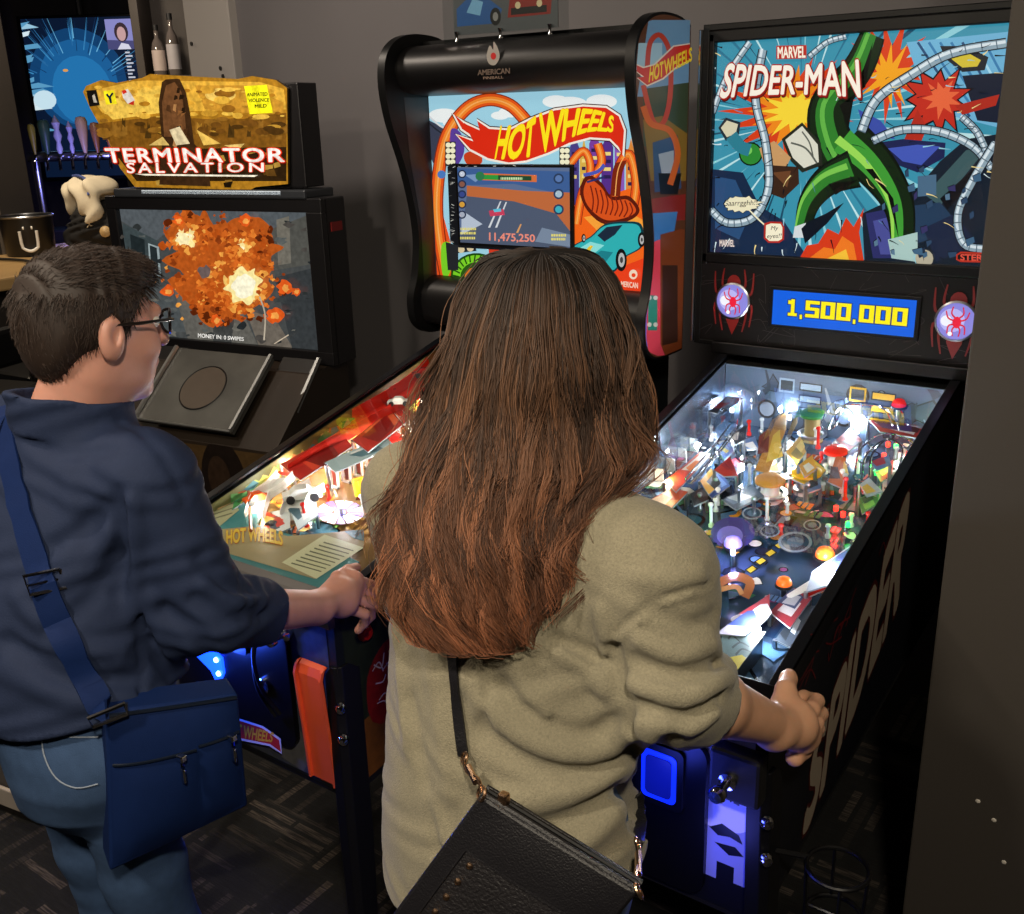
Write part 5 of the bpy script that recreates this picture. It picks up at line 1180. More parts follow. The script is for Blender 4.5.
F.wire([(350, 380, .11), (380, 395, .1), (405, 420, .09), (420, 445, .08)], gap=.012)
# clear sign holder with a car card standing on the hood
sh = empty('sign_holder', (HP[0]-0.012, HP[1]-0.075, 1.889), 0.03, 'clear acrylic sign holder with a toy car card on top of the backbox', 'sign holder')
MB().box((0, 0, 0.11), (0.36, 0.004, 0.22), ch=.001).build('acrylic_sheet', M_acryl, sh); MB().box((0, 0.045, 0.008), (0.36, 0.09, 0.003)).build('acrylic_foot', M_acryl, sh)
MB().box((0.0, 0.004, 0.115), (0.30, 0.002, 0.19)).build('card', pm('card_grey', '#4c4c4e', .6), sh)
a = Art((-0.15, 0.0028, 0.02), (1, 0, 0), (0, 0, 1), (0, -1, 0), .30, .19)
a.poly([(0, 0), (.3, 0), (.3, .19), (0, .19)], '#55585c'); 
a.poly([(.01, .02), (.13, .02), (.145, .05), (.10, .08), (.05, .085), (.01, .06)], '#2a5a9a'); a.poly([(.04, .05), (.08, .04), (.09, .07), (.06, .08)], '#7ab0d8'); a.poly(circ(.125, .035, .016, 14, .02), '#141414'); a.poly(circ(.125, .035, .008, 12, .01), '#8a8a8a')
a.poly([(.16, .03), (.28, .03), (.285, .07), (.24, .09), (.17, .085)], '#8a241c'); a.poly([(.17, .035), (.27, .035), (.27, .05), (.17, .05)], '#1a1414'); a.poly(circ(.19, .055, .008, 10), '#d8c8a0'); a.poly(circ(.25, .055, .008, 10), '#d8c8a0')
a.build('card_print', A_print, sh)
for x in (-.14, -.01, .13):
    MB().lathe([(.006, 0), (.003, .012), (.006, .024)], 10, (x, -.001, .004), (0, 0, 1)).build('foot_peg', M_chrome, sh, True)
# ================================================================== the shooting arcade cabinet on the left
TP = (-2.24, 0.0, 0.0); TR = math.radians(9)
T = empty('arcade_cabinet', TP, TR, 'black video arcade cabinet with fiery screen, gold marquee and slanted panel with round hole', 'arcade cabinet')
M_tb = pm('arcade_black', '#100f11', 0.4, var=.2); M_alu = pm('aluminium_edge', '#c4c6c4', 0.35, 1.0)
def tx(x, n, z): return (x, -n, z)
# monitor box with bezel
mb = MB(); mb.box((0.03, 0.055, 1.20), (0.97, 0.11, 0.56), ch=.006); mb.build('monitor_box', M_tb, T)
mb = MB()
for c, d in (((0.03, -0.012, 1.457), (0.97, 0.024, 0.046)), ((0.03, -0.012, 0.945), (0.97, 0.024, 0.046)), ((-0.433, -0.012, 1.20), (0.046, 0.024, 0.47)), ((0.482, -0.012, 1.20), (0.064, 0.024, 0.47))): mb.box(c, d)
mb.build('bezel', M_tb, T, bevel=.003)
MB().box((0.5165, 0.05, 1.385), (0.006, 0.06, 0.03)).build('side_sticker', pm('sticker_red', '#7a1414', .5), T)
a = Art((-0.410, -0.002, 0.966), (1, 0, 0), (0, 0, 1), (0, -1, 0), 0.862, 0.468, world=TP, rz=TR)
CT = (0, 180, 2.7676)
a.poly([(0, 0), (a.w, 0), (a.w, a.h), (0, a.h)], '#454848')
for q, c in ((((330, 70), (870, 90), (870, 130), (700, 140), (480, 130), (430, 170), (330, 110)), '#52585c'), (((340, 120), (440, 170), (450, 290), (390, 270), (340, 240)), '#3a4446'), (((360, 150), (400, 165), (405, 260), (368, 240)), '#1e2628'), (((410, 175), (440, 185), (446, 270), (415, 262)), '#9aa8aa'), (((414, 180), (434, 188), (440, 262), (420, 256)), '#222a2c'), (((480, 125), (740, 130), (740, 240), (490, 230)), '#6a5238'), (((740, 140), (870, 90), (880, 230), (760, 250)), '#4f4f4a'), (((765, 110), (800, 100), (806, 230), (770, 236)), '#6e6a60'), (((340, 280), (480, 300), (560, 420), (340, 420)), '#4a4f50'), (((480, 300), (660, 340), (720, 470), (520, 440)), '#5e5c56'), (((680, 360), (760, 380), (820, 480), (720, 470)), '#6a6258'), (((760, 270), (880, 240), (885, 480), (810, 470)), '#34383a'), (((590, 350), (650, 370), (640, 460), (590, 455)), '#3c3d3c')):
    a.ppx(q, c, CT)
rr = random.Random(9)
def blob(cx, cy, r, c, seed, sy=1.0, n=13, j=(.6, 1.25)):
    q = random.Random(seed); a.ppx(spline([(cx+r*q.uniform(*j)*math.cos(2*PI*k/n), cy+sy*r*q.uniform(*j)*math.sin(2*PI*k/n)) for k in range(n)], 3, True), c, CT)
PAL = ['#5a2208', '#8a3a12', '#b04c14', '#cf6420', '#e07c2c', '#eda044', '#f6c468', '#fde49a', '#fff6cc']
hot = [(600, 235, 125), (520, 160, 62), (684, 180, 72), (684, 292, 92), (612, 340, 70)]
for cx, cy, r, sd in ((600, 240, 118, 1), (560, 180, 74, 2), (680, 210, 84, 3), (620, 330, 70, 4), (520, 150, 52, 5), (690, 160, 54, 6), (660, 280, 92, 7)): blob(cx, cy, r, '#b4541a', sd, 1, 21, (.7, 1.35))
for k in range(420):
    hx_, hy_, hr = rr.choice(hot); t, u = rr.uniform(0, 2*PI), rr.random()**.8; x, y = hx_+hr*u*1.15*math.cos(t), hy_+hr*u*1.1*math.sin(t)
    core = max(1-math.hypot(x-684, y-292)/95, 1.0-math.hypot(x-520, y-162)/60, .8-math.hypot(x-678, y-178)/60, .42-math.hypot(x-600, y-240)/300)
    i = int(min(max(core*7.4+2.0+rr.uniform(-1.7, 1.4), 0), 8)); blob(x, y, rr.uniform(3, 12), PAL[i], 200+k, rr.uniform(.6, 1.2), 9, (.4, 1.5))
blob(684, 292, 46, '#fdeaa0', 31, 1, 19, (.8, 1.3)); blob(684, 292, 32, '#fff8d8', 41, 1, 17, (.8, 1.2)); blob(516, 162, 20, '#fff0b8', 42, 1, 15, (.7, 1.3))
for k in range(60): t, u = rr.uniform(0, 2*PI), rr.uniform(110, 190); x, y = 612+u*math.cos(t), 235+u*.9*math.sin(t); blob(x, y, rr.uniform(2, 7), rr.choice(PAL[1:6]), 900+k, 1, 7, (.4, 1.5))
for k in range(70):                                            # rubble of the street
    x, y = rr.uniform(345, 880), rr.uniform(95, 475)
    if math.hypot(x-620, y-240) < 150: continue
    blob(x, y, rr.uniform(5, 18), rr.choice(['#2c3030', '#3a3e3e', '#585c5a', '#6a6860', '#484440', '#24282a']), 1200+k, rr.uniform(.3, .8), 8, (.4, 1.4))
blob(580, 252, 18, '#6a5a58', 51)
for x, y, r, sd in ((475, 305, 18, 61), (770, 370, 24, 62), (800, 295, 22, 63), (830, 305, 14, 64), (505, 110, 16, 65), (690, 110, 18, 66), (610, 385, 18, 67)): blob(x, y, r, '#e05a1c', sd, .9); blob(x+2, y+2, r*.5, '#f0a04a', sd+50, .9)
a.bandpx([(730, 320), (745, 370), (742, 440)], 4, '#b8ac98', CT); a.bandpx([(770, 450), (810, 425)], 3, '#c8b8a0', CT)
a.textquad('MONEY IN: 0 SWIPES', a.px([(560, 432), (686, 442), (686, 432), (560, 421)], CT), '#f2efe8', .02)
a.build('game_screen', artmat('fire_screen', 1.0, .3, .05, noise=.25), T)
# marquee light box and its shaped front
MB().box((0.03, 0.05, 1.492), (0.86, 0.16, 0.03), ch=.006).build('marquee_shelf', pm('shelf_grey', '#3a3d42', .35, .4), T)
mb = MB(); mb.box((0.05, 0.045, 1.675), (0.80, 0.10, 0.325)); mb.build('marquee_box', M_tb, T, bevel=.004)
out = [(83, 92), (86, 86), (101, 80), (116, 83), (142, 78), (150, 74), (238, 79), (252, 76), (276, 80), (287, 88), (288, 184), (256, 187), (250, 190), (135, 187), (128, 178), (120, 168), (108, 140), (90, 108)]
a = Art((-0.50, -0.021, 1.49), (1, 0, 0), (0, 0, 1), (0, -1, 0), 1.0, 0.42, world=TP, rz=TR)
o2 = a.px(out)
MB().prism(o2, (-0.50, -0.010, 1.49), (1, 0, 0), (0, 0, 1), (0, -1, 0), 0.010).build('marquee_panel', pm('marquee_acrylic', '#3a2c10', .3), T)
a.poly(o2, '#a8761e', False)
bb = (min(x for x, y in o2), min(y for x, y in o2), max(x for x, y in o2), max(y for x, y in o2))
def mq(q, c): 
    p = clip(a.px(q, (0, 0, 2.926)), bb[0]+.01, bb[1]+.008, bb[2]-.004, bb[3]-.02)
    if len(p) > 2: a.poly(p, c, False)
rr = random.Random(4)
mq([(250, 270), (400, 235), (760, 240), (830, 260), (838, 320), (300, 330)], '#d8a63a'); mq([(280, 300), (420, 260), (480, 262), (470, 330), (330, 350)], '#e8c050'); mq([(570, 250), (720, 250), (830, 300), (830, 340), (600, 320)], '#c08a2c'); mq(circ(645, 278, 45, 18, 20), '#e8c260')
mq([(300, 360), (460, 340), (640, 350), (838, 330), (838, 440), (330, 440)], '#7a5016'); mq([(330, 440), (838, 430), (838, 530), (400, 530)], '#2c1c0a')
for k in range(34):                                            # ruined skyline
    x = rr.uniform(290, 830); h_ = rr.uniform(14, 46); w_ = rr.uniform(8, 20); y = 395+rr.uniform(-10, 14)
    mq([(x, y), (x+w_*.2, y-h_), (x+w_*.6, y-h_*.7), (x+w_, y-h_*.9), (x+w_, y)], rr.choice(['#5a3a12', '#8a5f20', '#46300f', '#a87828']))
for k in range(30):
    x, y = rr.uniform(360, 830), rr.uniform(420, 535); mq([(x, y), (x+rr.uniform(10, 30), y-rr.uniform(0, 10)), (x+rr.uniform(14, 34), y+rr.uniform(6, 16)), (x+4, y+14)], rr.choice(['#5a3c14', '#8a6424', '#1c1206', '#3a280e', '#b08a3a']))
for k in range(90):
    x, y = rr.uniform(285, 830), rr.uniform(255, 400); w_ = rr.uniform(6, 26)
    mq(circ(x, y, w_, 10, w_*rr.uniform(.25, .6)), rr.choice(['#c8942e', '#e0b448', '#a8721c', '#d8a83c', '#8a5a18']) if y < 345 else rr.choice(['#6a4414', '#8a5e1e', '#4a300e', '#b0842e']))
# broken brown tower in the middle, lit from below
mq([(470, 540), (478, 420), (468, 300), (478, 240), (500, 225), (530, 232), (548, 270), (560, 330), (572, 420), (610, 460), (620, 545)], '#3a2412'); mq([(484, 400), (478, 300), (490, 250), (515, 240), (535, 270), (545, 340), (550, 400)], '#6a4426')
for k in range(14): x, y = rr.uniform(480, 545), rr.uniform(250, 420); mq([(x, y), (x+rr.uniform(6, 16), y+rr.uniform(-4, 4)), (x+rr.uniform(4, 14), y+rr.uniform(8, 26)), (x-3, y+16)], rr.choice(['#24160a', '#8a5a30', '#a87848', '#4a2e18']))
mq([(500, 380), (530, 370), (560, 420), (520, 425)], '#d8c8a0'); mq([(440, 425), (480, 400), (500, 425)], '#d8b868'); mq([(580, 380), (650, 420), (600, 425)], '#e0b858'); mq([(660, 425), (720, 420), (700, 440)], '#e0c070')
def T1(quad): return [tuple(p) for p in a.px(quad, (0, 0, 2.926))]
for dx, c in ((3, '#5a0c06'),): a.textquad('TERMINATOR', T1([(322+dx, 476+dx), (836+dx, 474+dx), (834+dx, 436), (312+dx, 436)]), c, .06)
a.textquad('TERMINATOR', T1([(322, 475), (836, 473), (834, 434), (312, 434)]), '#f2ece6', .022, 0, '#e03a18', .05, 1.12)
a.textquad('SALVATION', T1([(378, 506), (776, 502), (776, 476), (376, 476)]), '#f2ece6', .015, 0, '#d83818', .05, 1.35)
mq([(400, 508), (760, 512), (750, 517), (430, 513)], '#f6efd8')
mq([(258, 265), (288, 263), (298, 308), (268, 312)], '#141210'); mq([(276, 280), (282, 275), (290, 300), (280, 300)], '#b8b0a0')
mq([(308, 266), (340, 264), (348, 304), (316, 306)], '#f0e020'); a.poly(a.px(band([(318, 275), (326, 284), (336, 272)], 6), (0, 0, 2.926)), '#182030', False); a.poly(a.px(band([(327, 284), (331, 302)], 8, 6, 0), (0, 0, 2.926)), '#182030', False)
mq([(362, 266), (380, 260), (400, 292), (396, 306), (380, 304), (366, 286)], '#d8d0c8'); mq([(362, 266), (372, 262), (378, 270), (366, 276)], '#c02818'); mq([(380, 304), (398, 294), (398, 308)], '#c02818')
mq([(720, 252), (786, 248), (804, 330), (736, 334)], '#f6f01c')
for i, t_ in enumerate(('ANIMATED', 'VIOLENCE', 'MILD')):
    x0, x1, y = 728+i*5, 788+i*5, 282+i*17
    if i == 2: x0, x1 = 752, 786
    a.textquad(t_, T1([(x0, y), (x1, y-2), (x1, y-12), (x0, y-10)]), '#20240c', .02)
a.build('marquee_print', artmat('marquee_glow', 0.9, 0.3, 0.3, noise=.35), T)
MB().box((0.05, -0.02, 1.497), (0.62, 0.02, 0.012)).build('marquee_light_strip', pm('cool_strip', '#c8d4dc', .3, emit='#dce8f0', es=0.45), T)
# lower body, slanted bays with aluminium edges
MB().prism([(0.10, 0.0), (0.10, 0.92), (0.0, 0.92), (-0.10, 0.905), (-0.335, 0.70), (-0.335, 0.0)], (-0.45, 0, 0), (0, 1, 0), (0, 0, 1), (1, 0, 0), 0.93).build('lower_body', pm('arcade_brown', '#241b12', .5, var=.3, scale=8), T)
def slant(x0, x1, n0, z0, n1, z1, name, mat, th=.012):
    p = [tx(x0, n0, z0), tx(x1, n0, z0), tx(x1, n1, z1), tx(x0, n1, z1)]
    nv = Vector((0, -(z0-z1), (n1-n0))).normalized()*-1
    vs = [Vector(q) for q in p]+[Vector(q)+nv*th for q in p]
    return MB().add(vs, [(0, 1, 2, 3), (7, 6, 5, 4), (0, 4, 5, 1), (1, 5, 6, 2), (2, 6, 7, 3), (3, 7, 4, 0)]).build(name, mat, T)
M_tpan = pm('scuffed_panel', '#4a4a47', .45, var=.6, scale=9)
slant(-0.44, -0.115, .05, .945, .22, .80, 'side_bay', pm('bay_black', '#1c1b1a', .5)); slant(0.32, 0.47, .05, .945, .20, .80, 'side_bay', pm('bay_black', '#1c1b1a', .5))
cp = slant(-0.108, 0.315, .105, .957, .345, .757, 'slanted_panel', M_tpan, .02)
e1 = Vector((1, 0, 0)); e2 = (Vector(tx(0, .105, .957))-Vector(tx(0, .345, .757))).normalized(); en = e1.cross(e2)
if en.y > 0: en = -en
pc = Vector(tx(0.10, .225, .857))
MB().lathe([(0.0, .001), (0.088, .0012)], 40, pc+en*.0005, en, cap=False).build('speaker_hole', pm('hole_brown', '#4a4138', .8), cp)
mb = MB(); mb.lathe([(0.088, .0), (0.091, .004), (0.094, .0)], 40, pc, en, cap=False); mb.build('hole_rim', M_blackm, cp, True)
for x in (-0.112, 0.315): MB().tube([Vector(tx(x, .105, .960))+en*.004, Vector(tx(x, .345, .760))+en*.004], .009, 6).build('edge_trim', M_alu, cp)
MB().tube([Vector(tx(-0.11, .346, .757)), Vector(tx(0.315, .346, .757))], .005, 6).build('edge_trim', M_alu, cp)
MB().tube([Vector(tx(0.472, .05, .95)), Vector(tx(0.472, .20, .80))], .010, 6).build('bay_trim', M_alu, T)
a = Art((-0.45, -0.3356, 0.2), (1, 0, 0), (0, 0, 1), (0, -1, 0), .93, .5, world=TP, rz=TR)
a.poly([(0, 0), (.93, 0), (.93, .49), (0, .49)], '#4e3b22'); a.poly(circ(.70, .36, .10, 26, .16), '#1c1410'); a.poly(circ(.68, .38, .05, 18, .08), '#32241a'); a.poly([(.2, .3), (.4, .42), (.5, .2), (.3, .1)], '#6a5028')
a.build('front_print', A_dim, T)
# gun pedestal platform with a bright metal front edge
MB().box((0.0, -0.865, 0.045), (0.94, 1.03, 0.09), ch=.006).build('platform', pm('platform_black', '#18130f', .6), T)
MB().box((0.0, -1.386, 0.062), (0.945, 0.012, 0.056), ch=.003).build('platform_edge', pm('platform_edge_metal', '#b8aea0', .45, .3), T)
MB().box((0.02, -0.72, 0.41), (0.36, 0.22, 0.66), ch=.02).build('gun_pedestal', M_tb, T)
def gun(x):
    g = MB(); g.box((x, -.74, .80), (.05, .30, .06), ch=.012); g.box((x, -.60, .76), (.045, .10, .13), ch=.012); g.tube([(x, -.84, .81), (x, -1.02, .83)], .016, 10); g.box((x, -.78, .85), (.03, .14, .03), ch=.008); g.box((x, -.70, .73), (.036, .05, .12), ch=.008)
    o = g.build('mounted_gun', pm('gun_black', '#0c0c0d', .35), T); MB().tube([(x, -.72, .70), (x, -.72, .78)], .02, 10).build('gun_mount', M_steel, o)
gun(-.10); gun(.13)
# ================================================================== the bar in the background
bc = empty('bar_counter', (-4.40, 0.75, 0), 0, 'long tan-topped bar counter with dark front behind the players', 'counter')
MB().box((0, 0, 1.05), (1.10, 2.9, 0.06), ch=.01).build('counter_top', pm('tan_wood', '#a98a5c', .35, var=.25, scale=6, stretch=(8, 1, 1)), bc)
MB().box((-0.02, 0, 0.51), (0.86, 2.8, 1.02)).build('counter_body', pm('bar_front', '#1b1816', .6), bc)
for k in range(5): MB().box((0.418, -1.1+k*.55, .55), (.02, .48, .78), ch=.006).build('front_panel', pm('bar_front_panel', '#221d1a', .55), bc)
MB().tube([(0.56, -1.4, .22), (0.56, 1.4, .22)], .02, 10).build('foot_rail', M_steel, bc, True)
# post standing on the counter up to the ceiling
pst = MB().box((-4.84, 0.68, 1.94), (0.20, 0.26, 1.72), ch=.004).build('trim_2', pm('dark_post', '#231f1d', .6)); tag(pst, None, None, kind='structure')
MB().box((-4.742, 0.60, 1.94), (0.012, 0.03, 1.72)).build('post_strip', pm('post_strip_grey', '#5c544c', .5), pst)
# bucket with the U-umlaut
bk = empty('bucket', (-4.58, 0.66, 1.08), 0.0, 'black round bucket with white letter U on the bar counter', 'bucket')
MB().lathe([(.115, 0), (.122, .01), (.135, .19), (.138, .205), (.130, .205), (.126, .19), (.112, .015), (0, .012)], 32, (0, 0, 0), cap=False).build('bucket_wall', pm('bucket_black', '#0e0e10', .4), bk, True)
mb = MB(); mb.tube([(.136*math.cos(2*PI*k/32), .136*math.sin(2*PI*k/32), .205) for k in range(33)], .006, 8); mb.build('rim', M_steel, bk, True)
lb = MB(); vd = math.atan2(CAM[1]-.66, CAM[0]+4.58)
def onb(t, z): return ((.128+.06*z)*math.cos(vd+t)*1.02, (.128+.06*z)*math.sin(vd+t)*1.02, z)
lb.tube([onb(-.30, .135)]+[onb(-.30+.0, .075)]+[onb(-.28+.56*k/8, .05-.018*math.sin(PI*k/8)) for k in range(9)]+[onb(.30, .075), onb(.30, .135)], .008, 8); lb.tube([onb(-.17, .152), onb(-.12, .152)], .008, 8); lb.tube([onb(.12, .152), onb(.17, .152)], .008, 8)
lb.build('letter_mark', pm('white_letter', '#e4e2dc', .5), bk, True)
# folded coat with a pale hood lying in a heap
def coat(p):
    d = s_ell(p, (0, 0, .12), (.19, .15, .15)); d = smin(d, s_ell(p, (.14, .05, .09), (.12, .12, .10)), .05); d = smin(d, s_ell(p, (-.10, -.03, .07), (.12, .13, .09)), .05)
    d = d+.008*np.sin(40*p[:, 0]+9*np.sin(22*p[:, 2]))*np.cos(25*p[:, 1]); return np.maximum(d, -p[:, 2]+.001)
cvm = pm('coat_black', '#0e0d0e', .85, bump=.4, bscale=120)
ct = empty('coat', (-4.36, 0.97, 1.085), 0, 'black coat heaped on the bar counter beside the bucket', 'coat')
sdfobj('coat_body', coat, (-.32, -.26, -.01), (.34, .26, .34), .012, cvm, ct)
MB().lathe([(.028, 0), (.03, .01), (.02, .022), (0, .026)], 14, (.17, -.10, .11), (.5, -.8, .2), cap=False).build('toggle', pm('toggle_tan', '#b89a6a', .5), ct, True)
def towel(p):
    d = s_ell(p, (-.02, -.02, .32), (.15, .13, .07)); d = smin(d, s_ell(p, (.07, -.10, .23), (.07, .05, .13)), .04); d = smin(d, s_ell(p, (-.13, -.05, .27), (.05, .07, .10)), .04)
    return smax(d+.010*np.sin(46*p[:, 0]+3*np.sin(18*p[:, 2])), .004-coat(p), .006)
tw = sdfobj('towel', towel, (-.26, -.24, .06), (.24, .2, .45), .009, pm('towel_cream', '#cfc4ac', .9, bump=.5, bscale=150)); tw.location = (-4.36, 0.97, 1.085)
tag(tw, 'cream towel with blue stripe draped over the black coat', 'towel')
mb = MB(); mb.tube(spline([(-.10, -.07, .392), (0, -.09, .392), (.08, -.10, .36), (.11, -.13, .30)], 6), .008, 6); mb.build('stripe', pm('stripe_blue', '#3a4a86', .8), tw, True)
# back bar with glasses and tap tower
bb_ = MB().box((-5.62, 1.75, .54), (1.3, .30, 1.08), Matrix.Rotation(.62, 3, 'Z'), ch=.01).build('back_bar', pm('back_bar_dark', '#1c1a20', .5)); tag(bb_, 'dark back bar cabinet under the beer taps', 'cabinet')
ux, uy = math.cos(.62), math.sin(.62)
def bp_(s_, t, z): return Vector((-5.56+s_*ux+t*uy, 1.66+s_*uy-t*ux, z))
tt = empty('beer_tap_tower', (-5.335, 1.44, 1.08), 0, 'row of beer taps with assorted handles on a steel bar', 'beer taps')
def L_(v): return tuple(Vector(v)-Vector((-5.335, 1.44, 1.08)))
mb = MB(); mb.tube([L_(bp_(-.34, 0, 1.55)), L_(bp_(.40, 0, 1.55))], .032, 14); mb.build('tap_rail', M_steel, tt, True)
for s_ in (-.3, .34): MB().tube([L_(bp_(s_, 0, 1.08)), L_(bp_(s_, 0, 1.53))], .026, 12).build('tower_leg', M_steel, tt, True)
hc = ['#9a8a2c', '#3a5a3c', '#c8c4cc', '#b8b0c8', '#b89878', '#8a5a34', '#7a4424', '#9a8a9a']
for k in range(8):
    s_ = -.27+k*.082; b = bp_(s_, .05, 1.555)
    f_ = MB().tube([L_(b-Vector((0, 0, 0))+Vector((uy*-.05, .05*ux, 0))), L_(b), L_(b+Vector((uy*.03, -.03*ux, -.03))), L_(b+Vector((uy*.035, -.035*ux, -.09)))], .010, 8).build('faucet', M_chrome, tt, True)
    hh = .19+.05*((k*37) % 5)/4; ww = .016+.010*((k*53) % 3)/2
    prof = [(ww*.4, 0), (ww*.6, .02), (ww*.9, hh*.3), (ww*1.3, hh*.6), (ww*1.5, hh*.85), (ww*1.1, hh*.97), (0, hh)]
    if k in (2, 3): prof = [(ww*.5, 0), (ww, .03), (ww*.6, hh*.3), (ww*1.3, hh*.45), (ww*.7, hh*.62), (ww*1.3, hh*.8), (0, hh)]
    hd = MB().lathe(prof, 14, L_(b+Vector((0, 0, .012))), (0, 0, 1), cap=False).build('tap_handle', pm('tap_'+hc[k].strip('#'), hc[k], .4), f_, True)
gm = thin_glass('bar_glass', (0.8, 0.84, 0.95), 3.0)
g0 = None
for k in range(7):
    P_ = bp_(.10+k*.075, .08+.03*(k % 2), 1.08)
    if g0 is None:
        g0 = MB().lathe([(.026, .0), (.028, .006), (.024, .03), (.036, .20), (.034, .20), (.022, .03), (0, .02)], 16, (0, 0, 0), cap=False).build('beer_glass', gm, None, True); o = g0
    else: o = g0.copy(); col.objects.link(o)
    o.location = P_; tag(o, ['first','second','third','fourth','fifth','sixth','seventh'][k]+' tall clear beer glass from the left in the row under the taps', 'glass', 'beer glasses under the taps')
# screen with a game stream
tvq = [dep(20, 20, 7.2), dep(136, 14, 7.2)]
tu = tvq[1]-tvq[0]; tu[2] = 0; tl = np.linalg.norm(tu); tu /= tl; ta = math.atan2(tu[1], tu[0])
tv = empty('television', (float(tvq[0][0]+tu[0]*tl/2), float(tvq[0][1]+tu[1]*tl/2), 1.38), ta, 'large wall screen glowing blue with a small inset picture, behind the taps', 'television')
MB().box((0, .03, .54), (tl+.06, .05, 1.14), ch=.006).build('screen_body', M_black, tv); MB().tube([(0, .05, 1.0), (0, .05, 1.41)], .025, 10).build('ceiling_pole', M_blackm, tv)
a = Art((-tl/2, .0045, .0), (1, 0, 0), (0, 0, 1), (0, -1, 0), tl, 1.09)
hx, hy = tl, 1.09
a.poly([(0, 0), (hx, 0), (hx, hy), (0, hy)], '#0a1830')
a.poly(circ(hx*.42, hy*.62, hx*.42, 26, hy*.32), '#12406e'); a.poly(circ(hx*.42, hy*.60, hx*.34, 26, hy*.27), '#1c5f98'); a.poly(circ(hx*.44, hy*.55, hx*.26, 24, hy*.22), '#2474b0')
rr = random.Random(6)
for k in range(44):
    t = rr.uniform(.25, PI-.1); r0, r1 = rr.uniform(.30, .42), rr.uniform(.5, .75)
    a.poly([(hx*.42+hx*r0*math.cos(t-.012), hy*.55+hy*.8*r0*math.sin(t-.012)), (hx*.42+hx*r1*math.cos(t), hy*.55+hy*.8*r1*math.sin(t)), (hx*.42+hx*r0*math.cos(t+.012), hy*.55+hy*.8*r0*math.sin(t+.012))], rr.choice(['#3f8fc4', '#6ab4dc', '#123a66', '#2a6aa0']))
for k in range(14): y = rr.uniform(.30, .98)*hy; a.poly([(0, y), (rr.uniform(.03, .12)*hx, y+.01), (rr.uniform(.02, .2)*hx, y-.02), (0, y-.03)], rr.choice(['#9ac8e0', '#d8ecf4', '#5a9cc4']))
a.poly(circ(hx*.10, hy*.50, hx*.10, 16, hy*.06), '#c8e4f0'); a.poly(circ(hx*.32, hy*.68, .02, 10, .01), '#e0a050')
a.poly([(hx*.72, hy*.80), (hx*.985, hy*.80), (hx*.985, hy*.985), (hx*.72, hy*.985)], '#8a8ac8'); a.poly([(hx*.72, hy*.80), (hx*.985, hy*.80), (hx*.985, hy*.85), (hx*.72, hy*.86)], '#4a4a78'); a.poly(circ(hx*.85, hy*.905, .05, 16, .065), '#3a2c34'); a.poly(circ(hx*.85, hy*.895, .032, 14, .048), '#c8a0a0'); a.poly([(hx*.80, hy*.80), (hx*.84, hy*.84), (hx*.90, hy*.83), (hx*.92, hy*.80)], '#d8d8e8')
for k in range(9): a.poly([(hx*.86, hy*(.775-k*.022)), (hx*(.90+.02*(k % 2)), hy*(.775-k*.022)), (hx*(.90+.02*(k % 2)), hy*(.785-k*.022)), (hx*.86, hy*(.785-k*.022))], '#c8ccd8'); a.poly([(hx*.95, hy*(.775-k*.022)), (hx*.98, hy*(.775-k*.022)), (hx*.98, hy*(.785-k*.022)), (hx*.95, hy*(.785-k*.022))], '#8ab0a0' if k > 6 else '#c8ccd8')
a.build('screen_picture', A_screen, tv)
# open wall cupboard with two bottles
nq = dep(166, 40, 6.0); nr = math.atan2(.585, .811)
nc = empty('bottle_cupboard', (float(nq[0]), float(nq[1]), 2.0), nr, 'dark open wall cupboard with bottles next to the pale wall strip', 'cupboard')
mk = pm('cupboard_brown', '#3a332e', .6)
for c, d in (((-.16, .10, .25), (.05, .26, 1.1)), ((.15, .10, .25), (.04, .26, 1.1)), ((0, .22, .25), (.3, .02, 1.1)), ((0, .10, -.02), (.30, .26, .05)), ((0, .10, .78), (.32, .26, .04)), ((-.02, .10, -.20), (.26, .26, .20))): MB().box(c, d, ch=.003).build('cupboard_board', mk, nc)
for k, (dx, hh, c, lb_) in enumerate(((-.055, .27, '#c8b8b0', 'short clear bottle with pale label in the wall cupboard'), (.035, .33, '#b8b4b8', 'taller clear bottle with pale label in the wall cupboard'))):
    b = empty('bottle', (float(nq[0]+dx*math.cos(nr)), float(nq[1]+dx*math.sin(nr)), 2.006), nr, lb_, 'bottle', 'bottles in the wall cupboard')
    MB().lathe([(.036, 0), (.038, .01), (.038, hh*.55), (.030, hh*.68), (.013, hh*.78), (.013, hh*.95), (.015, hh*.97), (.015, hh), (0, hh)], 20, (0, 0, 0), cap=False).build('glass_body', pm('bottle_glass', '#6a625e', .08, coat=1, spec=.8), b, True)
    MB().lathe([(.0388, hh*.10), (.0388, hh*.52)], 20, (0, 0, 0), cap=False).build('paper_label', pm('label_'+c.strip('#'), c, .6, emit=c, es=.0), b, True)
    MB().lathe([(.016, hh*.93), (.016, hh+.012), (0, hh+.012)], 14, (0, 0, 0), cap=False).build('cap', M_blackm, b, True)
point('cupboard_light', (float(nq[0]+.06), float(nq[1]-.16), 2.42), .8, (1, .85, .75), .03)
point('bar_led', (-5.25, 1.35, 1.40), 9.0, (.25, .25, 1.0), .05)
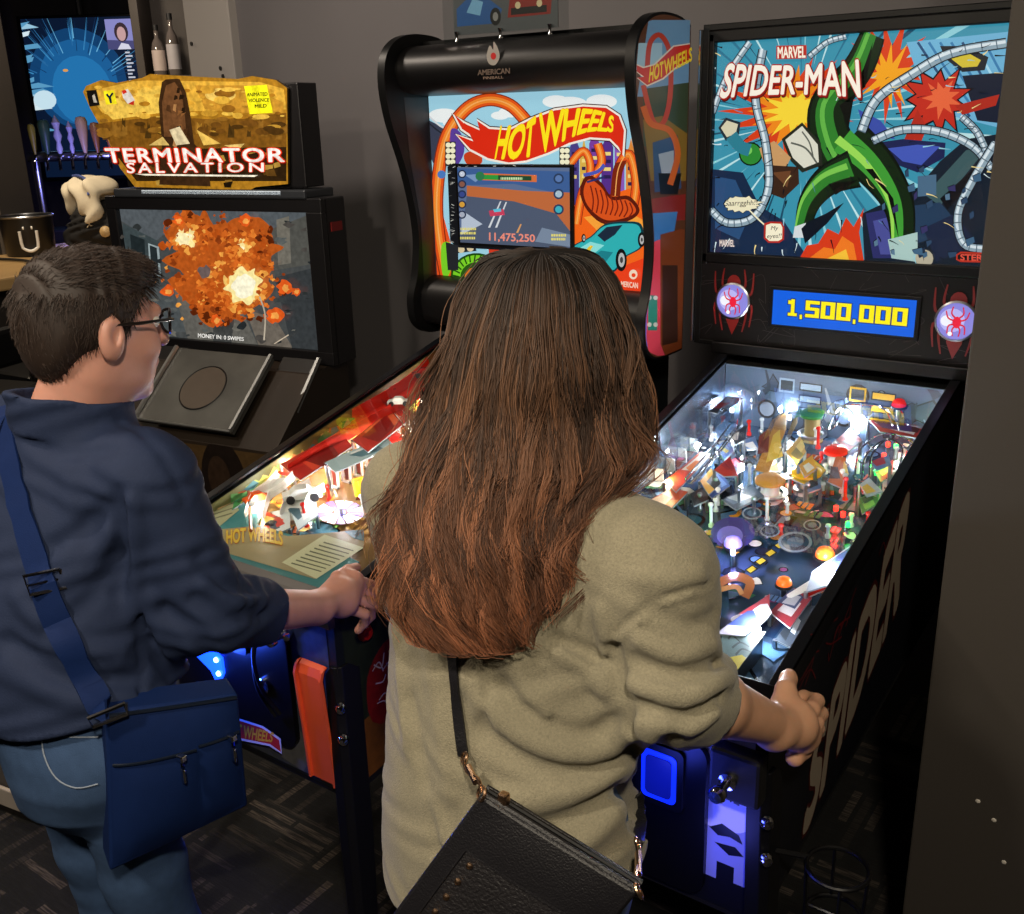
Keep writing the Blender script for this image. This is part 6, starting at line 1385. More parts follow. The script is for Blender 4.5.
# bar stools
def stool(loc, rz, label):
    s_ = empty('bar_stool', loc, rz, label, 'bar stool', 'black bar stools at the counter')
    MB().box((0, 0, .72), (.38, .38, .06), ch=.025).build('seat', M_black, s_); MB().box((0, .19, .93), (.36, .05, .15), ch=.02).build('backrest', M_black, s_)
    for sx in (-1, 1):
        MB().tube([(sx*.16, .19, .98), (sx*.17, .18, .72), (sx*.20, .22, .0)], .011, 8).build('leg', M_chrome, s_, True); MB().tube([(sx*.17, -.16, .70), (sx*.20, -.20, 0)], .011, 8).build('leg', M_chrome, s_, True)
    MB().tube([(.19, -.19, .28), (-.19, -.19, .28), (-.19, .20, .28), (.19, .20, .28), (.19, -.19, .28)], .008, 8).build('foot_ring', M_chrome, s_, True)
stool((-3.25, -0.42, 0), -1.3, 'black padded bar stool with chrome legs, nearer the shooting cabinet'); stool((-3.45, -0.02, 0), -1.5, 'black padded bar stool with chrome legs, nearer the bucket')
# charging cable on the counter
cb = MB().tube(spline([(-4.60, .40, 1.090), (-4.3, .45, 1.091), (-4.0, .38, 1.090), (-3.86, .42, 1.090), (-3.832, .44, 1.075), (-3.83, .45, .98)], 7), .008, 6).build('cable', M_blackm, None, True); tag(cb, 'loose black cable hanging over the front edge of the counter', 'cable')
# ================================================================== people
def frame(h, pitch=0.0, roll=0.0):
    """columns right, forward, up for a heading h (0 = towards +Y, positive turns to +X)"""
    R3 = Matrix.Rotation(-h, 3, 'Z') @ Matrix.Rotation(pitch, 3, 'X') @ Matrix.Rotation(roll, 3, 'Y')
    return np.array([[R3[i][j] for j in range(3)] for i in range(3)])
def slab(p, T, rz=0.0, e=1.0):
    T = np.array(T, float); z = p[:, 2]
    cx, cy, rx, ry = (np.interp(z, T[:, 0], T[:, i]) for i in (1, 2, 3, 4))
    x, y = p[:, 0]-cx, p[:, 1]-cy; c, s = math.cos(rz), math.sin(rz)
    x, y = c*x+s*y, -s*x+c*y
    k0 = np.sqrt((x/rx)**2+(y/ry)**2); k1 = np.sqrt((x/rx**2)**2+(y/ry**2)**2)
    d = np.where(k1 > 1e-6, k0*(k0-1)/np.maximum(k1, 1e-6), -np.minimum(rx, ry))
    return np.maximum(d, np.maximum(z-T[-1, 0], T[0, 0]-z))
def head(p, c, M, sc=1.0):
    q = (p-np.array(c))@M/sc
    d = s_ell(q, (0, -.014, .028), (.077, .096, .086))
    d = smin(d, s_ell(q, (0, .030, -.030), (.061, .066, .086)), .03)
    d = smin(d, s_ell(q, (0, .044, -.076), (.044, .044, .034)), .025)
    for s in (-1, 1):
        d = smin(d, s_ell(q, (s*.036, .056, -.028), (.028, .030, .028)), .02)
        d = smax(d, -s_ell(q, (s*.031, .103, .008), (.016, .013, .011)), .012)
    d = smin(d, s_cone(q, (-.030, .086, .024), (.030, .086, .024), .011, .011), .014)
    d = smin(d, s_cone(q, (0, .092, .014), (0, .114, -.026), .007, .012), .010)
    d = smin(d, s_ell(q, (0, .088, -.058), (.024, .014, .010)), .010)
    d = smin(d, s_ell(q, (0, .070, -.104), (.022, .022, .016)), .016)
    for s in (-1, 1):
        ear = s_ell(q, (s*.080, -.012, -.008), (.012, .020, .033)); ear = smax(ear, -s_ell(q, (s*.094, -.008, -.002), (.010, .010, .018)), .005); ear = smin(ear, s_cone(q, (s*.086, .000, -.004), (s*.088, -.004, -.016), .004, .004), .004)
        d = smin(d, ear, .006)
    return d*sc
def finger(p, pts, r0, r1, k=.004): return chain(p, pts, list(np.linspace(r0, r1, len(pts))), k)
def march(fn, x, y, t0=.5):
    d = _F+(x-512)/FPX*_R-(y-457)/FPX*_U; d = d/np.linalg.norm(d); t = t0
    for _ in range(140):
        e = float(fn((CAM+d*t)[None])[0])
        if e < .0008: break
        t += max(e*.7, .0006)
        if t > 3: break
    return CAM+d*t
def foldpx(fn, lines):
    """fold lines given on the photo, dropped on to the plain garment"""
    return [([march(fn, x, y) for x, y in spline(pts, 3)], amp, wid) for pts, amp, wid in lines]
def ribbon_mesh(name, pts, nrm, w, th, mat, parent):
    mb = MB(); vs = []; pts = [Vector(p) for p in pts]
    for i, p in enumerate(pts):
        t = (pts[min(i+1, len(pts)-1)]-pts[max(i-1, 0)]).normalized(); n = Vector(nrm[i]).normalized(); n = (n-t*n.dot(t)).normalized(); s = t.cross(n)*w/2
        vs += [p+s, p-s, p-s+n*th, p+s+n*th]
    fs = [(i*4+k, i*4+(k+1) % 4, i*4+4+(k+1) % 4, i*4+4+k) for i in range(len(pts)-1) for k in range(4)]+[(0, 1, 2, 3), tuple(range(len(vs)-4, len(vs)))]
    return mb.add(vs, fs).build(name, mat, parent, True)
def onto(fn, p, off=.004):
    """nearest point of a garment to p, with its outward normal"""
    p = np.array(p, float)
    for _ in range(6):
        d0 = fn(p[None])[0]; g = np.array([fn((p+np.eye(3)[i]*.002)[None])[0]-d0 for i in range(3)])/.002; g /= np.linalg.norm(g); p = p-g*d0*.9
    return p+g*off, g
def pillow(name, c4, th, puff, mat, parent, n=14, back=None):
    """soft flat bag: corners TL, TR, BR, BL; thickness th away from the viewer side, bulge puff"""
    TL, TR_, BR, BL = (np.array(q, float) for q in c4)
    nn = np.cross(TR_-TL, BL-TL); nn /= np.linalg.norm(nn)
    if nn@(CAM-TL) < 0: nn = -nn
    vs, fs = [], []
    for side in (0, 1):
        for i in range(n+1):
            for j in range(n+1):
                u, v = i/n, j/n
                P = (TL*(1-u)+TR_*u)*(1-v)+(BL*(1-u)+BR*u)*v
                b = (1-abs(2*u-1)**3.0)*(1-abs(2*v-1)**3.0)
                vs.append(P+nn*((puff*b) if side == 0 else (-th-puff*.3*b)))
    m = (n+1)**2
    def id_(s, i, j): return s*m+i*(n+1)+j
    for i in range(n):
        for j in range(n):
            fs.append((id_(0, i, j), id_(0, i+1, j), id_(0, i+1, j+1), id_(0, i, j+1))); fs.append((id_(1, i, j+1), id_(1, i+1, j+1), id_(1, i+1, j), id_(1, i, j)))
    for k in range(n):
        for a_, b_ in (((k, 0), (k+1, 0)), ((k, n), (k+1, n)), ((0, k), (0, k+1)), ((n, k), (n, k+1))): fs.append((id_(0, *a_), id_(0, *b_), id_(1, *b_), id_(1, *a_)))
    return MB().add(vs, fs).build(name, mat, parent, True, angle=50, bevel=.004), nn
def strands(name, paths, rad, cols, mat, parent, extra=None):
    """many tapering hairs as one mesh: paths (n, m, 3), cols (n, m, 3)"""
    n, m_, _ = paths.shape
    tan = np.gradient(paths, axis=1); tan /= np.maximum(np.linalg.norm(tan, axis=2, keepdims=True), 1e-9)
    ref = np.array([.31, .2, .93]); s1 = np.cross(tan, ref); s1 /= np.maximum(np.linalg.norm(s1, axis=2, keepdims=True), 1e-9); s2 = np.cross(tan, s1)
    tp = np.linspace(1, .25, m_)[None, :, None]*rad
    V = np.stack([paths+(s1*math.cos(2*PI*k/3)+s2*math.sin(2*PI*k/3))*tp for k in range(3)], 2).reshape(-1, 3)
    I = np.arange(n*m_).reshape(n, m_)*3
    Q = []
    for k in range(3):
        a0 = I[:, :-1]+k; b0 = I[:, :-1]+(k+1) % 3; Q.append(np.stack([a0, b0, I[:, 1:]+(k+1) % 3, I[:, 1:]+k], -1).reshape(-1, 4))
    F_ = np.concatenate(Q); C_ = np.repeat(cols.reshape(-1, 3), 3, 0)
    if extra is not None:
        eV, eF, eC = extra; F_ = np.concatenate([F_, np.array(eF)+len(V)]); V = np.concatenate([V, eV]); C_ = np.concatenate([C_, eC])
    me = bpy.data.meshes.new(name); me.vertices.add(len(V)); me.vertices.foreach_set('co', V.astype(np.float32).ravel())
    me.loops.add(F_.size); me.loops.foreach_set('vertex_index', F_.astype(np.int32).ravel()); me.polygons.add(len(F_)); me.polygons.foreach_set('loop_start', np.arange(0, F_.size, 4, dtype=np.int32))
    me.update(calc_edges=True); me.polygons.foreach_set('use_smooth', [True]*len(F_))
    at = me.color_attributes.new('Col', 'FLOAT_COLOR', 'POINT'); c4 = np.ones((len(V), 4), np.float32); c4[:, :3] = C_; at.data.foreach_set('color', c4.ravel())
    return linkmesh(name, me, mat, parent)
def skinmat(name, c):
    m = pm(name, c, .5, var=.10, scale=40, bump=.08, bscale=350)
    b = m.node_tree.nodes['Principled BSDF']; b.inputs['Subsurface Weight'].default_value = .12; b.inputs['Subsurface Radius'].default_value = (.008, .003, .0015)
    return m
def cloth(name, c, var, bs, st=.5, rough=.9): return pm(name, c, rough, var=var, scale=60, bump=st, bscale=bs, spec=.15)
M_hair = artmat('hair', 0.0, .62, 1.0)

# ---------------------------------------------------------------- the man at the race-track machine
man = empty('person', (-0.60, -1.62, 0), 0, 'person in dark blue jacket, jeans and glasses playing the race-track pinball machine', 'person')
MO = np.array((-0.60, -1.62, 0.0))
hM = np.array((-.566, -1.532, 1.450)); FM = frame(math.radians(6), math.radians(-6))
mShR, mShL = np.array((-.440, -1.56, 1.250)), np.array((-.775, -1.585, 1.255))
mElR, mWrR = np.array((-.388, -1.535, 1.05)), np.array((-.437, -1.285, .938))
mElL, mWrL = np.array((-.90, -1.47, 1.03)), np.array((-1.045, -1.27, .925))
mNk = np.array((-.60, -1.572, 1.305))
def man_body(P_):
    p = P_+MO
    d = head(p, hM, FM, .92)
    d = smin(d, s_cone(p, mNk, hM+np.array((0, -.02, -.06)), .062, .055), .03)
    d = smin(d, slab(p, [(.80, -.552, -1.64, .115, .10), (1.0, -.60, -1.63, .13, .09), (1.2, -.60, -1.585, .15, .09), (1.29, -.60, -1.575, .10, .06)]), .03)
    for a_, b_, c_ in ((mShR, mElR, mWrR), (mShL, mElL, mWrL)): d = smin(d, chain(p, [a_, b_, c_], [.045, .040, .029]), .03)
    for s in (-1, 1): d = smin(d, chain(p, [(-.553+s*.062, -1.645, .82), (-.560+s*.062, -1.635, .62), (-.565+s*.064, -1.615, .46), (-.59+s*.085, -1.64, .09)], [.060, .05, .046, .038]), .03); d = smin(d, s_cone(p, (-.59+s*.085, -1.64, .04), (-.59+s*.10, -1.48, .035), .035, .03), .02)
    # right hand over the corner rail
    h = s_cone(p, mWrR, (-.455, -1.215, .928), .026, .030); h = smin(h, s_cone(p, (-.447, -1.215, .915), (-.470, -1.165, .928), .026, .022), .02)
    kn = [(-.478, -1.148, .925), (-.464, -1.160, .917), (-.454, -1.176, .905), (-.447, -1.196, .893)]
    for i, k in enumerate(kn):
        k = np.array(k); L = (.9, 1.0, .95, .75)[i]
        mid = k+np.array((.016, .026, -.020))*L; tip = mid+np.array((-.014, .008, -.032))*L; tip2 = tip+np.array((-.012, -.008, -.018))*L
        h = smin(h, finger(p, [k-np.array((.004, .02, -.004)), k, mid, tip, tip2], .0105, .0075), .007)
    h = smin(h, finger(p, [(-.458, -1.232, .940), (-.482, -1.190, .944), (-.497, -1.148, .938), (-.506, -1.118, .930)], .014, .0085), .012)
    d = smin(d, h, .012)
    # left hand on the far corner
    hl = s_cone(p, mWrL, (-1.062, -1.205, .915), .026, .028)
    for i in range(4):
        k = np.array((-1.065-.006*i, -1.185-.016*i, .915-.010*i)); hl = smin(hl, finger(p, [k, k+np.array((-.012, .03, -.02)), k+np.array((-.004, .038, -.05))], .010, .008), .006)
    hl = smin(hl, finger(p, [(-1.05, -1.225, .93), (-1.03, -1.17, .925)], .013, .009), .01)
    return smin(d, hl, .012)
sk = skinmat('skin_fair', '#c48e7c')
body = sdfobj('body', man_body, (-.56, -.22, -.01), (.32, .58, 1.60), .0042, sk, man)
for s in (-1, 1):
    e = hM-MO+FM@np.array((s*.031, .080, .008))*.92; mb = MB(); mb.lathe([(0, -.0115)]+[(.0115*math.sin(PI*k/10), -.0115*math.cos(PI*k/10)) for k in range(1, 10)]+[(0, .0115)], 14, tuple(e), tuple(FM[:, 1]), cap=False)
    eo = mb.build('eye', pm('eye_white', '#d8d4cc', .2), man, True); MB().lathe([(.0055, .0102), (.003, .0112), (0, .0116)], 12, tuple(e), tuple(FM[:, 1]), cap=False).build('iris', pm('iris_brown', '#2a1a10', .2), eo, True)
# short tousled hair
def hq(p): return (p+MO-hM)@FM/.92
def man_hair(p):
    q = hq(p)
    d = s_ell(q, (0, -.014, .030), (.082, .101, .090)); d = smin(d, s_ell(q, (.0, .050, .086), (.056, .044, .028)), .03); d = smin(d, s_ell(q, (0, -.075, -.02), (.058, .030, .055)), .03)
    d = d+.0025*np.sin(60*q[:, 0]+12*np.sin(30*q[:, 1]))*np.clip(q[:, 2]*12, 0, 1)
    hl_ = np.interp(q[:, 1], [-.12, -.06, -.028, -.010, .018, .030, .055, .09], [-.085, -.085, -.045, .030, -.012, .018, .055, .066])
    return smax(d, (hl_-q[:, 2])*.75, .008)*.92
V, F_ = surf(man_hair, (-.14, -.08, 1.30), (.18, .30, 1.62), .005)
cN = V+MO-hM; loc = cN@FM
nrm = cN/np.linalg.norm(cN, axis=1, keepdims=True)
idx = RNG.integers(0, len(V), 11000); P0 = V[idx]; N0 = nrm[idx]; L0 = loc[idx]
dirl = np.stack([RNG.normal(0, .35, len(idx)), np.where(L0[:, 2] > .06, .55, -.35)+RNG.normal(0, .35, len(idx)), np.where(L0[:, 2] > .06, .1, -.9)+RNG.normal(0, .25, len(idx))], 1)@FM.T
dirl = dirl-N0*(dirl*N0).sum(1, keepdims=True)*.9; ln = np.where(L0[:, 2] > .05, .024, .016)[:, None]
tt_ = np.linspace(0, 1, 5)[None, :, None]
paths = P0[:, None]-N0[:, None]*.003+tt_*dirl[:, None]*ln[:, None]+N0[:, None]*(.007*tt_*(1-.4*tt_))*np.where(L0[:, 2] > .05, 1.0, .25)[:, None, None]
base = np.array(hexc('#30221a')); cv = base[None]*(RNG.uniform(.6, 1.35, len(idx))[:, None]); cols = np.repeat(cv[:, None], 5, 1)*np.linspace(.9, 1.15, 5)[None, :, None]
strands('hair', paths, .00075, cols, M_hair, man, (V, F_[:, ::-1], np.repeat(base[None]*.75, len(V), 0)))
# eyeglasses
def hl(x, y, z): return tuple(hM-MO+FM@np.array((x, y, z))*.93)
g = MB()
for s in (-1, 1):
    g.tube([hl(s*(.034+.023*math.cos(t)*(1 if abs(math.cos(t)) < .8 else .95)), .108-.012*abs(math.cos(t))*(1 if s*math.cos(t)*s > 0 else .2), .006+.019*math.sin(t)) for t in np.linspace(0, 2*PI, 25)], .0022, 6)
    g.tube([hl(s*.058, .100, .012), hl(s*.074, .085, .014), hl(s*.082, .03, .012), hl(s*.084, -.005, .012), hl(s*.079, -.022, .002), hl(s*.074, -.030, -.010)], .0024, 6)
g.tube([hl(-.011, .110, .012), hl(0, .114, .016), hl(.011, .110, .012)], .002, 6)
go = g.build('eyeglasses', pm('frame_dark', '#17120f', .3), man, True)
for s in (-1, 1): MB().lathe([(0, .0005), (.021, .0)], 20, hl(s*.034, .107, .006), tuple(FM@np.array((s*.2, .98, 0))), cap=False).build('lens', thin_glass('lens_glass', (.95, .96, .97), 2.0), go)
# jacket
def jk0(P_):
    p = P_+MO
    d = slab(p, [(.80, -.570, -1.652, .185, .148), (.88, -.572, -1.652, .188, .152), (1.0, -.60, -1.64, .178, .142), (1.1, -.603, -1.615, .172, .134), (1.2, -.605, -1.585, .166, .116), (1.27, -.605, -1.575, .140, .088), (1.31, -.60, -1.570, .09, .075), (1.335, -.60, -1.568, .07, .068)], math.radians(3))
    d = smin(d, s_cone(p, mShR+np.array((-.03, 0, 0)), mShL+np.array((.03, 0, 0)), 0.064, .064), .05)
    d = smin(d, chain(p, [mShR, mElR, mWrR], [.062, .060, .044]), .045); d = smin(d, chain(p, [mShL, mElL, mWrL], [.074, .066, .046]), .045)
    cut = (p-(mElR+(mWrR-mElR)*.46))@((mWrR-mElR)/np.linalg.norm(mWrR-mElR)); cutL = (p-(mElL+(mWrL-mElL)*.5))@((mWrL-mElL)/np.linalg.norm(mWrL-mElL))
    near = np.linalg.norm(p-mWrR, axis=1) < .20; nearL = np.linalg.norm(p-mWrL, axis=1) < .20
    d = np.where(near, smax(d, cut, .006), d); d = np.where(nearL, smax(d, cutL, .006), d)
    return d
MFOLD = foldpx(lambda P_: jk0(P_-MO), [
    ([(118, 500), (122, 540), (118, 590)], -0.0160, .012), ([(132, 500), (136, 550), (134, 610)], 0.0128, .012), ([(105, 510), (80, 530), (55, 545)], -0.0096, .012), ([(112, 535), (80, 570), (40, 590)], 0.0096, .014), ([(118, 560), (90, 600), (50, 630)], -0.0112, .012),
    ([(20, 600), (60, 640), (120, 655)], 0.0112, .014), ([(10, 640), (60, 675), (130, 680)], -0.0112, .012), ([(5, 670), (70, 700), (140, 700)], 0.0128, .014), ([(140, 610), (142, 660), (140, 715)], -0.0096, .007), ([(152, 600), (170, 650), (200, 690)], 0.0128, .016), ([(165, 610), (200, 640), (225, 690)], -0.0128, .014), ([(150, 640), (175, 680), (215, 705)], -0.0096, .012),
    ([(200, 560), (225, 585), (250, 590)], -0.0096, .010), ([(205, 585), (235, 600), (262, 598)], 0.0096, .010), ([(195, 600), (225, 618), (262, 615)], -0.0096, .010), ([(240, 575), (246, 595), (244, 620)], -0.0064, .007), ([(256, 578), (262, 596), (260, 618)], 0.0064, .007),
    ([(30, 440), (60, 455), (110, 450)], -0.0064, .012), ([(70, 470), (72, 520), (66, 560)], 0.0080, .02), ([(120, 420), (160, 450), (185, 500)], -0.0048, .008)])
def jk(P_):
    d = jk0(P_); p = P_+MO
    for L in MFOLD: d = fold(p, d, *L)
    hem = .935+.10*(p[:, 0]+.6)*.3+.012*np.sin(14*p[:, 0]); d = smax(d, hem-p[:, 2], .01)
    cr = np.abs(np.linalg.norm((p-np.array((-.598, -1.566, 0)))[:, :2]/np.array((1.0, 1.0)), axis=1)-.078)-.006
    return smin(d, np.maximum(cr, np.abs(p[:, 2]-1.325-(p[:, 1]+1.566)*-.25)-.028), .012)+.0015*np.sin(60*p[:, 0]+8*np.sin(30*p[:, 2]))
M_jk = cloth('jacket_navy', '#26304a', .10, 420, .25, .75)
jo = sdfobj('jacket', jk, (-.48, -.26, .74), (.32, .52, 1.40), .0055, M_jk, man)
# jeans
def jn(P_):
    p = P_+MO
    d = slab(p, [(.74, -.552, -1.65, .095, .085), (.78, -.550, -1.652, .124, .114), (.83, -.540, -1.652, .130, .124), (.88, -.545, -1.65, .138, .124), (.96, -.578, -1.64, .150, .12)])
    for s in (-1, 1): d = smin(d, chain(p, [(-.552+s*.066, -1.652, .80), (-.560+s*.062, -1.635, .62), (-.565+s*.064, -1.615, .46), (-.59+s*.085, -1.640, .06)], [.072, .061, .057, .054]), .016); d = smin(d, s_ell(p, (-.538+s*.060, -1.684, .858), (.062, .064, .062)), .03)
    d = smax(d, -s_cone(p, (-.551, -1.83, .83), (-.553, -1.79, .74), .010, .018), .03)
    for k, z in enumerate((.72, .67, .63, .55, .50, .46, .42)): d = d+.0008*np.sin((p[:, 2]-z)*90+10*p[:, 0]*(1 if k % 2 else -1))*np.exp(-((p[:, 2]-z)/.03)**2)
    return np.maximum(d, .045-p[:, 2])
jeans = sdfobj('jeans', jn, (-.24, -.24, .02), (.26, .20, .98), .007, cloth('denim_blue', '#3c5274', .22, 600, .3), man)
def jeans_hit(x, y, fn, MOo, off=.004):
    P = march(lambda q: fn(q-MOo), x, y); v = CAM-P; return P+v/np.linalg.norm(v)*off-MOo
mb = MB(); mb.tube([jeans_hit(x, y, jn, MO, .001) for x, y in spline([(41, 728), (55, 733), (70, 737), (98, 737)], 4)], .0012, 5); mb.tube([jeans_hit(x, y, jn, MO, .001) for x, y in spline([(41, 728), (44, 755), (56, 778), (76, 788), (98, 784)], 4)], .0012, 5); mb.build('pocket_stitching', pm('stitch_pale', '#8c97a8', .8), jeans)
for s in (-1, 1):
    def shoe(p, s=s):
        d = s_cone(p, (.01+s*.085, -.02, .05), (.01+s*.10, .12, .040), .048, .042); d = smin(d, s_cone(p, (.01+s*.085, -.03, .08), (.01+s*.085, -.03, .11), .045, .045), .02); return np.maximum(d, .004-p[:, 2])
    sdfobj('shoe', shoe, (-.2, -.12, 0), (.2, .22, .18), .008, pm('shoe_black', '#121214', .5), man)

# shoulder bag worn by the man
mbag = empty('shoulder_bag', tuple(dep(170, 780, 1.44)), 0, 'navy fabric shoulder bag with two zip pulls on the hip beside the dark jacket', 'bag')
BO = np.array(mbag.location)
def bl(P_): return tuple(np.array(P_)-BO)
TL, TR_, BR, BL = dep(106, 712, 1.345), dep(238, 694, 1.44), dep(248, 806, 1.52), dep(110, 872, 1.41)
M_nb = cloth('bag_navy', '#0f2452', .10, 700, .25, .7)
bo, bn = pillow('bag_body', [TL-BO, TR_-BO, BR-BO, BL-BO], .055, .018, M_nb, mbag)
def onbag(u, v, off=0.0):
    b = (1-abs(2*u-1)**3)*(1-abs(2*v-1)**3); return (TL*(1-u)+TR_*u)*(1-v)+(BL*(1-u)+BR*u)*v+bn*(.018*b+off)-BO
# front pocket panels and seams
for (u0, u1, v0, v1) in ((.03, .62, .32, .96), (.64, .97, .30, .95)):
    vs = []; n_ = 8
    for i in range(n_+1):
        for j in range(n_+1): u, v = u0+(u1-u0)*i/n_, v0+(v1-v0)*j/n_; e = (1-abs(2*i/n_-1)**4)*(1-abs(2*j/n_-1)**4); vs.append(onbag(u, v, .001+.006*e))
    MB().add(vs, [(i*(n_+1)+j, (i+1)*(n_+1)+j, (i+1)*(n_+1)+j+1, i*(n_+1)+j+1) for i in range(n_) for j in range(n_)]).build('front_pocket', M_nb, mbag, True)
for u0, u1, v in ((.03, .62, .315), (.64, .97, .295)): MB().tube([onbag(u0+(u1-u0)*k/8, v, .004) for k in range(9)], .0022, 6).build('zipper', pm('zip_dark', '#0c1626', .4), mbag)
for u, v in ((.50, .33), (.90, .30)):
    o_ = onbag(u, v, .008); z = MB(); z.box(o_, (.014, .010, .010), ch=.002); z.tube([o_, o_+np.array((.003, -.002, -.012))], .003, 6); z.box(o_+np.array((.004, -.003, -.026)), (.009, .005, .022), ch=.002); z.build('zip_pull', M_chrome, mbag)
MB().tube([onbag(.02+.96*k/10, .02, .002) for k in range(11)], .003, 6).build('top_zipper', pm('zip_dark', '#0c1626', .4), mbag)
def jhit(x, y, off=.004): P = march(lambda q: jk(q-MO), x, y); v = CAM-P; return P+v/np.linalg.norm(v)*off
sp_ = [jhit(x, y) for x, y in spline([(2, 392), (6, 440), (18, 500), (36, 560), (52, 610), (76, 660), (100, 705)], 4)]
sp_ = sp_[3:]
over = [onto(lambda q: jk(q-MO), q) for q in [tuple(x) for x in spline([(-.60, -1.40, 1.05), (-.665, -1.43, 1.17), (-.70, -1.49, 1.28), (-.705, -1.56, 1.33), (-.705, -1.63, 1.29), tuple(sp_[0])], 4)][:-1]]
pts_ = [q for q, g in over]+sp_; nr_ = [g for q, g in over]+[onto(lambda q: jk(q-MO), q)[1] for q in sp_]
ribbon_mesh('strap', [q-BO for q in pts_]+[onbag(.01, .0, .0)], nr_+[bn], .036, .003, M_nb, mbag)
q = jhit(45, 582, .007)-BO; rx_ = np.cross((0, 0, 1), CAM-q-BO); rx_ /= np.linalg.norm(rx_); up_ = np.array((-.3, 0, .95)); 
bkf = MB(); cs = [q+rx_*.022+up_*.013, q-rx_*.022+up_*.013, q-rx_*.022-up_*.013, q+rx_*.022-up_*.013]; bkf.tube(cs+[cs[0]], .0028, 6); bkf.tube([q+up_*0+rx_*.022, q-rx_*.022], .0022, 6); bkf.build('strap_buckle', M_chrome, mbag)
q = onbag(.0, .0, .012); bkf = MB(); cs = [q+rx_*.024+np.array((0, 0, .012)), q-rx_*.024+np.array((0, 0, .004)), q-rx_*.020-np.array((0, 0, .010)), q+rx_*.024-np.array((0, 0, .004))]; bkf.tube(cs+[cs[0]], .0032, 6); bkf.build('strap_ring', M_chrome, mbag)
# ---------------------------------------------------------------- the woman at the comic machine
wom = empty('person', (0.03, -1.38, 0), 0, 'person with long brown hair in olive grey shirt playing the comic-print pinball machine', 'person')
WO = np.array((0.03, -1.38, 0.0))
hW = np.array((.018, -1.272, 1.442)); FW = frame(math.radians(-4), math.radians(-5))
wShR, wShL = np.array((.228, -1.347, 1.190)), np.array((-.168, -1.338, 1.222))
wElR, wWrR = np.array((.262, -1.372, 1.062)), np.array((.312, -1.130, .890))
wElL, wWrL = np.array((-.215, -1.27, 1.02)), np.array((-.300, -1.09, .905))
wNk = np.array((.02, -1.33, 1.315))
def wom_body(P_):
    p = P_+WO
    d = head(p, hW, FW, .95)
    d = smin(d, s_cone(p, wNk, hW+np.array((0, -.015, -.06)), .055, .050), .03)
    d = smin(d, slab(p, [(.78, .04, -1.40, .15, .11), (.9, .04, -1.39, .13, .10), (1.02, .03, -1.375, .115, .085), (1.2, .02, -1.345, .135, .085), (1.28, .02, -1.335, .09, .055)]), .03)
    for a_, b_, c_ in ((wShR, wElR, wWrR), (wShL, wElL, wWrL)): d = smin(d, chain(p, [a_, b_, b_+(c_-b_)*.35, c_], [.042, .042, .043, .027]), .03)
    for s in (-1, 1): d = smin(d, chain(p, [(.04+s*.08, -1.40, .82), (.04+s*.09, -1.37, .45), (.04+s*.09, -1.40, .08)], [.08, .05, .035]), .03); d = smin(d, s_cone(p, (.04+s*.09, -1.41, .035), (.04+s*.10, -1.28, .03), .032, .028), .02)
    # right hand: closed on the side of the cabinet, thumb on the rail
    pw = p.copy(); pw[:, 2] += .020; p0_ = p; c_h = np.array((.312, -1.06, .88)); p = c_h+(pw-c_h)/1.10
    h = s_cone(p, wWrR+np.array((0, 0, .014)), (.316, -1.085, .892), .0265, .030); h = smin(h, s_cone(p, (.320, -1.078, .888), (.321, -1.050, .858), .029, .027), .02)
    kn = [(.328, -1.036, .890), (.333, -1.032, .869), (.331, -1.036, .848), (.324, -1.044, .829)]
    for i, k in enumerate(kn):
        k = np.array(k); L = (.95, 1.0, .95, .8)[i]
        m1 = k+np.array((-.004, .034, -.006))*L; m2 = m1+np.array((-.022, .010, -.006))*L; m3 = m2+np.array((-.008, -.014, -.004))*L
        h = smin(h, finger(p, [k-np.array((.004, .022, 0)), k, m1, m2, m3], .0125, .0085), .006)
    h = smin(h, finger(p, [(.308, -1.098, .908), (.300, -1.062, .924), (.292, -1.030, .922), (.286, -1.008, .914)], .016, .0095), .014)
    h = h*1.10; p = p0_
    d = smin(d, h, .014)
    hl_ = s_cone(p, wWrL, (-.312, -1.04, .885), .026, .028)
    for i in range(4):
        k = np.array((-.318, -1.02-.004*i, .905-.017*i)); hl_ = smin(hl_, finger(p, [k, k+np.array((.004, .034, -.004)), k+np.array((.022, .04, -.008))], .010, .008), .006)
    hl_ = smin(hl_, finger(p, [(-.30, -1.07, .91), (-.288, -1.01, .915)], .014, .009), .01)
    return smin(d, hl_, .012)
sk2 = skinmat('skin_warm', '#dba684')
sdfobj('body', wom_body, (-.42, -.20, -.01), (.36, .46, 1.58), .0042, sk2, wom)
# thumb nail
tn = np.array((.283, -1.006, .908))-WO; MB().lathe([(.0062, 0), (.005, .0016), (0, .002)], 10, tuple(tn), (-.1, .2, 1), cap=False).build('thumb_nail', pm('nail', '#d8a890', .25), wom, True)
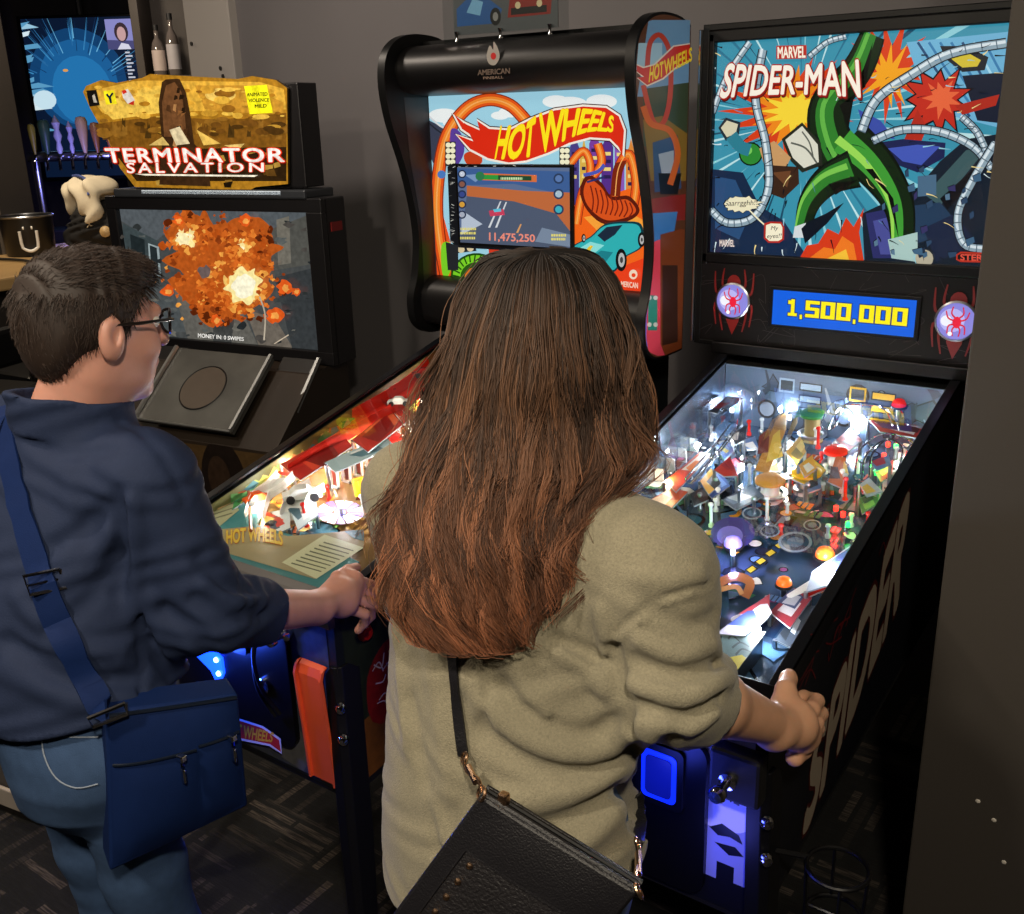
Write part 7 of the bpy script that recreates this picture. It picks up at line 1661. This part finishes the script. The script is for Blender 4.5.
# shirt
def sh0(P_):
    p = P_+WO
    d = slab(p, [(.60, .055, -1.41, .200, .155), (.72, .055, -1.415, .200, .160), (.82, .050, -1.41, .194, .155), (.95, .040, -1.395, .182, .142), (1.08, .025, -1.37, .176, .132), (1.18, .02, -1.350, .172, .120), (1.245, .02, -1.338, .135, .092), (1.29, .02, -1.334, .085, .072), (1.33, .02, -1.330, .062, .062)], math.radians(-3))
    d = smin(d, s_cone(p, wShR+np.array((-.02, 0, .0)), wShL+np.array((.02, 0, .0)), .050, .050), .05)
    d = smin(d, s_cone(p, (.05, -1.336, 1.285), wShR, .05, .062), .06)
    d = smin(d, chain(p, [wShR, wElR, wElR+(wWrR-wElR)*.32], [.064, .066, .058]), .05); d = smin(d, chain(p, [wShL, wElL, wWrL], [.062, .058, .045]), .05)
    ax = (wWrR-wElR)/np.linalg.norm(wWrR-wElR); cut = (p-(wElR+(wWrR-wElR)*.17))@ax
    near = np.linalg.norm(p-(wElR+(wWrR-wElR)*.5), axis=1) < .20
    d = np.where(near & (p[:, 0] > .19), smax(d, cut, .008), d)
    return d
WFOLD = foldpx(lambda P_: sh0(P_-WO), [
    ([(612, 634), (640, 612), (665, 597), (690, 588), (712, 584)], -0.0056, .0035), ([(616, 640), (644, 618), (668, 603), (692, 594)], 0.0032, .004),
    ([(556, 640), (580, 650), (606, 662)], -0.0160, .008), ([(560, 652), (585, 668), (604, 690)], 0.0144, .010), ([(612, 650), (622, 690), (632, 730)], -0.0256, .010), ([(600, 610), (607, 645), (604, 680)], 0.0128, .010),
    ([(470, 650), (520, 705), (580, 735), (625, 715)], -0.0096, .010), ([(465, 680), (520, 735), (590, 755), (640, 725)], 0.0144, .014), ([(480, 730), (540, 768), (600, 770), (645, 740)], -0.0128, .011), ([(500, 800), (570, 795), (620, 765), (660, 725)], 0.0160, .014), ([(520, 835), (575, 815), (630, 780), (670, 735)], -0.0144, .011), ([(560, 860), (600, 830), (640, 790)], 0.0128, .012),
    ([(430, 640), (440, 720), (450, 790)], 0.0096, .016), ([(490, 640), (488, 690), (486, 730)], -0.0096, .008), ([(505, 640), (520, 680), (545, 715)], 0.0096, .010), ([(410, 700), (425, 780), (440, 850)], -0.0080, .012), ([(395, 600), (402, 680), (408, 740)], 0.0096, .014), ([(430, 800), (450, 850), (470, 880)], 0.0096, .014),
    ([(640, 640), (680, 655), (722, 640)], 0.0128, .010), ([(632, 662), (680, 676), (726, 660)], -0.0160, .009), ([(634, 684), (684, 698), (728, 676)], 0.0160, .011), ([(636, 706), (684, 716), (724, 696)], -0.0144, .009), ([(650, 610), (690, 625), (715, 615)], -0.0096, .010), ([(655, 725), (690, 730), (716, 712)], 0.0128, .009), ([(640, 575), (670, 580), (700, 575)], 0.0064, .012),
    ([(398, 560), (405, 600), (402, 640)], -0.0096, .012), ([(372, 520), (385, 570), (380, 620)], 0.0096, .012)])
def sh(P_):
    d = sh0(P_); p = P_+WO
    for L in WFOLD: d = fold(p, d, *L)
    hem = .725+.10*np.clip((p[:, 0]-.10)/.12, 0, 1)+.02*np.sin(18*p[:, 0])
    d = smax(d, hem-p[:, 2], .008)
    cr = np.abs(np.linalg.norm((p-np.array((.02, -1.328, 0)))[:, :2], axis=1)-.070)-.006
    d = smin(d, np.maximum(cr, np.abs(p[:, 2]-1.335)-.028), .012)
    # turned-up cuff
    ax = (wWrR-wElR)/np.linalg.norm(wWrR-wElR); t = (p-wElR)@ax; rr_ = np.linalg.norm((p-wElR)-t[:, None]*ax, axis=1)
    cuff = np.maximum(np.abs(rr_-.060)-.007, np.abs(t-.036)-.024); d = smin(d, cuff, .010)
    return d+.0016*np.sin(48*p[:, 0]+7*np.sin(26*p[:, 2]))*np.sin(31*p[:, 2])
sdfobj('shirt', sh, (-.34, -.26, .66), (.34, .40, 1.40), .0052, pm('shirt_olive', '#8b846e', .95, var=.38, scale=330, bump=.7, bscale=520, sheen=.15), wom)
def wj(P_):
    p = P_+WO
    d = slab(p, [(.66, .04, -1.40, .15, .12), (.76, .042, -1.405, .172, .142), (.86, .04, -1.40, .16, .13), (.95, .04, -1.39, .145, .11)])
    for s in (-1, 1): d = smin(d, chain(p, [(.04+s*.082, -1.40, .76), (.04+s*.09, -1.37, .45), (.04+s*.092, -1.40, .06)], [.092, .066, .055]), .035)
    d = d+.0025*np.sin(55*p[:, 2]+14*p[:, 0]); return np.maximum(d, .045-p[:, 2])
sdfobj('jeans', wj, (-.20, -.22, .02), (.22, .20, .97), .008, cloth('denim_grey_blue', '#61748a', .22, 600, .3), wom)
for s in (-1, 1):
    def shoe2(p, s=s):
        d = s_cone(p, (.01+s*.09, -.03, .045), (.01+s*.10, .10, .036), .042, .036); d = smin(d, s_cone(p, (.01+s*.09, -.03, .07), (.01+s*.09, -.03, .10), .042, .042), .02); return np.maximum(d, .004-p[:, 2])
    sdfobj('shoe', shoe2, (-.2, -.12, 0), (.22, .2, .16), .008, pm('shoe_grey', '#2a2a2c', .5), wom)
# long wavy hair: rows of (photo y, centre x, half width px, depth, half depth)
rows = [(247, 541, 10, 1.275, .020), (250, 541, 36, 1.275, .060), (260, 541, 56, 1.275, .090), (280, 541, 70, 1.28, .110), (305, 540, 80, 1.285, .120), (350, 539, 92, 1.285, .122), (400, 535, 104, 1.285, .108), (450, 529, 116, 1.265, .10), (500, 505, 110, 1.235, .072), (550, 490, 100, 1.205, .05), (600, 482, 95, 1.19, .035), (640, 486, 78, 1.19, .028)]
RH = np.array((_R0[0], _R0[1], 0)); RH /= np.linalg.norm(RH); FH = np.array((-RH[1], RH[0], 0))
RT = np.array([[i/(len(rows)-1), *(dep(r[1], r[0], r[3])-WO), r[2]*r[3]/FPX, r[4]] for i, r in enumerate(rows)])
def hring(s, ph, rho):
    g_ = [np.interp(s, RT[:, 0], RT[:, k]) for k in range(1, 6)]
    c = np.stack(g_[:3], -1)
    return c+RH*(g_[3]*rho*np.sin(ph))[..., None]-FH*(g_[4]*rho*np.cos(ph))[..., None]
NC, NS, NP = 340, 20, 34
ph_c = np.sort(RNG.uniform(math.radians(-128), math.radians(128), NC)); dph, phs, rho, send, amp, frq, pha, tone = [], [], [], [], [], [], [], []
for k in range(NC):
    ph = ph_c[k]; dg = math.degrees(ph)
    e = np.interp(dg, [-128, -90, -60, -20, 15, 40, 65, 90, 128], [.68, .84, .95, .99, .97, .88, .80, .74, .68])+RNG.normal(0, .045)
    r = RNG.uniform(.84, 1.03); a_, f_, o_, t_ = RNG.uniform(.008, .019), RNG.uniform(11, 16), 5*ph+RNG.normal(0, 1.0), RNG.choice([.4, .65, 1.0, 1.4, 2.0])*RNG.uniform(.85, 1.15)
    if RNG.random() < .07: r *= 1.08; a_ *= 1.6
    for j in range(NS):
        stray = RNG.random() < .05
        phs.append(ph); dph.append(RNG.normal(0, .045)*(2 if stray else 1)); rho.append(r+RNG.normal(0, .02)+(.05 if stray else 0)); send.append(min(e+RNG.normal(0, .03), 1.03)); amp.append(a_*RNG.uniform(.8, 1.2)*(1.5 if stray else 1)); frq.append(f_*RNG.uniform(.98, 1.02)); pha.append(o_+RNG.normal(0, .22)); tone.append(t_*RNG.uniform(.75, 1.25))
dph, phs, rho, send, amp, frq, pha, tone = (np.array(q_)[:, None] for q_ in (dph, phs, rho, send, amp, frq, pha, tone))
t_ = np.linspace(0, 1, NP)[None]
s_ = .02+(send-.02)*t_
cl = np.clip((s_-.30)/.5, 0, 1)
# strands leave a slightly wandering parting, fall to their own place and gather into locks
phv = (phs+dph*(1-.65*cl))*np.clip(s_*6+.25, 0, 1)+.06*np.sin(frq*.5*s_+pha)*cl
paths = hring(s_, phv, np.maximum(rho, 1-.6*np.clip(s_-.25, 0, 1)))
wv = amp*cl*np.sin(frq*s_*1.7+pha); wv2 = amp*.8*cl*np.cos(frq*s_*1.7+pha*1.3)
paths = paths+RH*wv[..., None]-FH*(wv2*.7)[..., None]
c0, c1, c2 = (np.array(hexc(q_)) for q_ in ('#1a120d', '#583d2a', '#7f5036'))
g_ = s_[..., None]; hc_ = np.where(g_ < .5, c0+(c1-c0)*np.clip((g_-.16)/.34, 0, 1), c1+(c2-c1)*np.clip((g_-.5)/.45, 0, 1))*tone[..., None]
# the inner mass under the strands
nu, nv = 40, 26; uu = np.linspace(math.radians(-125), math.radians(125), nu); vv = np.linspace(0, .93, nv)
gv = hring(np.repeat(vv[:, None], nu, 1), np.repeat(uu[None], nv, 0), np.full((nv, nu), .86)); eV = gv.reshape(-1, 3)
eF = [(i*nu+j, i*nu+j+1, (i+1)*nu+j+1, (i+1)*nu+j) for i in range(nv-1) for j in range(nu-1)]
eC = np.repeat((np.array(hexc('#2a1b13'))*.8)[None], len(eV), 0)
ho = strands('hair', paths, .00115, hc_, M_hair, wom, (eV, eF, eC))

# black leather bag hanging at her back
wb_ = empty('handbag', tuple(dep(520, 880, 1.19)), 0, 'black leather crossbody handbag with gold studs hanging behind the olive grey shirt', 'bag')
BO = np.array(wb_.location)
TL, TR_, BL = dep(480, 795, 1.155), dep(638, 893, 1.105), dep(385, 925, 1.215); BR = TR_+BL-TL
M_lth = pm('black_leather', '#17161a', .42, var=.15, bump=.5, bscale=420)
bo, bn = pillow('bag_body', [TL-BO, TR_-BO, BR-BO, BL-BO], .030, .010, M_lth, wb_)
def onb2(u, v, off=0.0):
    b = (1-abs(2*u-1)**3)*(1-abs(2*v-1)**3); return (TL*(1-u)+TR_*u)*(1-v)+(BL*(1-u)+BR*u)*v+bn*(.010*b+off)-BO
vs = []; n_ = 8; u0, u1, v0, v1 = .12, .95, .30, .97
for i in range(n_+1):
    for j in range(n_+1): vs.append(onb2(u0+(u1-u0)*i/n_, v0+(v1-v0)*j/n_, .0015+.0015*(1-abs(2*i/n_-1)**6)*(1-abs(2*j/n_-1)**6)))
fp = MB().add(vs, [(i*(n_+1)+j, (i+1)*(n_+1)+j, (i+1)*(n_+1)+j+1, i*(n_+1)+j+1) for i in range(n_) for j in range(n_)]).build('front_pocket', pm('pebbled_leather', '#1c1a1d', .5, var=.2, bump=1.0, bscale=260), wb_, True)
MB().tube([onb2(u0, v0+(v1-v0)*k/10, .002) for k in range(11)]+[], .0016, 5).build('pocket_edge', M_lth, fp, True); MB().tube([onb2(u0+(u1-u0)*k/10, v0, .002) for k in range(11)], .0016, 5).build('pocket_edge', M_lth, fp, True)
M_gold = pm('rose_gold', '#e6bc98', .25, 1.0)
for k in range(6): MB().lathe([(.0042, 0), (.0036, .0022), (.0015, .0034), (0, .0036)], 12, tuple(onb2(.19, .36+k*.118, .003)), tuple(bn), cap=False).build('stud', M_gold, wb_, True)
for k in range(5): MB().lathe([(.0042, 0), (.0036, .0022), (.0015, .0034), (0, .0036)], 12, tuple(onb2(.88, .42+k*.118, .003)), tuple(bn), cap=False).build('stud', M_gold, wb_, True)
for off in (-.006, -.022): MB().tube([onb2(k/12, 0, off)+bn*0 for k in range(13)], .0035, 6).build('seam_piping', M_lth, wb_, True)
MB().tube([onb2(.02+.96*k/12, -.01, -.014) for k in range(13)], .0028, 6).build('top_zipper', pm('zip_black', '#0a0a0b', .3, .4), wb_, True)
MB().box(onb2(.12, -.03, -.008), (.012, .012, .016), ch=.003).build('zip_pull', M_gold, wb_)
def hook(p0, p1, nm='clasp'):
    p0, p1 = np.array(p0), np.array(p1); d = p1-p0; sd = np.cross(d, bn); sd /= np.linalg.norm(sd); mb = MB()
    mb.tube([p0+d*t+sd*.006*math.sin(2*PI*t) for t in np.linspace(0, .5, 10)]+[p0+d*t-sd*.006*math.sin(2*PI*t)*-1 for t in np.linspace(.5, 1, 6)], .0024, 7)
    mb.tube([p0+sd*.008*math.cos(t)+d/np.linalg.norm(d)*.008*math.sin(t) for t in np.linspace(0, 2*PI, 17)], .002, 6); mb.tube([p1+sd*.006*math.cos(t)+d/np.linalg.norm(d)*.006*math.sin(t) for t in np.linspace(0, 2*PI, 15)], .002, 6); mb.tube([p0+d*.3, p0+d*.75], .0042, 8)
    mb.build(nm, M_gold, wb_, True)
def whit(x, y, off=.005):
    for _ in range(20):
        P = march(lambda q: np.minimum(sh(q-WO), wj(q-WO)), x, y)
        if np.linalg.norm(P-CAM) < 1.9: break
        x -= 3
    v = CAM-P; return P+v/np.linalg.norm(v)*off
hk = whit(464, 758, .012)-BO
hook(onb2(0.0, 0.0, -.004), hk)
sp_ = [whit(x, y, .004) for x, y in spline([(453, 600), (452, 640), (456, 690), (461, 735), (464, 756)], 4)]
over = [onto(lambda q: sh(q-WO), q) for q in [tuple(x) for x in spline([(-.02, -1.24, 1.02), (-.07, -1.255, 1.17), (-.105, -1.30, 1.27), (-.10, -1.36, 1.28), (-.06, -1.43, 1.24), tuple(sp_[0])], 4)][:-1]]
pts_ = [q for q, g in over]+sp_; nr_ = [g for q, g in over]+[onto(lambda q: sh(q-WO), q)[1] for q in sp_]
ribbon_mesh('strap', [q_-BO for q_ in pts_], nr_, .014, .003, M_lth, wb_)
h2 = whit(638, 842, .012)-BO
hook(onb2(1.0, 0.0, -.004), h2)
sp_ = [whit(x, y, .006) for x, y in spline([(638, 842), (642, 815), (645, 795)], 4)]
ribbon_mesh('strap', [q_-BO for q_ in sp_], [CAM-q_ for q_ in sp_], .016, .003, M_lth, wb_)
